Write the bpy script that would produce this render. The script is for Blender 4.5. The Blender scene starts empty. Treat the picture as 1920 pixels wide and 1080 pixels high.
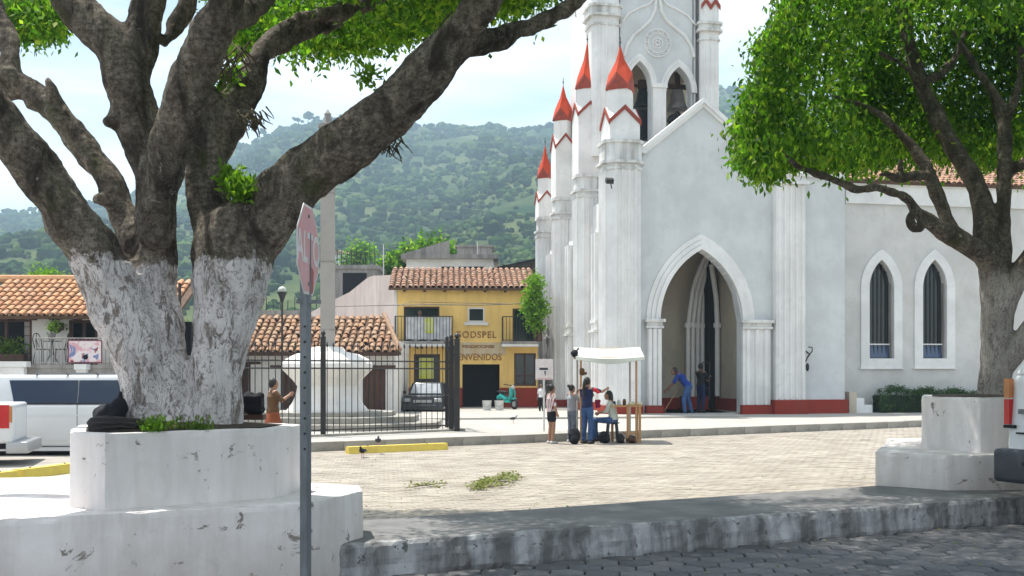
import bpy, bmesh, math, random
import numpy as np
from mathutils import Vector, Matrix, noise
random.seed(7); np.random.seed(7)
R = math.radians
sc = bpy.context.scene
COL = sc.collection
CAMZ = 1.7; F = 2000.0; HZ = 700.0

# ---------------------------------------------------------------- camera
cam = bpy.data.cameras.new('camera'); camo = bpy.data.objects.new('camera', cam); COL.objects.link(camo)
camo.location = (0, 0, CAMZ); camo.rotation_euler = (R(90), 0, 0)
cam.sensor_width = 36; cam.lens = 37.5; cam.shift_y = 160/1920; cam.clip_end = 9000; cam.clip_start = .05
sc.camera = camo
# ---------------------------------------------------------------- daylight
SUN_TO = Vector((-.45, .33, 1.5)).normalized()
el = math.asin(SUN_TO.z); az = math.atan2(SUN_TO.x, SUN_TO.y)
world = bpy.data.worlds.new('World'); sc.world = world; world.use_nodes = True
wn = world.node_tree; wn.nodes.clear()
wo = wn.nodes.new('ShaderNodeOutputWorld'); wb = wn.nodes.new('ShaderNodeBackground')
sky = wn.nodes.new('ShaderNodeTexSky'); sky.sky_type = 'NISHITA'; sky.sun_disc = False
sky.sun_elevation = el; sky.sun_rotation = az; sky.air_density = 1.0; sky.dust_density = 1.5; sky.ozone_density = 1.5
tcw = wn.nodes.new('ShaderNodeTexCoord')
mpw = wn.nodes.new('ShaderNodeMapping'); mpw.inputs['Scale'].default_value = (1.0, 1.0, 5.5); mpw.inputs['Location'].default_value = (1.7, .35, .4)
nzw = wn.nodes.new('ShaderNodeTexNoise'); nzw.inputs['Scale'].default_value = 2.1; nzw.inputs['Detail'].default_value = 7; nzw.inputs['Roughness'].default_value = .55
rpw = wn.nodes.new('ShaderNodeValToRGB'); rpw.color_ramp.elements[0].position = .31; rpw.color_ramp.elements[1].position = .60
rpw.color_ramp.elements[0].color = (0, 0, 0, 1); rpw.color_ramp.elements[1].color = (.9, .9, .9, 1)
mxw = wn.nodes.new('ShaderNodeMix'); mxw.data_type = 'RGBA'
mxw.inputs[7].default_value = (7.8, 8.4, 8.6, 1)
wn.links.new(tcw.outputs['Generated'], mpw.inputs['Vector']); wn.links.new(mpw.outputs[0], nzw.inputs['Vector'])
wn.links.new(nzw.outputs['Fac'], rpw.inputs[0]); wn.links.new(rpw.outputs[0], mxw.inputs[0])
wn.links.new(sky.outputs[0], mxw.inputs[6]); wn.links.new(mxw.outputs[2], wb.inputs[0])
wb.inputs[1].default_value = .115; wn.links.new(wb.outputs[0], wo.inputs[0])
sl = bpy.data.lights.new('sun', 'SUN'); sl.energy = 4.6; sl.angle = R(.53); sl.color = (1, .955, .88)
slo = bpy.data.objects.new('sun', sl); COL.objects.link(slo); slo.rotation_euler = SUN_TO.to_track_quat('Z', 'Y').to_euler(); slo.location = (0, 0, 40)
sc.view_settings.view_transform = 'Standard'; sc.view_settings.look = 'None'; sc.view_settings.gamma = 1
sc.view_settings.use_curve_mapping = False; sc.view_settings.exposure = .68
sc.render.engine = 'CYCLES'; sc.cycles.max_bounces = 8; sc.cycles.volume_bounces = 1
sc.cycles.use_denoising = True

# ---------------------------------------------------------------- helpers
def P(x, y, Y): return Vector(((x-960)*Y/F, Y, CAMZ+(HZ-y)*Y/F))
def G(x, y, z=0.0):
    Y = (CAMZ-z)*F/(y-HZ); return Vector(((x-960)*Y/F, Y, z))

class MB:
    def __init__(s): s.v = []; s.f = []; s.mi = []
    def add(s, vs, fs, mi=0):
        o = len(s.v); s.v += [tuple(v) for v in vs]; s.f += [tuple(i+o for i in f) for f in fs]; s.mi += [mi]*len(fs); return s
    def box(s, x0, x1, y0, y1, z0, z1, mi=0):
        return s.add([(x0,y0,z0),(x1,y0,z0),(x1,y1,z0),(x0,y1,z0),(x0,y0,z1),(x1,y0,z1),(x1,y1,z1),(x0,y1,z1)],
                     [(0,3,2,1),(4,5,6,7),(0,1,5,4),(1,2,6,5),(2,3,7,6),(3,0,4,7)], mi)
    def obox(s, c, d, rz=0, rx=0, ry=0, mi=0):
        M = Matrix.Translation(c) @ Matrix.Rotation(rz,4,'Z') @ Matrix.Rotation(ry,4,'Y') @ Matrix.Rotation(rx,4,'X')
        a, b, e = d[0]/2, d[1]/2, d[2]/2
        vs = [M @ Vector(p) for p in [(-a,-b,-e),(a,-b,-e),(a,b,-e),(-a,b,-e),(-a,-b,e),(a,-b,e),(a,b,e),(-a,b,e)]]
        return s.add(vs, [(0,3,2,1),(4,5,6,7),(0,1,5,4),(1,2,6,5),(2,3,7,6),(3,0,4,7)], mi)
    def extr(s, poly, vec, mi=0):
        n = len(poly); vec = Vector(vec); a = [Vector(p) for p in poly]; b = [p+vec for p in a]
        return s.add(a+b, [tuple(range(n))[::-1], tuple(range(n, 2*n))]+[(i,(i+1)%n,n+(i+1)%n,n+i) for i in range(n)], mi)
    def prism(s, poly, z0, z1, mi=0, top=None):
        n = len(poly); t = top or poly
        return s.add([(p[0],p[1],z0) for p in poly]+[(p[0],p[1],z1) for p in t],
                     [tuple(range(n))[::-1], tuple(range(n,2*n))]+[(i,(i+1)%n,n+(i+1)%n,n+i) for i in range(n)], mi)
    def lathe(s, prof, c=(0,0,0), n=16, ph=0.0, mi=0, sx=1, sy=1):
        vs = []; fs = []
        for r, z in prof:
            for k in range(n):
                a = ph+2*math.pi*k/n; vs.append((c[0]+r*math.cos(a)*sx, c[1]+r*math.sin(a)*sy, c[2]+z))
        for i in range(len(prof)-1):
            for k in range(n):
                fs.append((i*n+k, i*n+(k+1)%n, (i+1)*n+(k+1)%n, (i+1)*n+k))
        fs.append(tuple(range(n))[::-1]); m = (len(prof)-1)*n; fs.append(tuple(range(m, m+n)))
        return s.add(vs, fs, mi)
    def tube(s, pts, rad, n=8, side=None, rnd=True, mi=0):
        pts = [Vector(p) for p in pts]; m = len(pts)
        if not isinstance(rad, (list, tuple)): rad = [rad]*m
        rad = [(r, r) if not isinstance(r, (list, tuple)) else r for r in rad]
        rings = []
        prev = None
        for i, p in enumerate(pts):
            t = (pts[min(i+1,m-1)]-pts[max(i-1,0)]).normalized()
            if prev is None:
                sd = Vector(side) if side else (Vector((1,0,0)) if abs(t.x) < .8 else Vector((0,1,0)))
            else: sd = prev
            a = (sd-t*sd.dot(t)).normalized(); prev = a; b = t.cross(a)
            rings.append((p, a, b, rad[i], t))
        seq = []
        if rnd:
            p, a, b, r, t = rings[0]; q = min(r)
            for k in (.15, .5, .85): seq.append((p-t*q*math.sqrt(1-k*k)*.9, a, b, (r[0]*k, r[1]*k)))
        for p, a, b, r, t in rings: seq.append((p, a, b, r))
        if rnd:
            p, a, b, r, t = rings[-1]; q = min(r)
            for k in (.85, .5, .15): seq.append((p+t*q*math.sqrt(1-k*k)*.9, a, b, (r[0]*k, r[1]*k)))
        vs = []; fs = []
        for p, a, b, r in seq:
            for k in range(n):
                g = 2*math.pi*k/n; vs.append(p+a*math.cos(g)*r[0]+b*math.sin(g)*r[1])
        for i in range(len(seq)-1):
            for k in range(n): fs.append((i*n+k, i*n+(k+1)%n, (i+1)*n+(k+1)%n, (i+1)*n+k))
        fs.append(tuple(range(n))[::-1]); q = (len(seq)-1)*n; fs.append(tuple(range(q, q+n)))
        return s.add(vs, fs, mi)
    def ball(s, c, r, n=10, mi=0):
        r = (r, r, r) if not isinstance(r, (list, tuple)) else r
        prof = [(math.sin(math.pi*k/n)*1.0, -math.cos(math.pi*k/n)) for k in range(n+1)]
        prof[0] = (.02, -1); prof[-1] = (.02, 1)
        vs = []; fs = []; m = n+2
        for rr, z in prof:
            for k in range(m):
                a = 2*math.pi*k/m; vs.append((c[0]+rr*math.cos(a)*r[0], c[1]+rr*math.sin(a)*r[1], c[2]+z*r[2]))
        for i in range(n):
            for k in range(m): fs.append((i*m+k, i*m+(k+1)%m, (i+1)*m+(k+1)%m, (i+1)*m+k))
        fs.append(tuple(range(m))[::-1]); q = n*m; fs.append(tuple(range(q, q+m)))
        return s.add(vs, fs, mi)
    def mesh(s, name, mats, smooth=False):
        me = bpy.data.meshes.new(name); me.from_pydata(s.v, [], s.f)
        for m in (mats if isinstance(mats, (list, tuple)) else [mats]): me.materials.append(m)
        if any(s.mi): me.polygons.foreach_set('material_index', s.mi)
        if smooth: me.polygons.foreach_set('use_smooth', [True]*len(me.polygons))
        me.validate(); me.update(); return me

def tag(o, label=None, cat=None, group=None, kind=None):
    for k, v in (('label', label), ('category', cat), ('group', group), ('kind', kind)):
        if v: o[k] = v
    return o
def ob(name, mb, mats, parent=None, label=None, cat=None, group=None, kind=None, smooth=False, loc=None, rot=None):
    me = mb if isinstance(mb, bpy.types.Mesh) else mb.mesh(name, mats, smooth)
    o = bpy.data.objects.new(name, me); COL.objects.link(o)
    if parent: o.parent = parent
    if loc is not None: o.location = loc
    if rot is not None: o.rotation_euler = rot
    return tag(o, label, cat, group, kind)
def thing(name, label, cat, loc=(0,0,0), rz=0, group=None, parent=None):
    o = bpy.data.objects.new(name, None); COL.objects.link(o); o.location = loc; o.rotation_euler = (0,0,rz)
    o.empty_display_size = .2
    if parent: o.parent = parent
    return tag(o, label, cat, group)
def copy_thing(root, loc, rz=None, label=None):
    r = root.copy(); COL.objects.link(r); r.location = loc
    if rz is not None: r.rotation_euler = (0,0,rz)
    if label: r['label'] = label
    for ch in list(root.children):
        c = ch.copy(); COL.objects.link(c); c.parent = r
        for g in list(ch.children):
            d = g.copy(); COL.objects.link(d); d.parent = c
    return r
def remesh(mb, voxel, smooth=3, name='body', mats=(), disp=None, fac=.5):
    me = mb.mesh(name, [], False); o = bpy.data.objects.new('tmp', me); COL.objects.link(o)
    m = o.modifiers.new('r', 'REMESH'); m.mode = 'VOXEL'; m.voxel_size = voxel
    if smooth: s = o.modifiers.new('s', 'SMOOTH'); s.iterations = smooth; s.factor = fac
    dg = bpy.context.evaluated_depsgraph_get(); dg.update()
    out = bpy.data.meshes.new_from_object(o.evaluated_get(dg)); out.name = name
    bpy.data.objects.remove(o); bpy.data.meshes.remove(me)
    if disp:
        n = len(out.vertices); co = np.empty(n*3, 'f'); no = np.empty(n*3, 'f')
        out.vertices.foreach_get('co', co); out.vertex_normals.foreach_get('vector', no)
        co = co.reshape(-1,3); no = no.reshape(-1,3)
        d = np.array([disp(Vector(c)) for c in co]); co += no*d[:,None]
        out.vertices.foreach_set('co', co.ravel())
    out.polygons.foreach_set('use_smooth', [True]*len(out.polygons))
    out.materials.clear()
    for m in (mats if isinstance(mats, (list, tuple)) else [mats]): out.materials.append(m)
    out.update(); return out

# ---------------------------------------------------------------- materials
def newmat(name):
    m = bpy.data.materials.new(name); m.use_nodes = True; nt = m.node_tree; b = nt.nodes['Principled BSDF']; return m, nt, b
def N(nt, typ, **kw):
    n = nt.nodes.new(typ)
    for k, v in kw.items():
        if k in n.inputs: n.inputs[k].default_value = v
        else: setattr(n, k, v)
    return n
def mixc(nt, fac, a, b, mode='MIX'):
    m = nt.nodes.new('ShaderNodeMix'); m.data_type = 'RGBA'; m.blend_type = mode
    for s, v in ((0, fac), (6, a), (7, b)):
        if isinstance(v, bpy.types.NodeSocket): nt.links.new(v, m.inputs[s])
        else: m.inputs[s].default_value = (*v, 1) if isinstance(v, tuple) and len(v) == 3 else v
    return m.outputs[2]
def ramp(nt, inp, p0, p1, c0=(0,0,0), c1=(1,1,1)):
    r = nt.nodes.new('ShaderNodeValToRGB'); e = r.color_ramp.elements
    e[0].position = p0; e[1].position = p1; e[0].color = (*c0, 1); e[1].color = (*c1, 1)
    nt.links.new(inp, r.inputs[0]); return r.outputs[0]
def noisen(nt, scale, detail=4, rough=.55, coord='Object', stretch=None, dist=0):
    tc = nt.nodes.new('ShaderNodeTexCoord'); src = tc.outputs[coord]
    if stretch:
        mp = nt.nodes.new('ShaderNodeMapping'); mp.inputs['Scale'].default_value = stretch; nt.links.new(src, mp.inputs[0]); src = mp.outputs[0]
    n = nt.nodes.new('ShaderNodeTexNoise'); n.inputs['Scale'].default_value = scale; n.inputs['Detail'].default_value = detail
    n.inputs['Roughness'].default_value = rough; n.inputs['Distortion'].default_value = dist
    nt.links.new(src, n.inputs['Vector']); return n.outputs['Fac']
def bump(nt, b, h, strength=.4, dist=.01):
    bp = nt.nodes.new('ShaderNodeBump'); bp.inputs['Strength'].default_value = strength; bp.inputs['Distance'].default_value = dist
    nt.links.new(h, bp.inputs['Height']); nt.links.new(bp.outputs[0], b.inputs['Normal'])
def mat(name, c, c2=None, rough=.7, scale=3, metal=0, bmp=0, bscale=40, spec=.4, stretch=None, lo=.35, hi=.65):
    m, nt, b = newmat(name); b.inputs['Roughness'].default_value = rough; b.inputs['Metallic'].default_value = metal
    b.inputs['Specular IOR Level'].default_value = spec
    if c2 is None: c2 = tuple(v*.82 for v in c)
    n = noisen(nt, scale, 6, .6, stretch=stretch); nt.links.new(mixc(nt, ramp(nt, n, lo, hi), c, c2), b.inputs['Base Color'])
    if bmp: bump(nt, b, noisen(nt, bscale, 5, .65), bmp, .02)
    return m
def plaster(name, c, grime=(.30,.28,.25), g0=.56, g1=.80, streak=.5, bmp=.25, band=None, chips=None):
    """painted masonry: mottled paint, vertical rain streaks, optional chips of bare render."""
    m, nt, b = newmat(name); b.inputs['Roughness'].default_value = .85; b.inputs['Specular IOR Level'].default_value = .2
    c2 = tuple(v*.86 for v in c)
    base = mixc(nt, ramp(nt, noisen(nt, .7, 7, .62), .40, .60), c, c2)
    base = mixc(nt, ramp(nt, noisen(nt, 2.6, 10, .75, dist=.8), .57, .60, (0,0,0), (.45,.45,.45)), base, tuple(v*.80 for v in c))
    st = ramp(nt, noisen(nt, 1.3, 7, .65, stretch=(2.2, 2.2, .28)), g0, g1, (0,0,0), (streak,)*3)
    base = mixc(nt, st, base, grime)
    if chips:
        n = noisen(nt, chips[1], 8, .7, dist=.6); base = mixc(nt, ramp(nt, n, chips[2], chips[2]+.03), base, chips[0])
    if band:   # splash-back dirt low on the wall: (z0, z1, colour, amount)
        tc = nt.nodes.new('ShaderNodeTexCoord'); sp = nt.nodes.new('ShaderNodeSeparateXYZ'); nt.links.new(tc.outputs['Object'], sp.inputs[0])
        ad = N(nt, 'ShaderNodeMath', operation='MULTIPLY_ADD'); nt.links.new(noisen(nt, 2.2, 6, .7), ad.inputs[0]); ad.inputs[1].default_value = (band[1]-band[0])*1.1
        nt.links.new(sp.outputs[2], ad.inputs[2])
        mr = N(nt, 'ShaderNodeMapRange'); nt.links.new(ad.outputs[0], mr.inputs[0]); mr.inputs[1].default_value = band[0]; mr.inputs[2].default_value = band[1]*1.6
        mr.inputs[3].default_value = band[3]; mr.inputs[4].default_value = 0
        base = mixc(nt, mr.outputs[0], base, band[2])
    nt.links.new(base, b.inputs['Base Color'])
    bump(nt, b, noisen(nt, 14, 8, .7), bmp, .02); return m
def island(name, cols, rough=.85, scale=6, bmp=.3, bscale=30):
    m, nt, b = newmat(name); b.inputs['Roughness'].default_value = rough; b.inputs['Specular IOR Level'].default_value = .25
    oi = nt.nodes.new('ShaderNodeObjectInfo'); ge = nt.nodes.new('ShaderNodeNewGeometry')
    ad = N(nt, 'ShaderNodeMath', operation='ADD'); nt.links.new(oi.outputs['Random'], ad.inputs[0]); nt.links.new(ge.outputs['Random Per Island'], ad.inputs[1])
    fr = N(nt, 'ShaderNodeMath', operation='FRACT'); nt.links.new(ad.outputs[0], fr.inputs[0])
    r = nt.nodes.new('ShaderNodeValToRGB'); e = r.color_ramp.elements
    while len(e) < len(cols): e.new(.5)
    for i, c in enumerate(cols): e[i].position = i/(len(cols)-1); e[i].color = (*c, 1)
    nt.links.new(fr.outputs[0], r.inputs[0])
    n = ramp(nt, noisen(nt, scale, 6, .65, coord='Object'), .3, .75, (.62,.60,.58), (1.1,1.1,1.1))
    nt.links.new(mixc(nt, 1.0, r.outputs[0], n, 'MULTIPLY'), b.inputs['Base Color'])
    if bmp: bump(nt, b, noisen(nt, bscale, 6, .7), bmp, .01)
    return m
def glass_dark(name, c=(.015,.02,.022), rough=.08):
    m, nt, b = newmat(name); b.inputs['Base Color'].default_value = (*c, 1); b.inputs['Roughness'].default_value = rough
    b.inputs['Specular IOR Level'].default_value = .6
    bump(nt, b, noisen(nt, 1.5, 2), .06, .05); return m
def leafmat(name, cols, trans=.45):
    m, nt, b = newmat(name); ge = nt.nodes.new('ShaderNodeNewGeometry')
    r = nt.nodes.new('ShaderNodeValToRGB'); e = r.color_ramp.elements
    while len(e) < len(cols): e.new(.5)
    for i, c in enumerate(cols): e[i].position = i/(len(cols)-1); e[i].color = (*c, 1)
    nt.links.new(ge.outputs['Random Per Island'], r.inputs[0])
    b.inputs['Roughness'].default_value = .55; b.inputs['Specular IOR Level'].default_value = .25
    nt.links.new(r.outputs[0], b.inputs['Base Color'])
    tr = nt.nodes.new('ShaderNodeBsdfTranslucent'); nt.links.new(mixc(nt, 1.0, r.outputs[0], (1.9, 2.1, .75), 'MULTIPLY'), tr.inputs[0])
    mx = nt.nodes.new('ShaderNodeMixShader'); mx.inputs[0].default_value = trans
    nt.links.new(b.outputs[0], mx.inputs[1]); nt.links.new(tr.outputs[0], mx.inputs[2])
    nt.links.new(mx.outputs[0], nt.nodes['Material Output'].inputs['Surface']); return m

M = {}
M['church'] = plaster('church_paint_grey', (.62,.645,.65), grime=(.42,.42,.41), g0=.54, g1=.88, streak=.4)
M['churchw'] = plaster('church_paint_white', (.80,.795,.78), grime=(.44,.42,.39), g0=.52, g1=.85, streak=.5)
M['nave'] = plaster('nave_paint', (.62,.615,.595), g0=.6, g1=.9, streak=.3)
M['navew'] = plaster('nave_trim_white', (.78,.78,.77), g0=.6, g1=.9, streak=.25)
M['cornice'] = plaster('cornice_stained', (.74,.74,.72), grime=(.22,.21,.19), g0=.46, g1=.72, streak=.8)
M['tan'] = plaster('inner_plaster', (.56,.50,.40), g0=.5, g1=.8, streak=.5)
M['red'] = plaster('red_base_paint', (.30,.045,.03), grime=(.12,.07,.05), g0=.5, g1=.8, streak=.5)
M['spire'] = plaster('spire_red', (.54,.07,.03), grime=(.30,.08,.04), g0=.5, g1=.85, streak=.6)
M['spiretrim'] = mat('spire_trim_red', (.36,.06,.035), (.20,.05,.035), rough=.8, scale=6)
M['planter'] = plaster('planter_paint', (.82,.775,.76), grime=(.44,.41,.38), g0=.42, g1=.80, streak=.75, chips=((.20,.18,.16), 5.5, .63), band=(1.19, 1.45, (.45,.43,.40), .0))
M['tier'] = plaster('tier_paint', (.80,.755,.74), grime=(.38,.34,.30), g0=.42, g1=.78, streak=.8, chips=((.22,.195,.17), 4.5, .615), band=(0.0, .5, (.42,.37,.32), .95))
M['kerb'] = plaster('kerb_face', (.44,.44,.445), grime=(.09,.088,.088), g0=.38, g1=.56, streak=.85, bmp=.9, chips=((.11,.108,.105), 9, .60))
M['walk'] = mat('sidewalk_concrete', (.20,.197,.195), (.135,.132,.13), rough=.9, scale=2.5, bmp=.3, bscale=60)
M['street'] = mat('street_bed', (.05,.05,.05), (.035,.035,.035), rough=.95, scale=5, bmp=.4)
M['hex'] = island('hex_paver', [(.13,.135,.15),(.18,.18,.19),(.105,.11,.12),(.155,.155,.165)], scale=14, bmp=.5, bscale=60)
M['plaza'] = mat('plaza_bed', (.37,.33,.28), (.33,.295,.25), rough=.95, scale=4)
M['paver'] = island('plaza_paver', [(.375,.335,.285),(.41,.37,.32),(.345,.31,.265),(.43,.39,.33),(.39,.345,.285)], scale=1.2, bmp=.3)
M['plat'] = mat('platform_concrete', (.42,.40,.36), (.34,.32,.29), rough=.9, scale=1.2, bmp=.2)
M['platk'] = mat('platform_kerb_stone', (.38,.36,.32), (.25,.24,.21), rough=.9, scale=3, bmp=.4)
M['yellow'] = plaster('yellow_wall', (.84,.57,.19), grime=(.35,.24,.12), g0=.5, g1=.85, streak=.5)
M['yellow2'] = plaster('faded_wall', (.55,.42,.24), grime=(.60,.55,.46), g0=.4, g1=.7, streak=.8)
M['pink'] = plaster('pink_wall', (.56,.47,.44), grime=(.30,.27,.25), g0=.42, g1=.75, streak=.7)
M['white'] = plaster('white_wall', (.74,.72,.68), grime=(.42,.38,.33), g0=.55, g1=.85, streak=.5)
M['tile_o'] = island('orange_tile', [(.52,.27,.14),(.62,.35,.19),(.44,.22,.12),(.58,.37,.23)], scale=9)
M['tile_b'] = island('brown_tile', [(.38,.22,.13),(.30,.17,.10),(.45,.30,.19),(.33,.22,.15),(.42,.24,.13)], scale=9)
M['tile_r'] = island('red_tile', [(.42,.24,.16),(.50,.31,.21),(.34,.19,.13),(.50,.36,.27)], scale=9)
M['under'] = mat('roof_underlay', (.12,.075,.05), rough=.95)
M['wood'] = mat('brown_wood', (.085,.038,.022), (.05,.024,.016), rough=.6, scale=8, stretch=(1,1,.2))
M['wood_l'] = mat('light_wood', (.48,.27,.12), (.36,.19,.08), rough=.6, scale=8, stretch=(4,4,.5))
M['iron'] = mat('black_iron', (.018,.018,.02), (.03,.028,.028), rough=.5, metal=.0, scale=10)
M['galv'] = mat('galvanised_steel', (.20,.215,.23), (.13,.14,.15), rough=.5, metal=.4, scale=12, stretch=(1,1,.3), bmp=.2)
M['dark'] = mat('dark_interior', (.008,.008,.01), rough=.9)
M['glass'] = glass_dark('dark_glass')
M['glass_b'] = glass_dark('blue_glass', (.05,.085,.16), .15)
M['carglass'] = glass_dark('car_glass', (.01,.022,.05), .05)
M['concrete'] = plaster('raw_concrete', (.34,.32,.30), grime=(.12,.11,.10), g0=.42, g1=.7, streak=.8)
M['column'] = plaster('column_stone', (.40,.37,.34), grime=(.26,.24,.22), g0=.5, g1=.8, streak=.4)
M['monument'] = plaster('monument_white', (.80,.77,.72), grime=(.6,.52,.42), g0=.55, g1=.85, streak=.4)
M['bronze'] = mat('dark_bell_metal', (.045,.055,.06), (.03,.035,.035), rough=.55, metal=.6, scale=8)
M['carwhite'] = mat('white_car_paint', (.72,.73,.74), (.68,.69,.70), rough=.25, spec=.5, scale=1)
M['cargrey'] = mat('dark_car_paint', (.03,.032,.038), rough=.2, spec=.6, scale=1)
M['silver'] = mat('silver_car_paint', (.45,.46,.47), rough=.3, metal=.5, scale=1)
M['rubber'] = mat('black_rubber', (.015,.015,.015), rough=.85, scale=10)
M['plastic'] = mat('grey_plastic', (.045,.05,.06), (.03,.035,.045), rough=.5, scale=6)
M['lamp_r'] = mat('red_lens', (.55,.01,.01), rough=.15, spec=.6, scale=4)
M['lamp_o'] = mat('orange_lens', (.55,.20,.06), rough=.15, spec=.6, scale=4)
M['yel'] = mat('yellow_kerb_paint', (.78,.60,.10), (.66,.50,.12), rough=.8, scale=6, bmp=.2)
M['teal'] = mat('teal_paint', (.02,.35,.32), rough=.3, spec=.5, scale=2)
M['bucket'] = mat('white_plastic', (.62,.62,.60), rough=.5, scale=3)
M['tarp'] = mat('dark_tarp', (.035,.03,.028), (.018,.016,.016), rough=.8, scale=10, stretch=(.5,.5,3), bmp=.5)
M['cloth_k'] = mat('black_cloth', (.010,.011,.016), rough=.9, scale=8)
M['awning'] = mat('pale_canvas', (.50,.52,.46), (.44,.46,.41), rough=.9, scale=2)
M['banner'] = mat('white_banner', (.70,.71,.72), (.5,.5,.52), rough=.9, scale=3)
M['lime'] = mat('lime_paper', (.55,.60,.06), (.6,.6,.3), rough=.9, scale=3)
M['letter'] = mat('brown_letter_paint', (.17,.065,.03), (.38,.22,.09), rough=.9, scale=7)
M['signred'] = mat('sign_red', (.66,.26,.28), (.64,.36,.38), rough=.45, scale=5, spec=.5)
M['signdeep'] = mat('sign_red_deep', (.38,.008,.01), rough=.4, scale=5)
M['signwhite'] = mat('sign_white', (.78,.72,.72), rough=.5, scale=5)
M['soil'] = mat('planter_soil', (.06,.042,.028), (.04,.03,.02), rough=1, scale=12, bmp=.8)
M['grass'] = leafmat('grass_leaf', [(.05,.10,.015),(.09,.16,.02),(.14,.20,.03)], .35)
M['leaf'] = leafmat('ficus_leaf', [(.022,.060,.008),(.040,.105,.012),(.060,.140,.015),(.085,.18,.018),(.13,.24,.025),(.20,.26,.04)], .60)
M['leaf_b'] = leafmat('bright_leaf', [(.08,.17,.015),(.12,.24,.02),(.16,.27,.03)], .4)
M['hedge'] = leafmat('hedge_leaf', [(.022,.06,.016),(.035,.085,.02),(.05,.11,.025)], .25)
M['dryleaf'] = leafmat('fallen_leaf', [(.16,.20,.05),(.22,.22,.07),(.12,.17,.04),(.25,.20,.09)], .2)
M['petal'] = leafmat('aerial_root', [(.10,.08,.05),(.16,.13,.08)], .1)
# ================================================================ SETTING
KD = Vector((.905, .425)); KN = Vector((-.425, .905)); K0 = Vector((0, 9.45))   # front kerb line
def kp(t, w): p = K0+KD*t+KN*w; return p
def plane_poly(name, pts, z, m, kind='structure', parent=None):
    mb = MB(); mb.add([(p[0], p[1], z) for p in pts], [tuple(range(len(pts)))]); return ob(name, mb, m, parent=parent, kind=kind)
gm = mat('far_ground', (.20,.19,.14), (.10,.13,.05), rough=1, scale=.05)
plane_poly('ground', [(-2500,-60),(2500,-60),(2500,2600),(-2500,2600)], -.06, gm)
street = plane_poly('street', [kp(-40,.02), kp(40,.02), kp(40,-14), kp(-40,-14)][::-1], -.02, M['street'])
plaza = plane_poly('plaza', [kp(-30,1.2), kp(40,1.2), (60,75), (-60,75)], -.012, M['plaza'])
road = plane_poly('road', [(-45, 15.2), (-6.6, 18.2), (-6.6, 30), (-45, 30)], -.004, mat('pale_road', (.37,.34,.30), (.29,.27,.24), rough=.95, scale=.8, bmp=.2))

# street hex pavers
hr = .17; hexes = []
for i in range(-18, 60):
    for j in range(-14, 1):
        t = i*hr*1.5; w = -.12+j*hr*1.732+(hr*.866 if i % 2 else 0)
        if w > -.12: continue
        p = kp(t, w); px = 960+p.x*F/p.y if p.y > 1 else -999; py = 700+CAMZ*F/p.y if p.y > 1 else 9999
        if p.y < 6.5: continue
        vis = -30 < px < 1950 and py < 1100 and px > 540
        hexes.append((p, vis))
ang0 = math.atan2(KD.y, KD.x)
def hexmb(mb, cx, cy, dz, rz, sc_=1, tl=(0,0)):
    lo = []; hi = []
    for k in range(6):
        a = rz+k*math.pi/3; r1 = hr*.965*sc_; r2 = hr*.90*sc_
        lo.append((cx+r1*math.cos(a), cy+r1*math.sin(a), -.02)); z = dz+tl[0]*math.cos(a)+tl[1]*math.sin(a)
        hi.append((cx+r1*math.cos(a), cy+r1*math.sin(a), z-.012)); hi.append((cx+r2*math.cos(a), cy+r2*math.sin(a), z))
    vs = lo+hi[0::2]+hi[1::2]
    fs = [(k,(k+1)%6,6+(k+1)%6,6+k) for k in range(6)]+[(6+k,6+(k+1)%6,12+(k+1)%6,12+k) for k in range(6)]+[tuple(range(12,18))]
    mb.add(vs, fs)
hm = MB(); hexmb(hm, 0, 0, 0, ang0); hexme = hm.mesh('paver', M['hex'])
rest = MB(); nv = 0
for p, vis in hexes:
    if vis and nv < 300:
        nv += 1
        ob('paver', hexme, None, parent=street, loc=(p.x, p.y, random.uniform(.002,.014)), rot=(random.gauss(0,.012), random.gauss(0,.012), 0))
    else: hexmb(rest, p.x, p.y, random.uniform(.0,.01), ang0, tl=(random.gauss(0,.002), random.gauss(0,.002)))
ob('paver_field', rest, M['hex'], parent=street, kind='stuff')

# sidewalk with a worn kerb
def sidewalk():
    v = []; f = []; nt_ = 520; T0, T1 = -12.0, 16.0
    prof = [(0,-.03),(-.01,.04),(0,.10),(.004,.16),(0,.22),(.006,.27),(.025,.302),(.06,.312),(.14,.314),(.5,.314),(1.25,.312),(1.27,.29),(1.27,-.03)]
    for i in range(nt_+1):
        t = T0+(T1-T0)*i/nt_; wide = 1+.28*max(0, min(1, (t+2)/7))
        for k, (w, z) in enumerate(prof):
            d = noise.noise(Vector((t*2.2, z*6, 1)))*.035+noise.noise(Vector((t*9, z*22, 4)))*.018+noise.noise(Vector((t*24, z*50, 9)))*.007 if k < 8 else 0
            dz = (noise.noise(Vector((t*3.1, 7, 2)))*.014+noise.noise(Vector((t*12, 3, 2)))*.006) if 4 < k < 8 else (noise.noise(Vector((t*1.1, w, 2)))*.006 if 7 < k < 11 else 0)
            p = kp(t, w*(wide if k > 8 else 1)+d-(.012 if k < 4 else 0)); v.append((p.x, p.y, (z+dz)*.93))
    n = len(prof)
    for i in range(nt_):
        for k in range(n-1): f.append((i*n+k, (i+1)*n+k, (i+1)*n+k+1, i*n+k+1))
    mb = MB(); mb.v = v; mb.f = f; mb.mi = [0 if (q % (n-1)) < 7 else 1 for q in range(len(f))]
    return ob('sidewalk', mb, [M['kerb'], M['walk']], kind='structure', smooth=False)
sidewalk()

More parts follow.
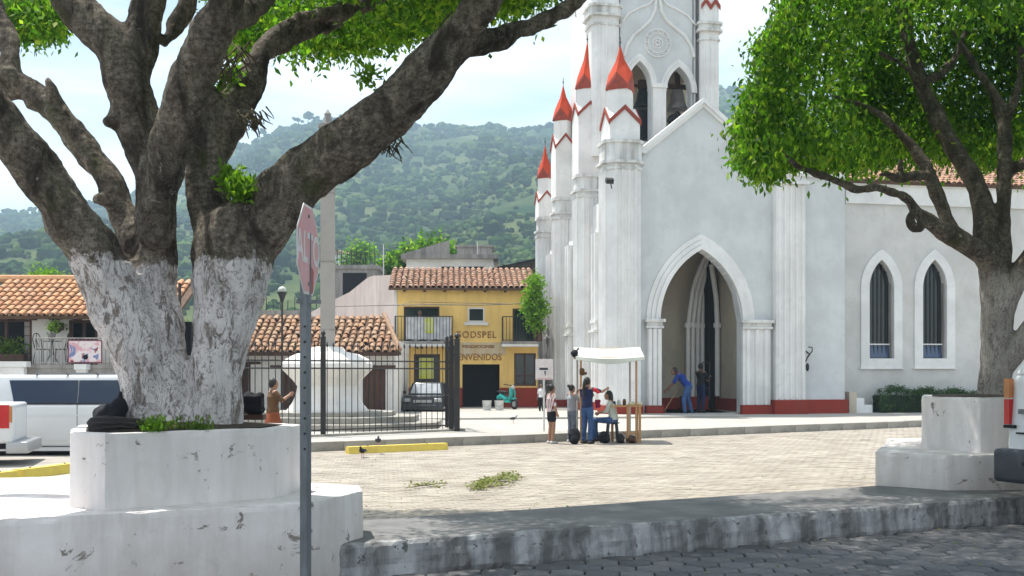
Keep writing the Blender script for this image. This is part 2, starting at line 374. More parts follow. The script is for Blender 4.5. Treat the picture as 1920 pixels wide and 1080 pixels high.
# plaza pavers
pl_line = lambda X: 25.82+.62*X          # kerb line of the church platform
pm0 = MB()
def pvr(mb, c, a, L, W, z):
    ca, sa = math.cos(a), math.sin(a); q = []
    for dx, dy in ((-1,-1),(1,-1),(1,1),(-1,1)):
        x = dx*L/2; y = dy*W/2; q.append((c[0]+x*ca-y*sa, c[1]+x*sa+y*ca))
    vs = [(x,y,-.011) for x,y in q]+[(x,y,z) for x,y in q]
    mb.add(vs, [(4,5,6,7),(0,1,5,4),(1,2,6,5),(2,3,7,6),(3,0,4,7)])
pvr(pm0, (0,0), 0, .232, .112, .004); pvme = pm0.mesh('paver', M['paver'])
pav = []; a0 = math.atan(.47)
for r in range(0, 190):
    w = 1.34+.12*r
    for q in range(-60, 130):
        t = q*.24+(.12 if r % 2 else 0); p = kp(t, w)
        if p.y > pl_line(p.x)-.07 and p.x > -6.4: continue
        if p.x < -6.6 and p.y > 16.5: continue
        px = 960+p.x*F/p.y; py = 700+1.7*F/p.y
        if px < -40 or px > 1960: continue
        wide = 1.27*(1+.28*max(0, min(1, (t+2)/7)))
        if w < wide+.07: continue
        pav.append((p, px, py))
pav.sort(key=lambda a: a[0].y)
vis = [a for a in pav if a[2] < 968 and 600 < a[1] < 1700]
big = set(id(a) for a in vis[:300]); fld = MB()
for a in pav:
    p = a[0]; z = random.gauss(.002, .0013)
    if id(a) in big: ob('paver', pvme, None, parent=plaza, loc=(p.x, p.y, z-.004), rot=(0,0,a0+random.gauss(0,.008)))
    else: pvr(fld, (p.x+random.gauss(0,.002), p.y), a0+random.gauss(0,.008), .232, .112, z)
ob('paver_field', fld, M['paver'], parent=plaza, kind='stuff')

# church platform with kerb stones
px0, px1 = -6.3, 24.0
plat = MB(); plat.prism([(px0, pl_line(px0)+.16), (px1, pl_line(px1)+.16), (px1, 62), (px0, 62)], -.03, .2)
platform = ob('church_platform', plat, M['plat'], kind='structure')
ln = math.hypot(1, .62); Ls = 1.0; X = px0; ks = MB(); ks.obox((0,0,.09), (Ls-.012, .2, .232), 0); ksme = ks.mesh('kerb_stone', M['platk'])
ak = math.atan(.62)
while X < px1:
    xc = X+Ls/2/ln; ob('kerb_stone', ksme, None, parent=platform, loc=(xc, pl_line(xc)+.06+random.gauss(0,.006), random.gauss(0,.004)), rot=(0,0,ak+random.gauss(0,.003))); X += Ls/ln
# steps of the paved terrace before the shop
st = MB(); st.prism([(-6.3,33.5),(8,36.3),(8,47),(-14,47),(-14,33.5)], .2, .26); ob('terrace', st, M['plat'], kind='structure')

# hills
ridge = [(-700,470),(-300,440),(0,408),(60,404),(130,398),(230,372),(335,345),(430,292),(500,264),(590,238),(660,232),(760,237),(800,243),(870,247),(1000,249),(1100,240),(1250,200),(1350,172),(1420,168),(1600,196),(1900,240),(2300,330),(2700,420)]
rx = [a for a, b in ridge]; ry = [b for a, b in ridge]
HY0, HY1 = 110., 1050.
def hill_z(px, t):
    Y = HY0+(HY1-HY0)*t; zr = CAMZ+(HZ-np.interp(px, rx, ry))*HY1/F
    s = t**1.35
    X = (px-960)*Y/F
    z = -2+(zr+2)*s
    amp = 42*math.sin(math.pi*min(1, t*1.02))**.8
    n1 = noise.noise(Vector((X*.0042+3.3, Y*.0012, 1.7))); n2 = noise.noise(Vector((X*.011+9, Y*.004, 5.2))); n3 = noise.noise(Vector((X*.03, Y*.012, 2.2)))
    z += amp*((1-abs(n1)*2.2)*.55-.15)+amp*.45*n2+amp*.16*n3
    return z
hv = []; nx, ny = 420, 150; pxs = np.linspace(-700, 2700, nx)
for j in range(ny+14):
    for i, px in enumerate(pxs):
        if j <= ny:
            t = j/ny; z = hill_z(px, t); Y = HY0+(HY1-HY0)*t
            if j > ny*.93:
                zr = CAMZ+(HZ-np.interp(px, rx, ry))*HY1/F+noise.noise(Vector((px*.02,0,3)))*3; k = (j/ny-.93)/.07; z = z*(1-k)+zr*k
        else:
            Y = HY1+(j-ny)*30; zr = CAMZ+(HZ-np.interp(px, rx, ry))*HY1/F; z = zr-(j-ny)**1.4*6
        hv.append(((px-960)*Y/F, Y, z))
hv = np.array(hv); rows = ny+14
hf = [(j*nx+i, j*nx+i+1, (j+1)*nx+i+1, (j+1)*nx+i) for j in range(rows-1) for i in range(nx-1)]
hme = bpy.data.meshes.new('hill'); hme.from_pydata([tuple(a) for a in hv], [], hf); hme.polygons.foreach_set('use_smooth', [True]*len(hf))
hm_, hnt, hb = newmat('hill_slope'); hb.inputs['Roughness'].default_value = 1; hb.inputs['Specular IOR Level'].default_value = 0
c1 = mixc(hnt, ramp(hnt, noisen(hnt, .012, 8, .65), .40, .60), (.022,.045,.02), (.09,.11,.045))
c1 = mixc(hnt, ramp(hnt, noisen(hnt, .03, 8, .7), .60, .68), c1, (.17,.15,.095)); hnt.links.new(c1, hb.inputs['Base Color'])
hme.materials.append(hm_); ho = bpy.data.objects.new('hill', hme); COL.objects.link(ho); ho['kind'] = 'structure'

# forest canopy on the slopes: many low crowns in one stuff mesh
def ico(sub=1):
    bm = bmesh.new(); bmesh.ops.create_icosphere(bm, subdivisions=sub, radius=1); bm.verts.ensure_lookup_table()
    v = np.array([q.co[:] for q in bm.verts]); f = np.array([[x.index for x in q.verts] for q in bm.faces]); bm.free(); return v, f
def blobs(name, pts, rad, flat, m, kind='stuff', sub=1, jit=.28):
    v0, f0 = ico(sub); n = len(pts); nv_ = len(v0)
    V = np.repeat(v0[None], n, 0)*(1+np.random.uniform(-jit, jit, (n, nv_, 1)))
    V = V*(np.array(rad)[:,None,None]); V[:,:,2] *= flat; V += np.array(pts)[:,None,:]
    Fc = (f0[None]+(np.arange(n)*nv_)[:,None,None]).reshape(-1,3)
    me = bpy.data.meshes.new(name); me.vertices.add(n*nv_); me.vertices.foreach_set('co', V.ravel())
    me.loops.add(len(Fc)*3); me.loops.foreach_set('vertex_index', Fc.ravel().astype('i'))
    me.polygons.add(len(Fc)); me.polygons.foreach_set('loop_start', np.arange(0, len(Fc)*3, 3, dtype='i')); me.update(calc_edges=True)
    me.polygons.foreach_set('use_smooth', [False]*len(Fc))
    me.materials.append(m); o = bpy.data.objects.new(name, me); COL.objects.link(o)
    if kind: o['kind'] = kind
    return o
fm, fnt, fb = newmat('forest_crowns'); fb.inputs['Roughness'].default_value = 1; fb.inputs['Specular IOR Level'].default_value = 0
gg = fnt.nodes.new('ShaderNodeNewGeometry'); rr = fnt.nodes.new('ShaderNodeValToRGB'); e = rr.color_ramp.elements; e.new(.5)
for i, c in enumerate([(.014,.032,.012),(.036,.066,.02),(.085,.12,.036)]): e[i].position = [0,.55,1][i]; e[i].color = (*c, 1)
fnt.links.new(gg.outputs['Random Per Island'], rr.inputs[0])
fnt.links.new(mixc(fnt, 1.0, rr.outputs[0], ramp(fnt, noisen(fnt, .014, 5, .6), .35, .65, (.45,.5,.52), (1.4,1.4,1.15)), 'MULTIPLY'), fb.inputs['Base Color'])
pts = []; rad = []
while len(pts) < 19000:
    px = random.uniform(-260, 2150); t = random.uniform(.0, 1.0)**.8+.02
    Y = HY0+(HY1-HY0)*t; X = (px-960)*Y/F
    dens = noise.noise(Vector((X*.012, Y*.012, 8.)))+.25
    if 470 > px > 455: pass
    if random.random() > .45+dens*1.5: continue
    j = t*ny; i = (px+700)/3400*(nx-1); z = hv[min(int(round(j)), ny)*nx+int(round(i))][2]
    r = random.uniform(1.1, 3.4)*(.55+.55*t)*(1+.8*(random.random() > .90)); pts.append((X, Y, z+r*.35)); rad.append(r)
blobs('hill_forest', pts, rad, .85, fm)

# trees one can tell apart on the skyline, small crowns on thin stems
for i, (px, h, r) in enumerate([(437,9,3.5),(452,7,3),(495,10,4),(530,8,4.5),(560,12,4),(578,14,6),(592,9,4),(622,7,4),(655,8,5),(765,8,6),(840,6,4),(905,5,3.5),(1004,5,4),(1018,6,4),(28,6,4),(64,6,4)]):
    zr = CAMZ+(HZ-np.interp(px, rx, ry))*HY1/F; b = Vector(((px-960)*HY1/F, HY1-2, zr-1))
    t = thing('tree', "small dark tree on the skyline, " + ['leftmost right of the tree fork','second right of the tree fork','third right of the tree fork','fourth right of the tree fork','tall one just left of the highest clump','tallest of the left ridge','low one touching the highest clump','low one behind the great limb','higher one behind the great limb','first right of the great limb','left of the church in mid ridge','half way along the open ridge','last but one before the church','last before the church','leftmost at the photo edge','second from the left photo edge'][i], 'tree', b, group='trees standing on the hill skyline')
    c = MB()
    for k in range(9): c.ball((random.gauss(0,r*.55), random.gauss(0,r*.3), h+random.gauss(0,r*.25)), (r*.5, r*.5, r*.34), 5)
    ob('crown', c, fm, parent=t); tr = MB(); tr.tube([(0,0,-2),(0.3,0,h)], [.45,.25], 6, rnd=False); ob('trunk', tr, M['wood'], parent=t)

# small houses at the foot of the left hill
for i, (px, py, Y, w) in enumerate([(46,487,520,9),(14,500,470,8),(24,510,430,7),(60,504,460,8),(4,488,520,8),(78,512,420,6),(642,494,300,4.5)]):
    c = P(px, py, Y); t = thing('house', f"tiny pale house on the far wooded hillside, {['on the brightest clearing','at the left edge below the clearing','lowest but one above the tiled roof','right of the clearing','highest at the left edge of the photo','nearest the tree limb','beside the stone column'][i]}", 'house', c, rz=.2*i, group='pale houses on the far hillside')
    b = MB(); b.box(-w/2,w/2,-3,3,-4,2.2); ob('wall', b, M['white'], parent=t)
    r = MB(); r.extr([(-w/2-.4,-3.4,2.2),(-w/2-.4,3.4,2.2),(-w/2-.4,0,3.6)], (w+.8,0,0)); ob('roof', r, M['tile_b'], parent=t)
# closed body of air
hz = MB(); hz.box(-2400, 2400, -50, 1490, -1.2, 330)
hzm = bpy.data.materials.new('air'); hzm.use_nodes = True; t_ = hzm.node_tree; t_.nodes.clear()
pv = t_.nodes.new('ShaderNodeVolumePrincipled'); oo = t_.nodes.new('ShaderNodeOutputMaterial'); t_.links.new(pv.outputs[0], oo.inputs['Volume'])
pv.inputs['Color'].default_value = (.60,.80,1,1); pv.inputs['Density'].default_value = .00043; pv.inputs['Anisotropy'].default_value = .2
ob('haze', hz, hzm, kind='stuff')
# ================================================================ CHURCH
class Frame:
    def __init__(s, x, Y, slope):
        s.X0 = (x-960)*Y/F; s.Y0 = Y; a = math.atan(slope); s.a = a; s.c = math.cos(a); s.n = math.sin(a)
    def s(s_, px, v=0.0):
        k = (px-960)/F; return (k*s_.Y0+k*v*s_.c-s_.X0+v*s_.n)/(s_.c-k*s_.n)
    def Y(s_, s, v=0.0): return s_.Y0+s*s_.n+v*s_.c
    def z(s_, py, s, v=0.0): return CAMZ+(HZ-py)*s_.Y(s, v)/F
    def loc(s_, px, Y):
        dx = (px-960)*Y/F-s_.X0; dy = Y-s_.Y0; return dx*s_.c+dy*s_.n, -dx*s_.n+dy*s_.c
    def pt(s_, px, py, v=0.0): s = s_.s(px, v); return Vector((s, v, s_.z(py, s, v)))

def arch_z(dx, w, spring, h):
    Rr = (w*w+h*h)/(2*w); return spring+math.sqrt(max(0, Rr*Rr-(abs(dx)+Rr-w)**2))
def strip_wall(mb, s0, s1, z0, top, v0, v1, ops=(), extra=(), mi=0):
    """wall s0..s1 built from upright strips; ops = (centre, halfwidth, zbottom, zspring, rise)"""
    xs = {s0, s1} | set(extra)
    for c, w, zb, zs, h in ops:
        for k in range(17): xs.add(c-w+2*w*k/16)
    xs = sorted(x for x in xs if s0 <= x <= s1)
    for a, b in zip(xs, xs[1:]):
        if b-a < 1e-5: continue
        op = [o for o in ops if o[0]-o[1]-1e-6 <= a and b <= o[0]+o[1]+1e-6]
        def pr(za0, zb0, za1, zb1):
            mb.add([(a,v0,za0),(b,v0,zb0),(b,v1,zb0),(a,v1,za0),(a,v0,za1),(b,v0,zb1),(b,v1,zb1),(a,v1,za1)],
                   [(0,3,2,1),(4,5,6,7),(0,1,5,4),(1,2,6,5),(2,3,7,6),(3,0,4,7)], mi)
        if op:
            c, w, zb, zs, h = op[0]
            if zb > z0: pr(z0, z0, zb, zb)
            pr(arch_z(a-c, w, zs, h), arch_z(b-c, w, zs, h), top(a), top(b))
        else: pr(z0, z0, top(a), top(b))
def arch_band(mb, c, wi, wo, zs, hi, ho, v0, v1, zb=None, n=14, mi=0):
    ip = []; op = []
    if zb is not None: ip.append((c-wi, zb)); op.append((c-wo, zb))
    for k in range(-n, n+1):
        t = k/n
        for w, h, L in ((wi, hi, ip), (wo, ho, op)):
            dx = math.sin(t*math.pi/2)*w if abs(t) > 1e-9 else 0
            dx = w*t*(2-abs(t)) if True else dx
            L.append((c+dx, arch_z(dx, w, zs, h)))
    if zb is not None: ip.append((c+wi, zb)); op.append((c+wo, zb))
    m = len(ip); vs = []
    for (a, b) in zip(ip, op): vs += [(a[0],v0,a[1]),(b[0],v0,b[1]),(b[0],v1,b[1]),(a[0],v1,a[1])]
    fs = []
    for i in range(m-1):
        o = i*4; q = o+4
        fs += [(o,q,q+1,o+1),(o+1,q+1,q+2,o+2),(o+2,q+2,q+3,o+3),(o+3,q+3,q,o)]
    fs += [(0,1,2,3), (m*4-4, m*4-1, m*4-2, m*4-3)]
    mb.add(vs, fs, mi)
def chsq(cx, cy, h, ch): return [(cx-h+ch,cy-h),(cx+h-ch,cy-h),(cx+h,cy-h+ch),(cx+h,cy+h-ch),(cx+h-ch,cy+h),(cx-h+ch,cy+h),(cx-h,cy+h-ch),(cx-h,cy-h+ch)]

CH = Frame(1205, 38.5, .2)
church = thing('church', 'white and grey gothic church with red pinnacles, gabled porch and belfry tower', 'church', (CH.X0, CH.Y0, 0), CH.a)
GB = .2
def cpart(name, mb, m, parent=None, **k): return ob(name, mb, m, parent=parent or church, **k)

# --- porch wall with the pointed arch
sL, sR = CH.s(1201), CH.s(1447); sC = CH.s(1318); zA = CH.z(193, sC); zE = CH.z(283, CH.s(1206)); k_ = (zA-zE)/(sC-CH.s(1206))
topf = lambda s: zA-k_*abs(s-sC)
aC = CH.s(1314); aW = (CH.s(1391)-CH.s(1237))/2; zS = CH.z(602, aC); zP = CH.z(468, aC)
w = MB(); strip_wall(w, sL, sR, GB, topf, 0, .45, [(aC, aW, GB, zS, zP-zS)], (sC,)); cpart('porch_wall', w, M['church'])
# gable coping
g = MB()
for sgn in (-1, 1):
    e = CH.s(1206) if sgn < 0 else 2*sC-CH.s(1206)
    ze = zE
    g.extr([(sC, -.16, zA-.02), (e, -.16, ze-.02), (e, -.16, ze+.17), (sC, -.16, zA+.17)], (0, .75, 0))
    g.extr([(sC, -.08, zA-.16), (e, -.08, ze-.16), (e, -.08, ze-.024), (sC, -.08, zA-.024)], (0, .076, 0))
g.box(sL-.35, CH.s(1208), -.25, .5, zE-.12, zE+.12)
cpart('gable_coping', g, M['navew'])
# arch mouldings, three orders
for i, (wi, wo, hi, ho, v0) in enumerate([(aW, aW+.17, 0, .18, -.14), (aW+.175, aW+.33, .19, .36, -.09), (aW+.335, aW+.50, .37, .56, -.045)]):
    b = MB(); H0 = zP-zS; arch_band(b, aC, wi, wo, zS, H0+hi, H0+ho, v0, .0 if i else .44); cpart('arch_moulding', b, M['churchw'])
for sgn, x0, x1 in ((-1, 1211, 1238), (1, 1390, 1441)):
    a, b_ = CH.s(x0), CH.s(x1); p = MB(); p.box(a, b_, -.16, -.003, .52, zS-.28)
    n = 3
    for k in range(n): cx = a+(b_-a)*(k+.5)/n; p.tube([(cx, -.18, .55), (cx, -.18, zS-.3)], .085, 8, rnd=False)
    cpart('pilaster', p, M['churchw'])
    c = MB(); c.box(a-.06, b_+.05, -.27, -.002, zS-.28, zS-.20); c.box(a-.02, b_+.02, -.22, -.002, zS-.20, zS-.06); c.box(a-.1, b_+.1, -.32, -.002, zS-.06, zS+.05)
    cpart('capital', c, M['cornice'])
    r = MB(); r.box(a-.05, b_+.05, -.24, -.002, GB, .54); cpart('plinth', r, M['red'])
# porch interior
D = 3.9; i0, i1 = aC-aW-.45, aC+aW+.42
w = MB(); w.box(i0-.2, i0, .45, D, GB, zP+.3); w.box(i1, i1+.2, .45, D, GB, zP+.3); w.box(i0-.2, i1+.2, .45, D, zP+.3, zP+.5)
w.box(i0-.2, i1+.2, D, D+.3, GB, zP+.5); cpart('porch_inner_wall', w, M['tan'])
w = MB(); w.box(i0, i0+.06, .45, D, GB, .72); w.box(i1-.06, i1, .45, D, GB, .72); w.box(i0+.06, i1-.06, D-.06, D, GB, .72); cpart('plinth', w, M['red'])
w = MB(); w.box(i0, i1, .0, D, GB-.1, GB+.06); cpart('porch_floor', w, M['platk'])
pc = CH.s(1336, D); ps = CH.z(612, pc, D)
for i, (px, vv) in enumerate([(1290,3.1),(1299,3.25),(1308,3.4),(1317,3.55),(1326,3.7)]):
    s_ = CH.s(px, vv); hw = pc-s_; pts_ = [(s_, vv, .75), (s_, vv, ps)]
    zt = CH.z(466, pc, vv)
    for k in range(1, 9): dx = hw*(1-k/8.0)**1.0; pts_.append((pc-.02-dx*.85-.12*(1-k/8.0)*hw, vv, arch_z(dx, hw, ps, zt-ps-.25*i+.5)))
    t = MB(); t.tube(pts_, .085, 8, rnd=False); t.lathe([(.13,-.1),(.15,0),(.13,.1)], (s_, vv, ps), 8); cpart('portal_column', t, M['churchw'], smooth=False)
b = MB(); b.box(CH.s(1286,3.2), CH.s(1329,3.2), 3.1, D-.002, .2, .78); b.box(CH.s(1338,3.4), CH.s(1350,3.4), 3.2, D-.002, .2, .85); cpart('plinth', b, M['red'])
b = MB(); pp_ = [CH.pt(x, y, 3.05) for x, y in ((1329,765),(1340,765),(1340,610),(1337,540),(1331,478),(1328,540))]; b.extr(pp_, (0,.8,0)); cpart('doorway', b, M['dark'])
s_ = CH.s(1345, 3.0); t = MB(); t.tube([(s_,3.0,.8),(s_,3.0,ps),(s_-.05,3.0,ps+1.1),(s_-.25,3.0,ps+2.4)], .1, 8, rnd=False); t.lathe([(.15,-.1),(.17,0),(.15,.1)], (s_,3.0,ps), 8); cpart('portal_column', t, M['churchw'])
# porch roof
for sgn in (-1, 1):
    r = MB(); e = 2.45; r.extr([(sC, .45, zA-.25), (sC+sgn*e, .45, zA-.25-k_*e), (sC+sgn*e, .45, zA-.1-k_*e), (sC, .45, zA-.1)], (0, 4, 0)); cpart('porch_roof', r, M['tile_b'])

# --- pinnacled buttresses along the west front
def pinnacle(px, Y, main_w, cw, y_c0, y_c1, bw, y_low, y_ap, uw, y_b0, y_b1, y_tip, y_base=None, label=None):
    s, v = CH.loc(px, Y); m = Y/F; Z = lambda y: CAMZ+(HZ-y)*m
    h = main_w*m/2; zc0 = Z(y_c1); zc1 = Z(y_c0)
    b = MB(); b.prism(chsq(s, v, h, h*.42), .2, zc0)
    for k in (-.55, -.18, .18, .55):
        b.tube([(s+k*h*1.0, v-h*.985, .6), (s+k*h, v-h*.985, zc0-.05)], h*.10, 6, rnd=False)
        b.tube([(s-h*.985, v+k*h, .6), (s-h*.985, v+k*h, zc0-.05)], h*.10, 6, rnd=False)
    root = cpart('buttress', b, M['churchw'], label=label)
    p = MB(); p.prism(chsq(s, v, h+.07, h*.42), .19, .56); ob('plinth', p, M['red'], parent=root)
    c = MB(); q = cw*m/2
    c.prism(chsq(s, v, h+.05, h*.42), zc0-.22, zc0-.12); c.prism(chsq(s, v, q, q*.4), zc0, zc0+.1); c.prism(chsq(s, v, q-.1, q*.38), zc0+.1, zc1-.12); c.prism(chsq(s, v, q-.04, q*.4), zc1-.12, zc1)
    ob('cornice', c, M['cornice'], parent=root)
    a = bw*m/2; zl = Z(y_low); za = Z(y_ap)
    b = MB(); b.box(s-a, s+a, v-a, v+a, zc1, zl)
    for (ux, uy) in ((1,0),(0,1),(-1,0),(0,-1)):     # the four little gables
        b.extr([(s+ux*a*.999-uy*a, v+uy*a*.999-ux*a, zl), (s+ux*a*.999+uy*a, v+uy*a*.999+ux*a, zl), (s+ux*a*.999, v+uy*a*.999, za)], (-ux*a*.6, -uy*a*.6, 0))
    ob('pinnacle_block', b, M['churchw'], parent=root)
    t = MB(); th = .13*bw*m+.02
    for (ux, uy) in ((1,0),(0,1),(-1,0),(0,-1)):
        for sg in (-1, 1):
            c0 = Vector((s+ux*a, v+uy*a, za)); c1_ = Vector((s+ux*a+sg*uy*a*1.08, v+uy*a+sg*ux*a*1.08, zl-(za-zl)*.08)); ou = Vector((ux*.05, uy*.05, 0))
            t.extr([c0-Vector((0,0,th)), c1_-Vector((0,0,th)), c1_, c0], ou)
    ob('gable_trim', t, M['spiretrim'], parent=root)
    u = uw*m/2*1.02; zb0 = Z(y_b0); zb1 = Z(y_b1)
    b = MB(); oc = [(s+u*math.cos(g_)*(1.0 if i%2==0 else .80), v+u*math.sin(g_)*(1.0 if i%2==0 else .80)) for i, g_ in enumerate([k*math.pi/4+.18 for k in range(8)])]
    b.prism(oc, zl-.05, zb0+.03); b.prism([(s+(x-s)*.74, v+(y-v)*.74) for x, y in oc], zb0+.03, zb1+.05); b.prism([(s+(x-s)*(.80 if i%2==0 else .97), v+(y-v)*(.80 if i%2==0 else .97)) for i, (x, y) in enumerate(oc)], zb0+.03, zb1-.02); ob('pinnacle_neck', b, M['churchw'], parent=root)
    sp = MB(); tip = (s, v, Z(y_tip)); ring = [(x+(x-s)*.16, y+(y-v)*.16, zb0 if i % 2 == 0 else zb1) for i, (x, y) in enumerate(oc)]
    ring2 = [(s+(x-s)*.95, v+(y-v)*.95, z_+(.12*bw*m+.02)) for (x, y, z_) in ring]
    mid = [(s+(x-s)*.37, v+(y-v)*.37, (Z(y_tip)*.47+z_*.53)) for x, y, z_ in ring2]
    sp.add(ring2+mid+[tip], [(i,(i+1)%8,8+(i+1)%8,8+i) for i in range(8)]+[(8+i,8+(i+1)%8,16) for i in range(8)]); ob('spire', sp, M['spire'], parent=root)
    tr = MB(); tr.add(ring+ring2, [(i,(i+1)%8,8+(i+1)%8,8+i) for i in range(8)]+[tuple(range(8))[::-1]]); ob('spire_edge', tr, M['spiretrim'], parent=root)
    f = MB(); f.tube([(s, v, Z(y_tip)-.05), (s, v, Z(y_tip)+.28)], .015, 5, rnd=False); f.ball((s, v, Z(y_tip)+.1), .04, 5); ob('finial', f, M['iron'], parent=root)
    return s, v
pA = pinnacle(1163, 38.3, 68, 82, 268, 312, 58, 230, 203, 53, 172, 148, 84, label='nearest buttress, widest, with its pinnacle before the belfry')
pB = pinnacle(1101, 42.8, 46, 56, 330, 363, 46, 216, 194, 43, 170, 149, 78)
pC = pinnacle(1056, 46.4, 37, 46, 373, 404, 38, 276, 253, 38, 229, 210, 158)
pD = pinnacle(1022, 49.7, 31, 38, 409, 438, 31, 377, 359, 29, 336, 320, 270, label='farthest and lowest buttress')
sW = pA[0]+.1
w = MB(); w.box(sW, sW+.4, .1, pD[1], .2, 8.3); cpart('facade_wall', w, M['churchw'])
w = MB(); w.box(sW-.08, sW, .1, pD[1], .2, .6); cpart('plinth', w, M['red'])
for px, Y in ((1131, 40.4), (1078, 44.4), (1041, 47.8)):
    s_, v_ = CH.loc(px, Y); s_ = sW-.32; t = MB(); t.box(s_, sW-.002, v_-.35, v_+.35, .62, 7.2); t.tube([(s_-.1,v_-.2,.62),(s_-.1,v_-.2,7)], .11, 7, rnd=False); t.tube([(s_-.1,v_+.2,.62),(s_-.1,v_+.2,7)], .11, 7, rnd=False)
    o = cpart('half_column', t, M['churchw']); c = MB(); c.box(s_-.26, sW-.003, v_-.42, v_+.42, 3.25, 3.34); c.box(s_-.22, sW-.003, v_-.38, v_+.38, 3.6, 3.72); ob('capital', c, M['cornice'], parent=o)
# rest of the nave body behind
w = MB(); w.box(sW+.4, CH.s(1350,4.5), 8.2, pD[1]-.2, .2, 9.2); w.box(sL+.5, i0-.2, .45, 4.2, .2, zE-.6); cpart('body_wall', w, M['church'])

# --- tower
TV = 4.2; t0, t1 = CH.s(1112, TV), CH.s(1350, TV); TZ = lambda y, v=TV: CH.z(y, CH.s(1235, TV), v)
w = MB(); ops = []
for xa, xb, ya, ysp, yb in ((1177,1221,117,163,266), (1249,1296,124,170,268)):
    a, b_ = CH.s(xa, TV), CH.s(xb, TV); ops.append(((a+b_)/2, (b_-a)/2, TZ(yb), TZ(ysp), TZ(ya)-TZ(ysp)))
strip_wall(w, CH.s(1163,TV), CH.s(1304,TV), TZ(330), lambda s: TZ(-90), TV, TV+.45, ops); cpart('tower_wall', w, M['church'])
w = MB(); w.box(t0, t1, TV+.3, TV+4.2, .2, TZ(268)-.01); cpart('tower_base', w, M['churchw'])
w = MB(); zt = TZ(-90)
for xa_, xb_ in ((t0+.2, t0+.6), (t1-.6, t1-.2)):
    for va_, vb_, za_ in ((TV+.45,TV+1.1,TZ(268)),(TV+3.3,TV+4.2,TZ(268)),(TV+1.1,TV+3.3,TZ(118))): w.box(xa_, xb_, va_, vb_, za_, zt)
bs0, bs1 = CH.s(1209, TV+4), CH.s(1222, TV+4)
w.box(t0+.6, bs0, TV+3.8, TV+4.2, TZ(268), zt); w.box(bs1, t1-.6, TV+3.8, TV+4.2, TZ(268), zt)
w.box(bs0, bs1, TV+3.8, TV+4.2, TZ(175), zt); w.box(bs0, bs1, TV+3.8, TV+4.2, TZ(268), TZ(262)); w.box(t0+.6, t1-.6, TV+.45, TV+3.8, zt-.3, zt)
cpart('belfry_inner_wall', w, M['tan'])
for xa_, xb_ in ((t0+.17, t0+.199), (t1-.199, t1-.17)):
    w = MB()
    for va_, vb_, za_ in ((TV+.3,TV+1.1,TZ(268)),(TV+3.3,TV+4.2,TZ(268)),(TV+1.1,TV+3.3,TZ(118))): w.box(xa_, xb_, va_, vb_, za_, zt)
    cpart('tower_side_wall', w, M['churchw'])
r = MB(); r.box(t0-.2, t1+.2, TV-.4, TV+4.5, zt, zt+.35); r.add([(t0,TV-.2,zt+.35),(t1,TV-.2,zt+.35),(t1,TV+4.3,zt+.35),(t0,TV+4.3,zt+.35),((t0+t1)/2,TV+2,zt+4.5)], [(0,1,4),(1,2,4),(2,3,4),(3,0,4)]); cpart('tower_roof', r, M['spire'])
def towercorner(xa, xb, yc0, yc1, sgn):
    a, b_ = CH.s(xa, TV-.35), CH.s(xb, TV-.35); h = (b_-a)/2; c = (a+b_)/2; v = TV-.35+h
    b = MB(); b.prism(chsq(c, v, h, h*.3), TZ(300), zt+.1)
    for k in (-.5, 0, .5): b.tube([(c+k*h, v-h, TZ(300)), (c+k*h, v-h, TZ(yc1)-.1)], h*.09, 6, rnd=False)
    o = cpart('corner_pier', b, M['churchw'])
    q = MB(); z0, z1 = TZ(yc1), TZ(yc0); q.prism(chsq(c,v,h+.05,h*.3), z0-.35, z0-.27); q.prism(chsq(c,v,h+.13,h*.35), z0, z0+.1); q.prism(chsq(c,v,h+.06,h*.32), z0+.1, z1-.1); q.prism(chsq(c,v,h+.13,h*.35), z1-.1, z1); ob('capital', q, M['cornice'], parent=o)
    t = MB(); zc = TZ(12)
    if sgn > 0:
        for k0, k1 in ((-1,-.5),(-.5,0),(0,.5),(.5,1)):
            zz = [zc-.12, zc+.16]
            za_ = zz[0] if k0 in (-1, 0) else zz[1]; zb_ = zz[1] if k0 in (-1, 0) else zz[0]
            t.extr([(c+k0*h*1.02, v-h-.06, za_), (c+k1*h*1.02, v-h-.06, zb_), (c+k1*h*1.02, v-h-.06, zb_+.2), (c+k0*h*1.02, v-h-.06, za_+.2)], (0,.055,0))
        ob('zigzag_trim', t, M['spiretrim'], parent=o)
towercorner(1111, 1163, 20, 42, -1); towercorner(1315, 1350, 40, 58, 1)
s_, v_ = CH.loc(1097, 46.0); b = MB(); m_ = 46/F; ZZ = lambda y: CAMZ+(HZ-y)*m_
b.prism(chsq(s_, v_, .3, .1), 8, ZZ(48)); b.prism(chsq(s_, v_, .22, .08), ZZ(48), ZZ(10))
for k, yy in enumerate((60, 75, 92, 105)): b.prism(chsq(s_-.05, v_, .36-.02*k, .12), ZZ(yy+7), ZZ(yy))
o = cpart('corner_pier', b, M['churchw'], label='slim far corner pier of the tower with a small red spire')
t = MB(); t.lathe([(.3,ZZ(22)),(.2,ZZ(0)),(.02,ZZ(-50))], (s_,v_,0), 8); t.lathe([(.32,ZZ(50)),(.33,ZZ(44))], (s_,v_,0), 8); ob('spire', t, M['spire'], parent=o)
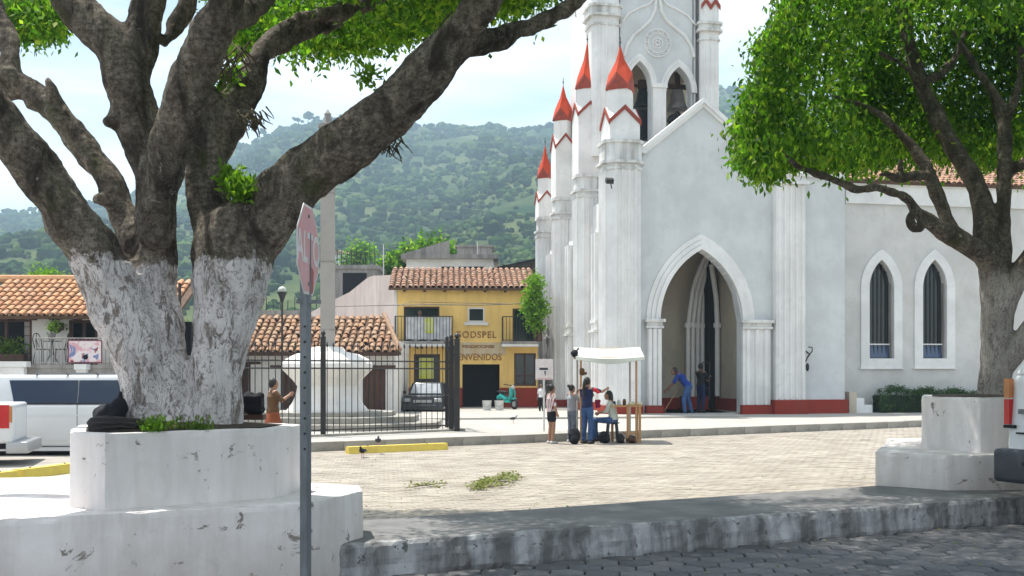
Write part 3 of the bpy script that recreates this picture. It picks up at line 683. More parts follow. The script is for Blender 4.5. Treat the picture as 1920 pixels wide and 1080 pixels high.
# hood mouldings, mullion column, ogee, rosette
for c, w_, zb, zs, h in ops:
    b = MB(); arch_band(b, c, w_, w_+.14, zs, h, h+.17, TV-.08, TV+.0, zb=zs-.02); arch_band(b, c, w_+.145, w_+.25, zs, h+.18, h+.31, TV-.04, TV, zb=zs-.02); cpart('arch_moulding', b, M['churchw'])
a, b_ = CH.s(1223,TV), CH.s(1247,TV); c = MB(); c.box(a, b_, TV-.12, TV-.002, TZ(330), TZ(166)); c.box(a-.05, b_+.05, TV-.17, TV-.002, TZ(166), TZ(158))
cpart('mullion_pier', c, M['churchw'])
for pts_ in ([(1171,104),(1176,84),(1188,66),(1205,52),(1220,38),(1228,20),(1231,-10)], [(1301,106),(1296,86),(1283,66),(1265,52),(1249,38),(1240,20),(1236,-10)], [(1167,40),(1180,24),(1200,14),(1217,8),(1229,-4)], [(1303,46),(1290,30),(1270,18),(1252,9),(1240,-4)]):
    b = MB(); b.tube([CH.pt(x, y, TV-.02) for x, y in pts_], .075 if pts_[0][1] > 90 else .05, 6); cpart('ogee_moulding', b, M['churchw'], smooth=True)
rc = CH.pt(1233, 81, TV-.01); b = MB()
for rr_, rt in ((.56,.035),(.40,.03),(.20,.035)):
    b.tube([(rc.x+rr_*math.cos(g_), rc.y, rc.z+rr_*math.sin(g_)) for g_ in [k*math.pi/12 for k in range(25)]], rt, 6, side=(0,1,0))
for k in range(12):
    g_ = k*math.pi/6; b.ball((rc.x+.48*math.cos(g_), rc.y, rc.z+.48*math.sin(g_)), .05, 5)
    if k % 2 == 0: b.ball((rc.x+.10*math.cos(g_), rc.y, rc.z+.10*math.sin(g_)), .06, 5)
cpart('rosette', b, M['churchw'], smooth=True)
b = MB(); sx = CH.s(1308, TV); b.tube([(sx, TV-.05, TZ(300)), (sx, TV-.05, TZ(-60))], .02, 5, rnd=False); b.tube([(CH.s(1299,TV), TV-.03, TZ(300)), (CH.s(1299,TV), TV-.03, TZ(-60))], .014, 5, rnd=False); cpart('lightning_cable', b, M['iron'])
# bells
bell1 = CH.pt(1205, 200, TV+1.3)
b = MB(); b.lathe([(.02,.75),(.16,.72),(.22,.55),(.27,.25),(.36,.05),(.42,-.05),(.36,-.05)], bell1, 14); o = cpart('bell', b, M['bronze'], smooth=True)
f = MB(); f.box(bell1.x-.18, bell1.x+.18, bell1.y-.1, bell1.y+.1, bell1.z+.75, bell1.z+1.1); f.box(bell1.x-.55, bell1.x+.55, bell1.y-.06, bell1.y+.06, bell1.z+.8, bell1.z+.9); ob('headstock', f, M['wood'], parent=o)
f = MB()
for k in range(8): f.box(bell1.x-.45+k*.13-.02, bell1.x-.45+k*.13+.02, bell1.y-.5, bell1.y-.46, bell1.z-1.5, bell1.z-.25)
f.box(bell1.x-.5, bell1.x+.5, bell1.y-.52, bell1.y-.44, bell1.z-.3, bell1.z-.18); f.box(bell1.x-.36, bell1.x+.4, bell1.y-.3, bell1.y+.2, bell1.z-1.4, bell1.z-.15)
cpart('bell_cage', f, M['iron'])
bell2 = CH.pt(1270, 195, TV+1.2)
b = MB(); b.lathe([(.02,.62),(.2,.58),(.27,.4),(.3,.1),(.4,-.15),(.47,-.25),(.4,-.25)], bell2, 14); o = cpart('bell', b, M['concrete'], smooth=True, label='weathered pale bell in the right belfry opening')
f = MB(); f.box(bell2.x-.6, bell2.x+.6, bell2.y-.1, bell2.y+.1, bell2.z+.62, bell2.z+.8); f.box(bell2.x-.1, bell2.x+.1, bell2.y-.08, bell2.y+.08, bell2.z+.8, bell2.z+1.3); ob('headstock', f, M['wood'], parent=o)
f = MB(); f.tube([(bell2.x+.42+.1*math.cos(g_), bell2.y-.5+.1*math.cos(g_), bell2.z+.55*math.sin(g_)+.1) for g_ in [k*math.pi/8 for k in range(17)]], .04, 5)
f.tube([(bell2.x-.5,bell2.y-.3,bell2.z-.8),(bell2.x-.1,bell2.y-.3,bell2.z-.4),(bell2.x+.3,bell2.y-.3,bell2.z-.9)], .07, 6); f.ball((bell2.x-.2,bell2.y-.2,bell2.z-.75), (.3,.2,.28), 8)
cpart('bell_frame', f, M['iron'])

# --- right pilaster, side block
zT = CH.z(331, CH.s(1475)); a, b_ = CH.s(1448), CH.s(1502)
p = MB(); p.box(a, b_, -.35, .2, .7, zT-.35)
for k in range(5): cx = a+(b_-a)*(k+.5)/5; p.tube([(cx,-.36,.75),(cx,-.36,zT-.4)], .06, 6, rnd=False)
o = cpart('pilaster', p, M['churchw'], label='broad fluted pilaster right of the porch'); c = MB(); c.box(a-.1, b_+.1, -.5, .2, zT-.35, zT-.22); c.box(a-.04, b_+.04, -.42, .2, zT-.22, zT-.05); c.box(a-.12, b_+.12, -.52, .2, zT-.05, zT+.06); ob('capital', c, M['navew'], parent=o)
w = MB(); w.box(b_+.002, CH.s(1584), 0, 1.6, .7, zT); w.box(sR, a-.002, .02, .4, .2, zT); cpart('side_wall', w, M['church'])
w = MB(); w.box(a-.08, b_+.06, -.43, .3, .2, .72); w.box(b_+.06, CH.s(1589), -.07, 1.6, .2, .72); w.box(CH.s(1441)+.06, a-.08, -.12, .3, .2, .6); cpart('plinth', w, M['red'])
w = MB(); w.box(b_-.05, CH.s(1584)+.1, -.12, 1.7, zT+.0, zT+.18); cpart('cornice', w, M['navew'])
# --- nave
NV = 1.3; n0, n1 = CH.s(1584, NV), CH.s(2250, NV); zN = CH.z(345, CH.s(1700, NV), NV); zF = CH.z(385, CH.s(1700, NV), NV)
w = MB(); ops = []; wins = []
for xa, xb in ((1629,1675), (1729,1774), (1950,1996), (2052, 2098)):
    a, b_ = CH.s(xa, NV), CH.s(xb, NV); c = (a+b_)/2; Zz = lambda y: CH.z(y, c, NV); ops.append((c, (b_-a)/2, Zz(672), Zz(540), Zz(487)-Zz(540))); wins.append(ops[-1])
strip_wall(w, n0, n1, .2, lambda s: zF, NV, NV+.5, ops); cpart('nave_wall', w, M['nave'])
w = MB(); w.box(n0, n1, NV-.1, NV+.5, zF, zN-.12); w.box(n0, n1, NV-.22, NV+.5, zN-.12, zN); cpart('frieze', w, M['navew'])
for c, hw, zb, zs, h in wins:
    f = MB(); arch_band(f, c, hw+.0, hw+.36, zs, h, h+.40, NV-.07, NV+.0, zb=zb-.0); f.box(c-hw-.36, c+hw+.36, NV-.07, NV-.0, zb-.38, zb-.001); f.box(c-hw-.42, c+hw+.42, NV-.11, NV-.0, zb-.42, zb-.381)
    o = cpart('window', f, M['navew']); gl = MB(); pts_ = [(c-hw, NV+.28, zb), (c+hw, NV+.28, zb)]+[(c+hw*math.cos(k*math.pi/16)*1.0, NV+.28, arch_z(hw*math.cos(k*math.pi/16), hw, zs, h)) for k in range(17)]
    gl.extr(pts_, (0,.02,0)); ob('pane', gl, M['glass'], parent=o)
    zt_ = zb+(zs-zb)*.20; gb = MB(); gb.extr([(c-hw*.96,NV+.20,zb+.03),(c+hw*.96,NV+.20,zb+.03),(c+hw*.96,NV+.26,zt_-.04),(c-hw*.96,NV+.26,zt_-.04)], (0,.012,0)); ob('hopper_pane', gb, M['glass_b'], parent=o)
    ba = MB(); ba.box(c-hw, c+hw, NV+.18, NV+.25, zt_-.02, zt_+.03)
    ob('transom', ba, M['navew'], parent=o)
    for k in range(5):
        x_ = c-hw+2*hw*(k+1)/6; bb = MB(); bb.box(x_-.012, x_+.012, NV+.22, NV+.245, zb, arch_z(x_-c, hw, zs, h)); ob('glazing_bar', bb, M['iron'], parent=o)
    bb = MB(); bb.box(c+hw-.05, c+hw, NV+.1, NV+.279, zb, zs+.2); ob('shutter_edge', bb, M['concrete'], parent=o)
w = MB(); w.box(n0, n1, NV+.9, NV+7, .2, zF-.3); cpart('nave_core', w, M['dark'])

# --- barrel tile roofs
def tile_mesh(L, r, m):
    mb = MB(); n = 5; vs = []
    for y, k, dz in ((0, 1.0, .03), (L, .82, 0)):
        for i in range(n+1): g_ = math.pi*i/n; vs.append((-math.cos(g_)*r*k, y, math.sin(g_)*r*k*.8+dz))
    fs = [(i, i+1, n+2+i, n+1+i) for i in range(n)]; mb.add(vs, fs)
    mb.add([(v[0]*.86, v[1]+(.0 if j <= n else 0), v[2]*.86-.004) for j, v in enumerate(vs)], [(i+1, i, n+1+i, n+2+i) for i in range(n)]+[])
    o = len(vs); mb.f += [(i+1, i, o+i, o+i+1) for i in range(n)]; mb.mi += [0]*n
    return mb
def tile_roof(root, e0, e1, up, m, L=.42, r=.085, pitch=.2, key=None, seed=1, trim=None, jit=1.0, inset=0):
    """e0->e1 eave line, up = vector from eave to ridge. channel sheet under, tiles as parts, the rest one stuff part"""
    rnd_ = random.Random(seed); e0 = Vector(e0); e1 = Vector(e1); up = Vector(up); ax = (e1-e0); W = ax.length; ax.normalize(); H = up.length; un = up.normalized(); nn = ax.cross(un).normalized()
    nc = int(W/pitch); nr = int(math.ceil(H/(L*.85))); base = tile_mesh(L, r, m); tm = base.mesh('roof_tile', m, False)
    sh = MB(); sh.extr([e0-nn*.02, e1-nn*.02, e1+up-nn*.02-ax*inset, e0+up-nn*.02], -nn*.1); ob('roof_deck', sh, M['under'], parent=root)
    items = []
    for i in range(nc):
        for j in range(nr):
            f_ = j*L*.85
            if f_+L*.6 > H: continue
            if trim and not trim((i+.5)*pitch, f_, W, H): continue
            p = e0+ax*((i+.5)*pitch+rnd_.gauss(0,.008)*jit)+un*(f_-.06+rnd_.gauss(0,.012)*jit)+nn*(.005+.01*rnd_.random()*jit)
            B = Matrix((ax, un, nn)).transposed().to_4x4(); rt = Matrix.Rotation(rnd_.gauss(0,.03)*jit, 4, nn)
            items.append((p, rt @ B))
    if key: items.sort(key=key)
    st_ = MB()
    for q, (p, B) in enumerate(items):
        if q < 300:
            o = ob('roof_tile', tm, None, parent=root); o.matrix_local = Matrix.Translation(p) @ B
        else: st_.add([p + B @ Vector(v) for v in base.v], base.f)
    if st_.v: ob('tile_field', st_, m, parent=root, kind='stuff')
nr_root = cpart('nave_roof', (lambda b: b.box(n0-3, n1, NV+5.2, NV+6.2, zN+2.3, zN+2.45) or b)(MB()), M['tile_b'])
tile_roof(nr_root, (n0-.9, NV-.3, zN+.02), (n1, NV-.3, zN+.02), (0, 5.6, 2.4), M['tile_r'], pitch=.25, r=.11, key=lambda it: it[0].y*1.0+abs(it[0].x-(n0+3.5))*.12)

# steps at the corner, wall lamp, floodlight
s0 = CH.s(1590, .3); stp = thing('masonry_steps', 'pale masonry steps against the church corner beside the hedge', 'steps', (CH.X0, CH.Y0, 0), CH.a)
for k, (w0, w1, zz, z0_) in enumerate([(0,.30,1.0,.2),(.30,.62,.76,.2),(.62,.95,.5,.2)]):
    b = MB(); b.box(s0+w0, s0+w1-.003, .2, 1.25, z0_, zz); ob('step', b, M['navew'] if k else M['tan'], parent=stp)
lp = CH.pt(1512, 665, -.05); t = thing('wall_lamp', 'black wrought iron scroll lamp bracket on the church wall right of the wide pilaster', 'lamp', (CH.X0, CH.Y0, 0), CH.a)
b = MB(); b.tube([lp+Vector((.0,.05,-.25)), lp+Vector((.02,-.1,-.05)), lp+Vector((.12,-.22,.12)), lp+Vector((.08,-.3,.26)), lp+Vector((-.06,-.3,.28))], .022, 6); b.tube([lp+Vector((.02,.04,.12)), lp+Vector((.06,-.14,.0)), lp+Vector((-.02,-.1,-.12))], .03, 6); ob('bracket', b, M['iron'], parent=t, smooth=True)
b = MB(); b.lathe([(.02,-.62),(.06,-.55),(.07,-.40),(.03,-.32)], lp+Vector((-.02,-.12,0)), 8); ob('lantern', b, M['iron'], parent=t)
lp = CH.pt(1141, 340, -1.2); t = thing('floodlight', 'small dark floodlight hung on the nearest church buttress', 'lamp', (CH.X0, CH.Y0, 0), CH.a)
b = MB(); b.obox(lp+Vector((0,-.12,0)), (.26,.2,.16), rx=.5); ob('lamp_head', b, M['iron'], parent=t); b = MB(); b.tube([lp+Vector((.05,.45,.02)), lp+Vector((.05,-.05,-.02)), lp+Vector((.1,-.05,-.25))], .02, 5); ob('bracket', b, M['iron'], parent=t)
# ================================================================ BIG TREES
def barkmat(name, zpaint, amount, paint=(.90,.85,.84), dark=(.045,.037,.03), light=(.40,.345,.275), soft=.05):
    m, nt, b = newmat(name); b.inputs['Roughness'].default_value = .95; b.inputs['Specular IOR Level'].default_value = .15
    base = mixc(nt, ramp(nt, noisen(nt, 4.0, 10, .72, stretch=(1,1,.5), dist=.5), .38, .62), dark, light)
    base = mixc(nt, ramp(nt, noisen(nt, 20, 8, .75, stretch=(1,1,1.6)), .42, .60, (0,0,0), (.75,.75,.75)), base, (.055,.043,.035))
    base = mixc(nt, ramp(nt, noisen(nt, 9, 9, .75, dist=.5), .60, .66), base, (.36,.34,.29))       # lichen
    base = mixc(nt, ramp(nt, noisen(nt, 2.2, 8, .7), .56, .68, (0,0,0), (.7,.7,.7)), base, (.075,.09,.03))   # moss
    cr = N(nt, 'ShaderNodeMath', operation='SUBTRACT'); nt.links.new(noisen(nt, 6, 9, .68, stretch=(1.6,1.6,.55), dist=1.2), cr.inputs[0]); cr.inputs[1].default_value = .5
    ca = N(nt, 'ShaderNodeMath', operation='ABSOLUTE'); nt.links.new(cr.outputs[0], ca.inputs[0]); crack = ramp(nt, ca.outputs[0], .003, .016, (.85,.85,.85), (0,0,0))
    tc = nt.nodes.new('ShaderNodeTexCoord'); sp = nt.nodes.new('ShaderNodeSeparateXYZ'); nt.links.new(tc.outputs['Object'], sp.inputs[0])
    ad = N(nt, 'ShaderNodeMath', operation='MULTIPLY_ADD'); nt.links.new(noisen(nt, 5, 8, .7), ad.inputs[0]); ad.inputs[1].default_value = .55; nt.links.new(sp.outputs[2], ad.inputs[2])
    mr = N(nt, 'ShaderNodeMapRange'); nt.links.new(ad.outputs[0], mr.inputs[0]); mr.inputs[1].default_value = zpaint+.27; mr.inputs[2].default_value = zpaint+.27+soft; mr.inputs[3].default_value = 1; mr.inputs[4].default_value = 0
    p1 = ramp(nt, noisen(nt, 5.5, 12, .74, stretch=(1.3,1.3,.55), dist=.7), amount, amount+.04, (1,1,1), (0,0,0))
    p2 = ramp(nt, noisen(nt, 17, 10, .78, stretch=(1,1,.8), dist=.4), .56, .60, (1,1,1), (.15,.15,.15))
    mu0 = N(nt, 'ShaderNodeMath', operation='MULTIPLY'); nt.links.new(p1, mu0.inputs[0]); nt.links.new(p2, mu0.inputs[1])
    mu = N(nt, 'ShaderNodeMath', operation='MULTIPLY'); nt.links.new(mr.outputs[0], mu.inputs[0]); nt.links.new(mu0.outputs[0], mu.inputs[1])
    gy = mixc(nt, ramp(nt, noisen(nt, 3, 9, .7), .35, .65), paint, tuple(v*.70 for v in paint))
    worn = mixc(nt, mr.outputs[0], base, mixc(nt, .72, base, (.36,.31,.29)))
    nt.links.new(mixc(nt, crack, mixc(nt, mu.outputs[0], worn, gy), (.05,.038,.03)), b.inputs['Base Color'])
    bump(nt, b, noisen(nt, 14, 12, .8, stretch=(1,1,.6)), 1.0, .045); return m
M['bark'] = barkmat('bark_whitewashed', 2.60, .53)
M['bark2'] = barkmat('bark_faded_wash', 2.75, .53, paint=(.52,.47,.42), dark=(.06,.05,.042), light=(.28,.24,.19), soft=.4)

def limb(mb, pts, n=12):
    """pts: (x px, y px, half width px, depth Y)"""
    # smooth (Catmull-Rom) resample
    q = [(P(x, y, Y), h*Y/F) for x, y, h, Y in pts]; out = []; rr = []
    for i in range(len(q)-1):
        p0 = q[max(i-1,0)][0]; p1 = q[i][0]; p2 = q[i+1][0]; p3 = q[min(i+2,len(q)-1)][0]
        for k in range(4):
            t = k/4; out.append(.5*((2*p1)+(p2-p0)*t+(2*p0-5*p1+4*p2-p3)*t*t+(3*p1-p0-3*p2+p3)*t**3)); rr.append(q[i][1]*(1-t)+q[i+1][1]*t)
    out.append(q[-1][0]); rr.append(q[-1][1])
    mb.tube(out, rr, n)
def disp_bark(s1, a1, s2, a2):
    def f(c): return noise.noise(c*s1)*a1+noise.noise(Vector((c.x*s2, c.y*s2, c.z*s2*.6)))*a2
    return f
T = MB()
Lm = [
 [(300,840,70,8.9),(286,760,58,8.9),(270,680,54,8.85),(236,600,58,8.8),(206,530,58,8.75),(170,460,52,8.65),(122,398,49,8.55),(58,305,45,8.4),(-10,212,42,8.2),(-80,120,38,8.0),(-140,30,34,7.8)],
 [(290,700,40,8.9),(262,540,36,9.0),(248,460,32,9.1),(232,405,32,9.2),(210,345,29,9.25),(168,292,29,9.3),(128,240,28,9.35),(85,195,28,9.4),(42,163,29,9.45),(-10,138,32,9.5),(-80,110,34,9.6),(-150,60,30,9.7)],
 [(240,402,20,9.2),(212,382,19,9.15),(184,374,15,9.1)],
 [(110,205,16,9.35),(98,168,13,9.3),(90,150,12,9.3)],
 [(20,175,20,9.45),(22,110,22,9.5),(12,55,20,9.6),(-8,10,18,9.7),(-20,-60,16,9.8)],
 [(330,850,62,8.9),(320,770,56,8.9),(305,680,50,8.95),(294,590,44,9.0),(290,500,42,9.0),(291,420,42,9.0),(289,340,42,9.0),(272,270,45,9.0),(252,205,47,8.95),(236,150,46,8.9),(215,95,44,8.9),(180,50,42,8.9),(140,10,38,8.95),(100,-50,34,9.0),(60,-120,30,9.2)],
 [(240,170,38,8.95),(258,110,38,8.95),(272,55,38,9.0),(282,5,35,9.0),(288,-60,32,9.1),(300,-140,28,9.3)],
 [(205,226,16,8.85),(214,222,22,8.9)],
 [(292,440,36,8.8),(302,350,38,8.7),(316,285,40,8.6),(338,215,42,8.5),(360,150,43,8.4),(382,95,41,8.3),(406,45,38,8.2),(430,-10,35,8.1),(460,-90,32,8.0)],
 [(310,80,14,9.2),(330,55,20,9.3),(350,20,20,9.4),(345,-40,18,9.5)],
 [(400,850,66,8.9),(402,780,54,8.9),(407,700,52,8.9),(417,620,58,8.95),(430,550,74,9.0),(440,490,77,9.0),(445,440,70,9.0)],
 [(415,500,55,9.0),(398,420,44,9.1),(388,340,43,9.15),(386,280,46,9.2),(388,225,43,9.2),(392,190,38,9.2)],
 [(412,300,20,9.3),(428,240,34,9.3),(447,190,38,9.35),(468,150,33,9.4),(492,105,25,9.5),(522,65,19,9.6),(560,38,16,9.8),(600,28,15,10.0),(650,22,15,10.2),(700,5,14,10.4),(750,-25,13,10.6)],
 [(500,110,16,9.5),(545,78,14,9.8),(600,58,11,10.1),(640,48,8,10.4)],
 [(440,500,70,9.0),(462,445,70,9.0),(512,388,64,8.95),(566,333,56,8.9),(638,280,54,8.8),(718,218,51,8.7),(780,162,51,8.6),(834,98,44,8.5),(875,50,38,8.4),(905,8,36,8.3),(940,-50,34,8.2),(990,-130,28,8.2)],
 [(500,355,20,9.05),(600,262,17,8.95),(700,180,13,8.85),(780,100,10,8.75),(850,20,8,8.65)],
 [(840,95,28,8.5),(890,82,26,8.6),(950,66,24,8.7),(1010,42,21,8.8),(1065,12,19,8.9),(1120,-25,18,9.0),(1200,-80,15,9.2)],
 [(430,40,30,8.4),(470,10,34,8.8),(500,-40,34,9.2)],
 [(655,270,10,8.6),(660,265,10,8.6)],
]
for l in Lm: limb(T, l, 14)
for (x, y, h) in ((276,812,34),(398,815,36),(335,820,40)):   # root flare
    limb(T, [(x,y-60,h*.5,8.8),(x+(x-340)*.08,y+10,h,8.75),(x+(x-340)*.2,y+50,h*.8,8.7)], 10)
trunk_me = remesh(T, .021, 4, 'trunk', M['bark'], disp=lambda c: -.010+noise.noise(c*3)*.035+noise.noise(Vector((c.x*9,c.y*9,c.z*4.5)))*.022+abs(noise.noise(Vector((c.x*5+3,c.y*5,c.z*1.6))))*-.04+noise.noise(c*22)*.007)
big = thing('ficus_tree', 'huge multi-stemmed fig tree with whitewashed trunk in the left planter', 'tree')
ob('trunk', trunk_me, None, parent=big)

def leaves(name, centres, per, spread, size, m, parent=None, droop=.6, flat=1.0, seed=3, kind=None, lie=False, **kw):
    rs = np.random.RandomState(seed); C_ = np.repeat(np.array(centres), per, 0); n = len(C_)
    off = rs.normal(0, 1, (n,3))*np.array([spread, spread, spread*flat]); c = C_+off
    L = rs.uniform(.7, 1.3, n)*size; Wd = L*rs.uniform(.38, .55, n)
    a = rs.normal(0, 1, (n,3)); a[:,2] -= droop*1.6; a *= np.array([1,1,.18 if lie else 1]); a /= np.linalg.norm(a, axis=1)[:,None]
    b = rs.normal(0, 1, (n,3))*np.array([1,1,.18 if lie else 1]); b -= a*np.sum(a*b, 1)[:,None]; b /= np.linalg.norm(b, axis=1)[:,None]
    nn = np.cross(a, b)
    v = np.stack([c, c+a*(L*.45)[:,None]+b*(Wd*.5)[:,None]+nn*(L*.08)[:,None], c+a*L[:,None], c+a*(L*.45)[:,None]-b*(Wd*.5)[:,None]+nn*(L*.08)[:,None]], 1).reshape(-1,3)
    me = bpy.data.meshes.new(name); me.vertices.add(4*n); me.vertices.foreach_set('co', v.ravel().astype('f'))
    me.loops.add(4*n); me.loops.foreach_set('vertex_index', np.arange(4*n, dtype='i'))
    me.polygons.add(n); me.polygons.foreach_set('loop_start', np.arange(0,4*n,4,dtype='i')); me.update(calc_edges=True)
    me.materials.append(m); return ob(name, me, None, parent=parent, kind=kind, **kw)

def crown_pts(n, cx, cy, rx_, ry_, zlo, zhi, seed, hole=None, edge=.35, lumps=.25):
    rd = random.Random(seed); out = []
    while len(out) < n:
        a = rd.uniform(0, 2*math.pi); q = rd.random()**edge; u = rd.random()
        lim = 1+lumps*noise.noise(Vector((math.cos(a)*2.2, math.sin(a)*2.2, seed)))*2
        zz = zlo+(zhi-zlo)*u
        dome = math.sqrt(max(0, 1-((max(0, u-.12))/.9)**2)) if u > .12 else .80+.2*u/.12
        x = cx+rx_*q*lim*dome*math.cos(a); y = cy+ry_*q*lim*dome*math.sin(a)
        zz += noise.noise(Vector((x*.8, y*.8, seed)))*.45+noise.noise(Vector((x*2.3, y*2.3, seed)))*.2
        # keep mostly the shell and the underside
        if q < .6 and .25 < u < .75 and rd.random() < .6: continue
        p = (x, y, zz)
        if hole and hole(Vector(p)): continue
        out.append(p)
    return out
def pix(p): return 960+p.x*F/p.y, HZ-(p.z-CAMZ)*F/p.y
lowl = [(-400,60),(0,68),(60,74),(112,66),(125,0),(160,-60),(400,-60),(418,60),(430,110),(480,96),(560,94),(640,104),(700,92),(760,76),(820,52),(870,30),(930,24),(1000,10),(1040,-25),(1085,-110),(1500,-200)]
def holeL(p):
    if p.x < -2.4 and random.random() < .985 and p.y < 12.6: return True
    if p.y < 3: return False
    x, y = pix(p); lim = np.interp(x, [a for a,_ in lowl], [b for _,b in lowl])
    return y > lim-14+10*noise.noise(Vector((x*.02, 1, 2)))
cL = crown_pts(2500, -1.9, 10.0, 6.5, 4.6, 5.15, 8.5, 5, holeL, edge=.5)
rd = random.Random(55)
for k in range(620):  # extra unseen leaf clusters overhead, added to shade the street
    p_ = (rd.uniform(-1.0,3.9), rd.uniform(10.2,13.6), rd.uniform(6.9,8.8))
    if pix(Vector(p_))[1] < -45: cL.append(p_)
leaves('crown', cL, 40, .17, .085, M['leaf'], parent=big, droop=.5)
cL2 = []
rd = random.Random(8)
while len(cL2) < 1500:     # the ragged back fringe of the crown seen under the limbs
    Y = rd.uniform(11.5, 14.6); x = rd.uniform(-60, 1090); lim = np.interp(x, [a for a,_ in lowl], [b for _,b in lowl]); y = rd.uniform(-60, 1)
    y = lim-20-abs(rd.gauss(0,38))+12*noise.noise(Vector((x*.03, Y, 2)))
    if lim < -20: continue
    cL2.append(tuple(P(x, y, Y)))
leaves('crown_fringe', cL2, 26, .10, .085, M['leaf'], parent=big, droop=.9, seed=9)
# twigs on the limbs, clumps of ferns and hanging roots
fern = []
for x, y, Y, n in ((425,145,9.2,9),(410,155,9.2,6),(440,350,8.85,16),(455,362,8.8,12),(430,335,8.9,8),(690,150,8.7,4),(700,142,8.7,3)):
    for k in range(n): fern.append(tuple(P(x+random.gauss(0,9), y+random.gauss(0,8), Y-.1)))
leaves('epiphyte_leaf', fern, 14, .035, .07, M['leaf_b'], parent=big, droop=-.6, seed=4, kind='stuff')
hr_ = MB()
for (x, y, n, L_) in ((470,222,26,30),(735,268,26,32),(430,120,22,50),(448,95,12,50),(480,215,14,26)):
    for k in range(n):
        x0 = x+random.gauss(0,14); y0 = y+random.gauss(0,8)-abs(x0-x)*.3; a = random.uniform(-.6,.9) if y > 200 else random.uniform(-1.2,.8)
        p0 = P(x0, y0, 8.85+random.uniform(-.2,.1)); p1 = P(x0+a*L_*.6, y0+L_*.4, 8.8); p2 = P(x0+a*L_*1.1, y0+L_*random.uniform(.6,1), 8.8); hr_.tube([p0,p1,p2], [.009,.006,.003], 4, rnd=False)
ob('aerial_root', hr_, mat('root_brown', (.12,.10,.06), (.06,.05,.03), rough=.9), parent=big, kind='stuff')

# right tree
T = MB()
Lr = [
 [(1866,800,36,14.3),(1866,742,31,14.3),(1866,690,29,14.3),(1868,640,27,14.3),(1870,590,31,14.3),(1872,550,34,14.3),(1866,500,30,14.3),(1856,455,23,14.3)],
 [(1872,580,22,14.3),(1892,545,24,14.2),(1915,510,22,14.1),(1945,470,20,14.0),(1990,400,18,13.8),(2030,300,14,13.6),(2060,180,10,13.4)],
 [(1872,690,22,14.3),(1898,665,22,14.2),(1925,630,20,14.1),(1965,570,17,14.0),(2020,480,14,13.9),(2080,340,10,13.9)],
 [(1866,520,20,14.3),(1848,482,24,14.2),(1815,458,21,14.1),(1780,440,19,14.0),(1750,420,15,13.9),(1722,400,12,13.8),(1700,372,9,13.7),(1672,360,8.5,13.6),(1640,352,8.5,13.5),(1610,356,8.5,13.4),(1585,346,8,13.3),(1555,333,7.5,13.2),(1520,322,7,13.1),(1490,308,5,13.0),(1465,280,4,12.9)],
 [(1730,398,6,13.7),(1716,396,8,13.65),(1706,410,9,13.6),(1712,426,9,13.6),(1724,428,8,13.65),(1728,414,8,13.7)],
 [(1800,450,13,14.1),(1780,420,13,14.2),(1757,365,13,14.3),(1735,312,13,14.4),(1703,268,10,14.5),(1655,218,7.5,14.6),(1610,195,6,14.7),(1560,180,4,14.8)],
 [(1738,330,9,14.3),(1712,330,9,14.1),(1688,336,9,14.0),(1664,327,6,13.9),(1650,328,4,13.8)],
 [(1690,332,6,14.0),(1688,310,4,14.0),(1690,300,3,14.0)],
 [(1862,500,24,14.3),(1850,450,22,14.3),(1838,370,19,14.4),(1812,315,18,14.5),(1788,280,18,14.6),(1766,240,17,14.7),(1746,200,16,14.8),(1728,155,14,14.9),(1712,110,13,15.0),(1700,60,12,15.1),(1688,0,10,15.2),(1670,-80,8,15.3)],
 [(1748,190,10,14.8),(1720,150,7,14.5),(1690,120,5,14.3),(1650,100,4,14.1)],
 [(1735,150,9,14.9),(1760,140,10,15.1),(1790,110,8,15.3),(1810,60,6,15.4)],
 [(1880,530,16,14.3),(1883,470,14,14.3),(1883,400,13,14.3),(1883,340,14,14.3),(1884,280,14,14.4),(1882,230,13,14.5),(1866,180,10,14.6),(1838,140,8,14.7),(1810,95,6,14.8),(1780,50,4,14.9)],
 [(1886,330,12,14.4),(1905,315,12,14.3),(1940,300,11,14.1),(2000,260,9,13.9)],
 [(1888,230,9,14.5),(1910,160,8,14.4),(1915,90,6,14.3)],
]
for l in Lr: limb(T, l, 10)
tr2 = thing('ficus_tree', 'smaller fig tree with dense clipped crown rising from the planter beside the white car', 'tree')
ob('trunk', remesh(T, .026, 3, 'trunk', M['bark2'], disp=disp_bark(3.5, .022, 10, .012)), None, parent=tr2)
outl = [(1360,400),(1368,322),(1384,330),(1420,338),(1500,328),(1600,338),(1650,322),(1700,300),(1740,296),(1800,315),(1860,330),(1900,318),(2400,300)]
leftx = [(-500,1700),(-200,1560),(-60,1480),(0,1456),(40,1430),(90,1400),(140,1405),(190,1378),(240,1366),(300,1376),(335,1400),(420,1500)]
def holeR(p):
    x, y = pix(p); lo_ = np.interp(x, [a for a,_ in outl], [b for _,b in outl]); lx = np.interp(y, [a for a,_ in leftx], [b for _,b in leftx])
    
    if p.y < 14.9-.8*(x < 1640)+.5*noise.noise(Vector((x*.01, y*.01, 3))) and 1585 < x < 2000 and 40+40*noise.noise(Vector((x*.01,3,1))) < y: return True
    return y > lo_-40+18*noise.noise(Vector((x*.02, p.y, 4))) or x < lx+36+16*noise.noise(Vector((y*.02, p.y, 6)))
cR = crown_pts(1250, 6.9, 14.4, 4.1, 3.6, 4.25, 8.4, 11, holeR, edge=.42, lumps=.15)
rd = random.Random(77)
for k in range(420): x = rd.uniform(1590, 1990); y = rd.uniform(-70, 300); cR.append(tuple(P(x, y, rd.uniform(15.7, 17.4))))
leaves('crown', cR, 60, .165, .095, M['leaf'], parent=tr2, droop=.9, seed=12)
cR2 = []; rd = random.Random(4)
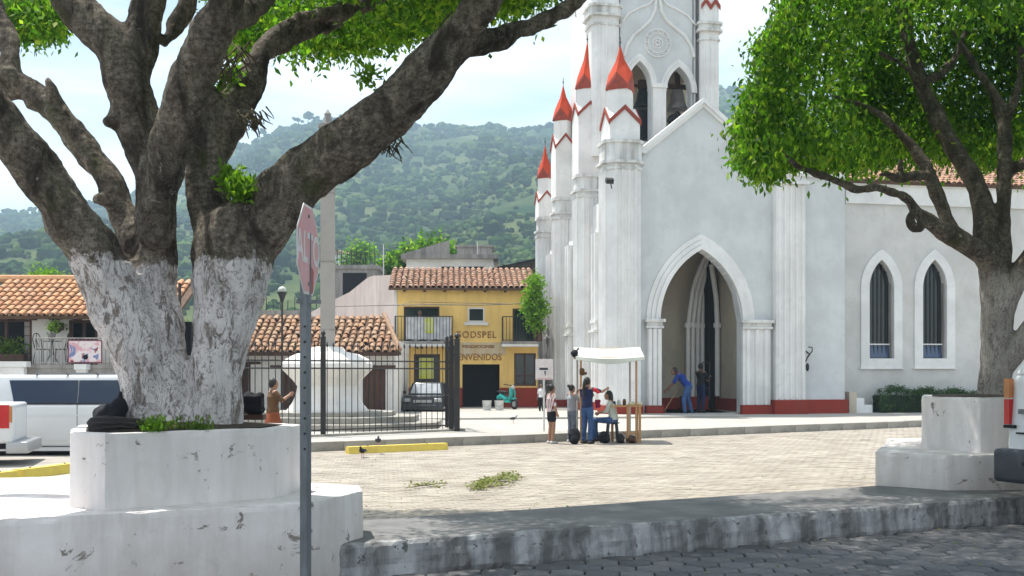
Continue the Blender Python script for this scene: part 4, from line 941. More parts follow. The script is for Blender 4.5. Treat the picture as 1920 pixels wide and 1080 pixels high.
for k in range(800):     # lower curtain and left edge
    if k < 480: x = rd.uniform(1385, 1930); Y = rd.uniform(12.6, 16.2) if x < 1620 else rd.uniform(14.7, 16.8); y = np.interp(x, [a for a,_ in outl], [b for _,b in outl])-30-abs(rd.gauss(0,26))
    else: y = rd.uniform(-40, 325); Y = rd.uniform(13.3, 15.2); x = np.interp(y, [a for a,_ in leftx], [b for _,b in leftx])+28+abs(rd.gauss(0,22))
    cR2.append(tuple(P(x, y, Y)))
leaves('crown_fringe', cR2, 22, .10, .095, M['leaf'], parent=tr2, droop=1.2, seed=14)

# ================================================================ PLANTERS
def ring_planter(root, name, poly, z0, z1, rim, m, label=None, slope=0):
    """hollow wall following a polygon, with soil inside; every face built"""
    n = len(poly); c = Vector((sum(p[0] for p in poly)/n, sum(p[1] for p in poly)/n))
    inn = [(Vector(p)-c)*(1-rim/((Vector(p)-c).length))+c for p in poly]
    b = MB(); bev = .012
    outer2 = [(Vector(p)-c)*(1-bev/((Vector(p)-c).length))+c for p in poly]
    vs = [(p[0],p[1],z0) for p in poly]+[(p[0],p[1],z1-bev) for p in poly]+[(p[0],p[1],z1) for p in outer2]+[(p[0],p[1],z1) for p in inn]+[(p[0],p[1],z1-.12) for p in inn]
    fs = []
    for L_ in range(4):
        for i in range(n): fs.append((L_*n+i, L_*n+(i+1)%n, (L_+1)*n+(i+1)%n, (L_+1)*n+i))
    b.add(vs, fs); return ob(name, b, m, parent=root, label=label), inn
def masonry(root, name, poly, z0, z1, m, voxel=.02, seed=0, chip=.014, label=None):
    """cast block with true arrises: walls sampled on a fine grid, worn and chipped along the top and the corners"""
    ring = []; cor = []
    n = len(poly); cx = Vector((sum(p[0] for p in poly)/n, sum(p[1] for p in poly)/n))
    for i in range(n):
        p = Vector(poly[i]); q = Vector(poly[(i+1)%n]); L = (q-p).length; k = max(2, int(L/.03))
        for t in range(k): ring.append(p.lerp(q, t/k)); cor.append(min(t/k, 1-t/k)*L)
    zs = list(np.arange(z0, z1-.05, .045))+[z1-.05, z1-.03, z1-.016, z1-.006, z1]; N_ = len(ring); v = []; f = []
    for j, z in enumerate(zs):
        for i, p in enumerate(ring):
            c = Vector((p.x, p.y, z)); o = (p-cx).normalized()
            d = noise.noise(c*1.6+Vector((seed,0,0)))*.008+noise.noise(c*8)*.003+noise.noise(c*22)*.0012
            k = max(0, 1-(z1-z)/.04); k = max(k, .7*max(0, 1-cor[i]/.03)); d -= k*(.003+chip*2.4*max(0, noise.noise(c*7+Vector((0,seed,3)))-.10)+.006*max(0, noise.noise(c*25)))
            dz = -.004 if z == z1 else 0
            if z > z1-.02: dz -= chip*1.6*max(0, noise.noise(Vector((p.x*7, p.y*7, seed)))-.15)
            v.append((p.x+o.x*d, p.y+o.y*d, z+dz))
    for j in range(len(zs)-1):
        for i in range(N_): f.append((j*N_+i, j*N_+(i+1)%N_, (j+1)*N_+(i+1)%N_, (j+1)*N_+i))
    base = (len(zs)-1)*N_; prev = base
    for w in (.015, .06, .18, .4, .7):
        st_ = len(v)
        for i, p in enumerate(ring):
            q = p+(cx-p)*min(.95, w/max(.3, (cx-p).length)*1.0) if w < .5 else p.lerp(cx, .6)
            v.append((q.x, q.y, z1+noise.noise(Vector((q.x*2, q.y*2, seed)))*.008+noise.noise(Vector((q.x*12, q.y*12, seed)))*.002))
        for i in range(N_): f.append((prev+i, prev+(i+1)%N_, st_+(i+1)%N_, st_+i))
        prev = st_
    v.append((cx.x, cx.y, z1)); f += [(prev+i, prev+(i+1)%N_, len(v)-1) for i in range(N_)]
    b = MB(); b.v = v; b.f = f; b.mi = [0]*len(f)
    return ob(name, b, m, parent=root, label=label)
def octo(pts_px, z): return [G(x, y, z).xy[:] for x, y in pts_px]
# left: upper wall ring
pl = thing('tree_planter', 'grey-white painted octagonal masonry planter on a wide stepped base around the big fig tree', 'planter')
ztl = .69
up = [(-3.00,7.86),(-1.92,8.63),(-1.83,9.25),(-2.15,9.6),(-2.9,9.75),(-3.75,9.25),(-3.56,8.62),(-3.34,8.05)]
masonry(pl, 'planter_wall', up, ztl-.02, 1.255, M['planter'], seed=1)
b = MB(); nI = len(up); cI = Vector((-2.8,8.9)); inn = [(Vector(p)-cI)*.86+cI for p in up]; b.add([(p[0],p[1],1.262) for p in inn]+[(cI.x,cI.y,1.33)], [(i,(i+1)%nI,nI) for i in range(nI)]); ob('soil', b, M['soil'], parent=pl)
lowp = [(-3.9,7.22),(-1.58,8.33),(-1.28,9.17),(-1.37,9.6),(-1.85,9.85),(-2.6,10.7),(-3.6,10.9),(-6.8,9.4),(-6.8,6.1)]
masonry(pl, 'planter_base', lowp, -.04, ztl, M['tier'], voxel=.022, seed=4, chip=.018)
# right planter
pr = thing('tree_planter', 'white square-edged masonry planter on a low base beside the rear of the white car', 'planter')
upr = [(5.45,14.2),(5.84,13.3),(6.9,13.45),(7.6,14.1),(7.6,15.0),(6.8,15.5),(5.9,15.3)]
masonry(pr, 'planter_wall', upr, .68, 1.395, M['planter'], seed=7)
cI = Vector((6.5,14.4)); nI = len(upr); b = MB(); b.add([((p[0]-cI.x)*.86+cI.x,(p[1]-cI.y)*.86+cI.y,1.40) for p in upr]+[(cI.x,cI.y,1.43)], [(i,(i+1)%nI,nI) for i in range(nI)]); ob('soil', b, M['soil'], parent=pr)
lor = [(4.56,13.4),(5.24,12.85),(7.6,13.0),(8.6,13.9),(8.6,15.4),(7.2,16.4),(5.7,16.2),(5.2,14.9)]
masonry(pr, 'planter_base', lor, .25, .715, M['tier'], voxel=.022, seed=9, chip=.018)
b = MB(); b.prism([((x-6.6)*.98+6.6, (y-14.4)*.98+14.4) for x, y in lor], -.02, .3); ob('footing', b, M['kerb'], parent=pr)
# weeds at the trunk foot
wd = []
for k in range(26): x = random.uniform(312, 392); wd.append(tuple(P(x, 803+random.gauss(0,3), 8.35)))
for k in range(20): wd.append(tuple(P(288+random.gauss(0,9), 803+random.gauss(0,5), 8.2)))
leaves('weeds', wd, 9, .025, .045, M['grass'], droop=-1.2, seed=21, kind='stuff')
wl = [tuple(P(287+random.gauss(0,9), 802+random.gauss(0,4), 8.1)) for k in range(16)]
o = thing('leafy_weed', 'bright green leafy weed between the rolled tarp and the whitewashed trunk', 'plant'); leaves('leaf', wl, 8, .02, .05, M['leaf_b'], parent=o, droop=-.5, seed=22, kind='stuff')
# rolled tarp, black cloth, log end
t = thing('rolled_tarp', 'dark brown rolled tarpaulin lying on the left planter rim', 'tarp')
b = MB(); a_, c_ = P(176,797,8.15), P(268,797,8.25)
b.tube([a_, P(200,796,8.15), P(235,797,8.2), c_], [(.055,.066),(.06,.068),(.062,.066),(.03,.05)], 10, side=(0,1,0)); ob('roll', remesh(b, .012, 2, 'roll', M['tarp'], disp=lambda c: noise.noise(Vector((c.x*6, c.y*30, c.z*40)))*.012), None, parent=t)
for k in range(4): b = MB(); b.tube([P(172+k*4,785+k*9,8.08), P(210+k*6,783+k*8,8.07), P(262-k*4,786+k*8,8.12)], .006, 5); ob('fold', b, M['tarp'], parent=t)
t = thing('black_sack', 'black cloth sack slumped between the rolled tarp and the tree trunk', 'sack')
b = MB(); b.ball(P(205,782,8.6), (.14,.11,.11), 10); b.ball(P(222,768,8.6), (.07,.09,.10), 8); ob('sack_body', remesh(b, .012, 3, 'sack', M['cloth_k'], disp=lambda c: noise.noise(c*14)*.02), None, parent=t); b = MB(); b.ball(P(226,745,8.6), (.02,.02,.05), 6); ob('sack_neck', b, M['cloth_k'], parent=t)
t = thing('black_bag', 'black bag standing on a reddish box at the right of the whitewashed trunk', 'bag')
b = MB(); b.obox(P(475,757,9.3), (.17,.12,.15)); b.ball(P(466,740,9.3), (.05,.05,.035), 8); b.ball(P(487,744,9.3), (.045,.05,.04), 8); b.ball(P(478,768,9.3), (.09,.07,.06), 8); ob('bag_body', remesh(b, .012, 2, 'bag', M['cloth_k'], disp=lambda c: noise.noise(c*16)*.012), None, parent=t); b = MB(); b.obox(P(476,782,9.3), (.19,.13,.045)); ob('box', b, M['wood'], parent=t)
# scattered bits on the plaza
for nm, x, y, n, sp_, lb in (('fallen_branch',930,903,34,.02,'leafy green branch fallen on the sunlit paving, the larger of two'),('fallen_branch',800,913,12,.016,'thin dry twig with leaves lying left of the green fallen branch')):
    pts_ = []; st_ = MB(); t = thing(nm, lb, 'branch')
    w_ = 50 if n > 20 else 42
    for q in range(5 if n > 20 else 2):
        e = [G(x-w_+random.uniform(0,20), y+w_*.27*(1 if n > 20 else .12)+random.gauss(0,2), .02), G(x+random.gauss(0,12), y+random.gauss(0,4), .05), G(x+w_-random.uniform(0,30), y-w_*.27*(1 if n > 20 else .3)+random.gauss(0,4), .02)]
        st_.tube(e, .006, 4, rnd=False)
        for k in range(n): f_ = random.random(); p = e[0].lerp(e[1], f_*2) if f_ < .5 else e[1].lerp(e[2], f_*2-1); pts_.append(tuple(p+Vector((random.gauss(0,.06), random.gauss(0,.12), .012+random.random()*.02))))
    ob('twig', st_, M['wood'], parent=t); leaves('leaf', pts_, 5, .03, .06, M['dryleaf'], parent=t, droop=0, flat=.12, seed=n, kind='stuff', lie=True)
lit = []
for k in range(240): x = random.uniform(590, 1640); y = random.uniform(840, 965); p = G(x, y, .012); lit.append(tuple(p))
for k in range(25): x = random.uniform(1230, 1900); p = G(x, random.uniform(985, 1075), .03); lit.append(tuple(p))
leaves('leaf_litter', lit, 1, .03, .045, M['dryleaf'], droop=0, flat=.1, seed=33, kind='stuff', lie=True)
# ================================================================ BUILDINGS
def text_mesh(s, size, m, name='lettering', depth=.004, wide=1.0, bold=.0):
    cu = bpy.data.curves.new('t', 'FONT'); cu.body = s; cu.size = size; cu.extrude = depth; cu.align_x = 'CENTER'; cu.align_y = 'CENTER'; cu.offset = bold; cu.space_character = wide
    o = bpy.data.objects.new('t', cu); COL.objects.link(o); dg = bpy.context.evaluated_depsgraph_get()
    me = bpy.data.meshes.new_from_object(o.evaluated_get(dg)); bpy.data.objects.remove(o); me.name = name; me.materials.clear(); me.materials.append(m); return me
def wall_holes(mb, s0, s1, z0, z1, v0, v1, holes, mi=0):
    """rectangular holes (sa,sb,za,zb)"""
    xs = sorted({s0, s1} | {h[0] for h in holes} | {h[1] for h in holes})
    for a, b in zip(xs, xs[1:]):
        if b-a < 1e-5: continue
        cur = z0
        for h in sorted([h for h in holes if h[0] <= a+1e-6 and h[1] >= b-1e-6], key=lambda h: h[2]):
            if h[2]-cur > 1e-4: mb.box(a, b, v0, v1, cur, h[2], mi)
            cur = h[3]
        if z1-cur > 1e-4: mb.box(a, b, v0, v1, cur, z1, mi)
def railing(root, a, b, z0, z1, step=.13, name='railing', m=None):
    a = Vector(a); b = Vector(b); L_ = (b-a).length; n = max(2, int(L_/step)); mb = MB()
    mb.tube([(a.x,a.y,z1),(b.x,b.y,z1)], .02, 5, rnd=False); mb.tube([(a.x,a.y,z0+.05),(b.x,b.y,z0+.05)], .015, 5, rnd=False)
    o = ob('rail', mb, m or M['iron'], parent=root)
    bm_ = MB(); bm_.box(-.011,.011,-.011,.011,0,z1-z0); me = bm_.mesh('baluster', m or M['iron'])
    for i in range(n+1):
        p = a.lerp(b, i/n); ob('baluster', me, None, parent=root, loc=(p.x, p.y, z0))

# --- yellow two-storey shop
YF = Frame(745, 45, .06)
yb = thing('shop_building', 'yellow two-storey shop with balconies, tiled roof and brown painted lettering beside the church', 'building', (YF.X0, YF.Y0, 0), YF.a)
S = lambda px, v=0: YF.s(px, v); Z = lambda py, px=860, v=0: YF.z(py, YF.s(px, v), v)
z0 = .0; ze = Z(540); s1 = S(1008)
holes = [(S(757),S(824),Z(640),Z(575)), (S(877),S(909),Z(604),Z(576)), (S(961),S(1003),Z(643),Z(578)), (S(776),S(825),Z(728),Z(664)), (S(867),S(937),.2,Z(683)), (S(964),S(1005),Z(724),Z(662))]
w = MB(); wall_holes(w, 0, s1, z0, ze, 0, .3, holes); ob('wall', w, M['yellow'], parent=yb)
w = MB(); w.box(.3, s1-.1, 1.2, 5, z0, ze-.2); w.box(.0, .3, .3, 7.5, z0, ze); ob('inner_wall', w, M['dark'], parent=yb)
for a, b in ((0, S(867)), (S(937), s1)): w = MB(); w.box(a, b, -.04, -.001, 0, Z(727)); ob('wainscot', w, M['red'], parent=yb, label='dark red painted lower wall')
w = MB(); w.box(S(853), S(948), -.012, -.001, Z(666), Z(642)); ob('faded_patch', w, M['yellow2'], parent=yb)
for i, (a, b, c, d) in enumerate(holes[:6]):
    if i == 4: continue
    f = MB(); t_ = .07
    m_ = M['wood'] if i in (0, 2, 3, 5) else M['white']
    f.box(a-.0, a+t_, .02, .14, c, d); f.box(b-t_, b, .02, .14, c, d); f.box(a+t_, b-t_, .02, .14, d-t_, d); f.box(a+t_, b-t_, .02, .14, c, c+t_)
    if i in (3, 5): f.box((a+b)/2-.03, (a+b)/2+.03, .03, .13, c+t_, d-t_); f.box(a+t_, b-t_, .03, .13, c+(d-c)*.3, c+(d-c)*.3+.05)
    o = ob('window' if i != 0 and i != 2 else 'balcony_door', f, m_, parent=yb); g = MB(); g.box(a+t_, b-t_, .15, .17, c+t_, d-t_); ob('pane', g, M['glass'], parent=o)
    if i == 1: g = MB(); g.box(a-.15, b+.15, -.10, .02, c-.13, c-.0); ob('sill', g, M['white'], parent=o)
g = MB(); g.box(S(786), S(813), -.01, .018, Z(710), Z(671)); ob('window_notice', g, M['lime'], parent=yb, label='lime yellow notice in the ground floor window')
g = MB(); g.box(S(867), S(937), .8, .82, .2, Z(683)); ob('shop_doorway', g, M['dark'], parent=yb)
for a, b in ((738, 851), (941, 1009)):
    g = MB(); sa, sb = S(a, -.8), S(b, -.8); zz = Z(645, 800, -.8); g.box(sa, sb, -.85, -.001, zz, zz+.12); o = ob('balcony', g, M['concrete'], parent=yb, label='left balcony hung with a white cloth banner' if a < 800 else 'right balcony, half hidden by a bright shrub')
    g = MB(); g.box(sa, sb, -.86, -.0, zz-.10, zz-.001); ob('fascia', g, M['white'], parent=o)
    railing(o, (sa+.05,-.8), (sb-.05,-.8), zz+.12, zz+1.15); railing(o, (sa+.05,-.78), (sa+.05,-.05), zz+.12, zz+1.15, .2); railing(o, (sb-.05,-.78), (sb-.05,-.05), zz+.12, zz+1.15, .2)
zz = Z(645, 800, -.8)
g = MB(); v = []; n = 24; a_, b_ = S(761,-.85), S(846,-.85)
for i in range(n+1):
    x = a_+(b_-a_)*i/n; v += [(x, -.74+.02*math.sin(i*1.7), zz+.16+.05*math.sin(i*.9)), (x, -.75+.015*math.sin(i*1.3), zz+1.12)]
g.add(v, [(2*i,2*i+2,2*i+3,2*i+1) for i in range(n)]); g.add([(x, y+.01, z) for x, y, z in v], [(2*i+1,2*i+3,2*i+2,2*i) for i in range(n)])
t = thing('cloth_banner', 'white cloth banner draped over the left balcony railing of the yellow shop', 'banner', (YF.X0, YF.Y0, 0), YF.a); ob('cloth', g, M['banner'], parent=t)
g = MB(); g.box(S(797,-.87), S(813,-.87), -.785, -.776, zz+.45, zz+1.1); ob('emblem', g, M['lime'], parent=t)
for s_, px, py, sz, wd, cen in (('GODSPEL', 892, 628, .34, 1.18, 1), ('BIENVENIDOS', 893, 670, .34, 1.05, 1), ('I  BENDICIONES', 893, 650, .15, 1.0, 1)):
    me = text_mesh(s_, sz*1.15, M['letter'], bold=.008, wide=wd); wpx = (me.vertices and (max(v.co.x for v in me.vertices)-min(v.co.x for v in me.vertices)))
    tgt = {'GODSPEL': S(930)-S(853), 'BIENVENIDOS': S(940)-S(846), 'I  BENDICIONES': S(930)-S(862)}[s_]
    sx = tgt/wpx; 
    for v_ in me.vertices: v_.co.x *= sx
    o = ob('lettering', me, None, parent=yb, loc=(S(px), -.02, Z(py)), rot=(R(90),0,0))
for k in range(7):
    g = MB(); x = .3+k*.85; g.box(x-.05, x+.05, -.32, .0, ze-.18, ze-.06); ob('rafter_end', g, M['wood'], parent=yb)
up_ = Vector((0, 3.4, Z(506)-ze+.35)); 
tile_roof(yb, (-.35, -.45, ze-.02), (s1, -.45, ze-.02), up_, M['tile_r'], pitch=.25, r=.105, L=.42, key=lambda it: it[0].x, seed=5)
g = MB(); g.extr([(-.012,0,.0),(-.012,0,ze),(-.012,3.0,ze+1.05),(-.012,7.5,ze-.5),(-.012,7.5,0)], (-.12,0,0)); ob('side_wall', g, M['white'], parent=yb, label='white end gable wall')
g = MB(); g.add([(-.35,-.45,ze),( -.2,-.45,ze+.02),(-.2,3.1,ze+1.25),(-.35,3.1,ze+1.2)], [(0,1,2,3)]); 
# pink party wall left of it
pw = thing('party_wall', 'tall stained pink-white rendered wall behind the low tiled house', 'wall'); g = MB()
a = P(745,0,47.0); b = P(556,0,58)
pts_ = [(745,515),(700,517),(690,520),(655,548),(630,560),(556,600)]
pv_ = []
for x, y in pts_: Y = 47+(745-x)/189*11; pv_.append(P(x, y, Y))
g.add([tuple(p) for p in pv_]+[(p.x,p.y,-.1) for p in pv_]+[(p.x+.1,p.y+.4,p.z) for p in pv_]+[(p.x+.1,p.y+.4,-.1) for p in pv_],
      [(i,i+1,7+i,6+i) for i in range(5)]+[(13+i,12+i,18+i,19+i) for i in range(5)]+[(i,12+i,13+i,i+1) for i in range(5)]+[(0,6,18,12),(5,17,23,11)])
ob('wall', g, M['pink'], parent=pw)
# unfinished grey building at the left with rebar
def boxb(name, label, cat, px0, px1, py0, py1, Y, dep, m, extra=None):
    t = thing(name, label, cat, (P((px0+px1)/2, 0, Y).x, Y, 0)); w_ = (px1-px0)*Y/F; zt = CAMZ+(HZ-py0)*Y/F; zb = CAMZ+(HZ-py1)*Y/F
    b = MB(); b.box(-w_/2, w_/2, 0, dep, zb, zt); ob('wall', b, m, parent=t)
    if extra: extra(t, w_, zb, zt)
    return t
def ex1(t, w_, zb, zt):
    for k in range(9):
        x = -w_/2+w_*(k+.4)/9; g = MB(); g.tube([(x,.1,zt-.1),(x+random.gauss(0,.04),.1,zt+.6+random.random()*.6)], .025, 5, rnd=False); ob('rebar', g, M['iron'], parent=t)
    g = MB(); g.box(-w_/2-.1, w_/2+.1, -.12, 6, zt-.25, zt-.0+.001); ob('slab_edge', g, M['concrete'], parent=t)
    g = MB(); g.box(-w_/2+.5, w_/2-.7, -.02, .02, zb+.3, zt-.5); ob('opening', g, M['dark'], parent=t)
boxb('unfinished_house', 'grey unfinished concrete house with rebar standing behind the stone column', 'building', 628, 708, 497, 640, 68, 6, M['concrete'], ex1)
boxb('unfinished_house', 'low brown concrete rooftop with a row of rebar left of the tall lamp post', 'building', 480, 600, 582, 640, 62, 6, M['concrete'], ex1)
def ex2(t, w_, zb, zt):
    for a, b in ((-.10,.05),(.10,.26),(.27,.40)): g = MB(); g.box(w_*a, w_*b, -.03, .03, zt-1.1, zt-.45); ob('window', g, M['dark'], parent=t)
    g = MB(); g.box(-w_/2-.3, w_/2+.3, -.4, 8.3, zt, zt+.25); ob('roof_slab', g, M['concrete'], parent=t)
    g = MB(); g.extr([(-w_/2-.3,-.35,zt+.251),(-w_/2+2.6,-.35,zt+.251),(-w_/2+2.6,-.35,zt+1.1)], (0,.3,0)); ob('parapet', g, M['concrete'], parent=t)
boxb('concrete_house', 'low grey flat-roofed house with slot windows just above the yellow shop roof', 'building', 762, 925, 486, 560, 64, 8, M['white'], ex2)
def ex3(t, w_, zb, zt):
    g = MB(); g.box(-w_/2-.15, w_/2+.15, -.1, 3.2, zt, zt+.12); ob('roof_slab', g, M['concrete'], parent=t)
    g = MB(); g.box(-.08, .08, -.06, .001, zb, zt-.01); ob('pilaster', g, M['concrete'], parent=t)
boxb('water_tank_room', 'square grey concrete block on the roofline right of the green treetop', 'building', 857, 922, 463, 505, 68, 3, M['concrete'], ex3)
def ex4(t, w_, zb, zt):
    for k in range(5): g = MB(); x = -w_/2+w_*k/4; g.tube([(x,0,zb),(x+.3,0,zt+.3)], .07, 5, rnd=False); ob('post', g, M['wood'], parent=t)
    g = MB(); g.extr([(-w_/2-.4,-1,zt-.15),(w_/2+.4,-1,zt+.75),(w_/2+.4,-1,zt+.87),(-w_/2-.4,-1,zt-.03)], (0,5,0)); ob('sheet_roof', g, M['rubber'], parent=t)
boxb('roof_shed', 'dark open shed roof against the hill between the shop and the church', 'shed', 935, 1040, 505, 540, 62, .1, M['wood'], ex4)
for px, y0, y1, Y, lb in ((719,458,520,50,'thin pale television mast at the left end of the yellow shop roof'),(895,452,505,66,'thin mast in front of the grey rooftop block')):
    t = thing('antenna_mast', lb, 'antenna'); g = MB(); g.tube([P(px,y1,Y), P(px,y0,Y)], .03, 5, rnd=False); ob('mast', g, M['bucket'], parent=t)
# power cable
t = thing('power_cable', 'thin black cable strung across the upper yellow facade', 'cable'); g = MB(); g.tube([P(610,575,44), P(700,573,44), P(800,571,44), P(900,572,44), P(1015,568,44)], .018, 4, rnd=False); g.tube([P(745,574,44.2), P(770,566,44.3), P(1012,571,44.3)], .012, 4, rnd=False); ob('wire', g, M['iron'], parent=t)

# --- low tiled house
LF = Frame(300, 37, .03)
lh = thing('tiled_house', 'low white house with weathered brown tile roof behind the black railings', 'house', (LF.X0, LF.Y0, 0), LF.a)
S = lambda px, v=0: LF.s(px, v); Z = lambda py, px=600, v=0: LF.z(py, LF.s(px, v), v)
ze = Z(658); s1 = S(742)
dr = [(S(440),S(470),.25,Z(683)), (S(526),S(566),.25,Z(690)), (S(680),S(723),.25,Z(690)), (S(340),S(380),.25,Z(690))]
w = MB(); wall_holes(w, S(250), s1, 0, ze, 0, .3, dr); ob('wall', w, M['white'], parent=lh)
for a, b, c, d in dr: g = MB(); g.box(a, b, .08, .14, c, d); [g.box(a+(b-a)*k/4+.01, a+(b-a)*(k+1)/4-.01, .05, .079, c+.1, d-.1) for k in range(4)]; o = ob('door', g, M['wood'], parent=lh); g = MB(); g.box(a-.35, b+.35, -.05, .0, d, d+.09); ob('lintel', g, M['wood'], parent=o)
w = MB(); w.box(S(250), s1-.02, .31, 7, 0, ze); ob('back_wall', w, M['white'], parent=lh)
g = MB(); g.box(S(250), S(750), -.6, -.48, ze-.18, ze-.05); ob('eave_beam', g, M['wood'], parent=lh)
W_ = S(752,-.6)-S(330,-.6)
hip = lambda x, y, W, H: x < W-(y*.62)
tile_roof(lh, (S(330,-.6), -.6, ze-.05), (S(752,-.6), -.6, ze-.05), (0, 3.0, Z(598,600,2.6)-ze+.15), M['tile_b'], pitch=.25, r=.10, L=.42, key=lambda it: -it[0].x, seed=6, jit=2.2, trim=lambda x, y, W, H: x < W-y*.24-.08, inset=.80)
g = MB(); g.tube([(S(752,-.6)-.05,-.6,ze+.03),(S(752,-.6)-.85,2.4,Z(598,600,2.6)+.18)], .09, 6, rnd=False); ob('hip_edge', g, M['tile_b'], parent=lh)
g = MB(); g.box(s1-.3, s1-.001, .3, 6.9, ze, ze+.4); ob('end_wall', g, M['white'], parent=lh)

# --- left house on its terrace
TF = Frame(0, 32, .02)
th = thing('balcony_house', 'white house with orange tile roof and a railed upper porch at the left edge', 'house', (TF.X0, TF.Y0, 0), TF.a)
S = lambda px, v=0: TF.s(px, v); Z = lambda py, px=80, v=0: TF.z(py, TF.s(px, v), v)
ze = Z(592); zf = Z(690)
holes = [(S(-40),S(60),zf+.1,Z(598)), (S(129),S(183),zf+.1,Z(600)), (S(-160),S(-90),zf+.1,Z(600)), (S(230),S(270),zf+.1,Z(600))]
w = MB(); wall_holes(w, S(-260), S(330), -.05, ze, 0, .3, holes); ob('wall', w, M['white'], parent=th)
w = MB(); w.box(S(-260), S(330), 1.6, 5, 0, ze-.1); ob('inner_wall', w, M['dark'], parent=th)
for a, b, c, d in holes[:2]:
    g = MB(); t_ = .08; g.box(a, a+t_, .02, .14, c, d); g.box(b-t_, b, .02, .14, c, d); g.box(a+t_, b-t_, .02, .14, d-t_, d); g.box((a+b)/2-.04, (a+b)/2+.04, .04, .12, c, d-t_); ob('door_frame', g, M['wood'], parent=th)
for k in range(5):
    g = MB(); g.obox((S(50), .22, zf+.3+k*.27), (.26,.15,.25), rz=random.gauss(0,.03)); ob('stone', g, M['column'], parent=th)
for k in range(10): g = MB(); x = S(-60+k*42); g.box(x-.06, x+.06, -.55, 0, ze-.14, ze-.02); ob('rafter_end', g, M['wood'], parent=th)
g = MB(); g.box(S(-260), S(330), -1.3, -.001, zf-.02, zf+.09); o = ob('porch_slab', g, M['concrete'], parent=th)
g = MB(); g.box(S(-260), S(330), -1.28, -.9, 0, zf-.021); ob('terrace_wall', g, M['concrete'], parent=th)
railing(th, (S(66,-1.25),-1.25), (S(330,-1.25),-1.25), zf+.09, zf+.85, .11, m=M['concrete'])
tile_roof(th, (S(-60,-.6), -.6, ze-.02), (S(330,-.6), -.6, ze-.02), (0, 2.6, Z(532,80,2.2)-ze+.1), M['tile_o'], pitch=.235, r=.10, L=.42, key=lambda it: it[0].x, seed=9, jit=.7)
g = MB(); g.tube([(S(-60,2.1), 2.05, Z(531,80,2.2)+.12), (S(330,2.1), 2.05, Z(531,80,2.2)+.12)], .13, 8, rnd=False); ob('ridge_cap', g, M['tile_o'], parent=th)
# things on the porch
def at(px, py, v): s = TF.s(px, v); return Vector((TF.X0+s*TF.c-v*TF.n, TF.Y(s, v), TF.z(py, s, v)))
t = thing('hanging_basket', 'round hanging basket of green fern under the orange tiled eave', 'plant'); c = at(108,612,-.4)
b = MB(); b.lathe([(.05,-.16),(.17,-.10),(.2,.02)], c, 12); ob('basket', b, M['wood'], parent=t); leaves('foliage', [tuple(c+Vector((random.gauss(0,.1),random.gauss(0,.1),.02+random.gauss(0,.05)))) for k in range(24)], 12, .06, .09, M['grass'], parent=t, droop=.2, seed=31)
b = MB(); b.tube([c, c+Vector((0,0,.42))], .008, 4, rnd=False); ob('hook_wire', b, M['iron'], parent=t)
t = thing('flower_trough', 'long brown wooden trough with green plants in the dark left opening', 'planter'); c = at(18,672,-.2)
b = MB(); b.obox(c, (.95,.28,.26)); ob('trough', b, M['wood'], parent=t); leaves('foliage', [tuple(c+Vector((random.gauss(-.05,.22),random.gauss(0,.06),.28+random.gauss(0,.1)))) for k in range(30)], 12, .08, .12, M['grass'], parent=t, droop=-.3, seed=32)
zfl = zf+.09
def chair(px, rz, lb):
    c = at(px, 0, -.8); t = thing('bistro_chair', lb, 'chair', (c.x, c.y, zfl), rz, 'wrought iron chairs on the porch')
    b = MB(); b.lathe([(.17,.44),(.18,.46),(.17,.47)], (0,0,0), 12); ob('seat', b, M['iron'], parent=t)
    b = MB(); b.tube([(-.16,.14,.45),(-.18,.2,.75),(-.1,.22,.9),(0,.22,.93),(.1,.22,.9),(.18,.2,.75),(.16,.14,.45)], .014, 5); b.tube([(-.1,.21,.5),(0,.22,.75),(.1,.21,.5)], .01, 5); b.tube([(0,.2,.47),(0,.22,.92)], .01, 5); ob('backrest', b, M['iron'], parent=t)
    for x, y in ((-.13,-.13),(.13,-.13),(-.14,.14),(.14,.14)): b = MB(); b.tube([(x,y,.45),(x*1.3,y*1.3,0)], .012, 5, rnd=False); ob('leg', b, M['iron'], parent=t)
chair(80, R(75), 'wrought iron porch chair left of the small round table'); chair(113, R(-75), 'wrought iron porch chair right of the small round table')
c = at(97, 0, -.8); t = thing('bistro_table', 'small round iron porch table carrying a potted plant', 'table', (c.x, c.y, zfl)); b = MB(); b.lathe([(.26,.68),(.27,.69),(.26,.70)], n=16); ob('tabletop', b, M['iron'], parent=t)
for k in range(3): b = MB(); g_ = k*2.1; b.tube([(.03*math.cos(g_),.03*math.sin(g_),.68),(.05*math.cos(g_),.05*math.sin(g_),.3),(.22*math.cos(g_),.22*math.sin(g_),0)], .014, 5, rnd=False); ob('leg', b, M['iron'], parent=t)
t = thing('potted_plant', 'small bushy plant in a pale pot on the round porch table', 'plant', (c.x, c.y, zfl+.70)); b = MB(); b.lathe([(.08,0),(.12,.2),(.13,.22)], n=12); ob('pot', b, M['concrete'], parent=t); leaves('foliage', [(random.gauss(0,.06),random.gauss(0,.06),.30+abs(random.gauss(0,.1))) for k in range(20)], 12, .05, .08, M['grass'], parent=t, droop=-.2, seed=36)
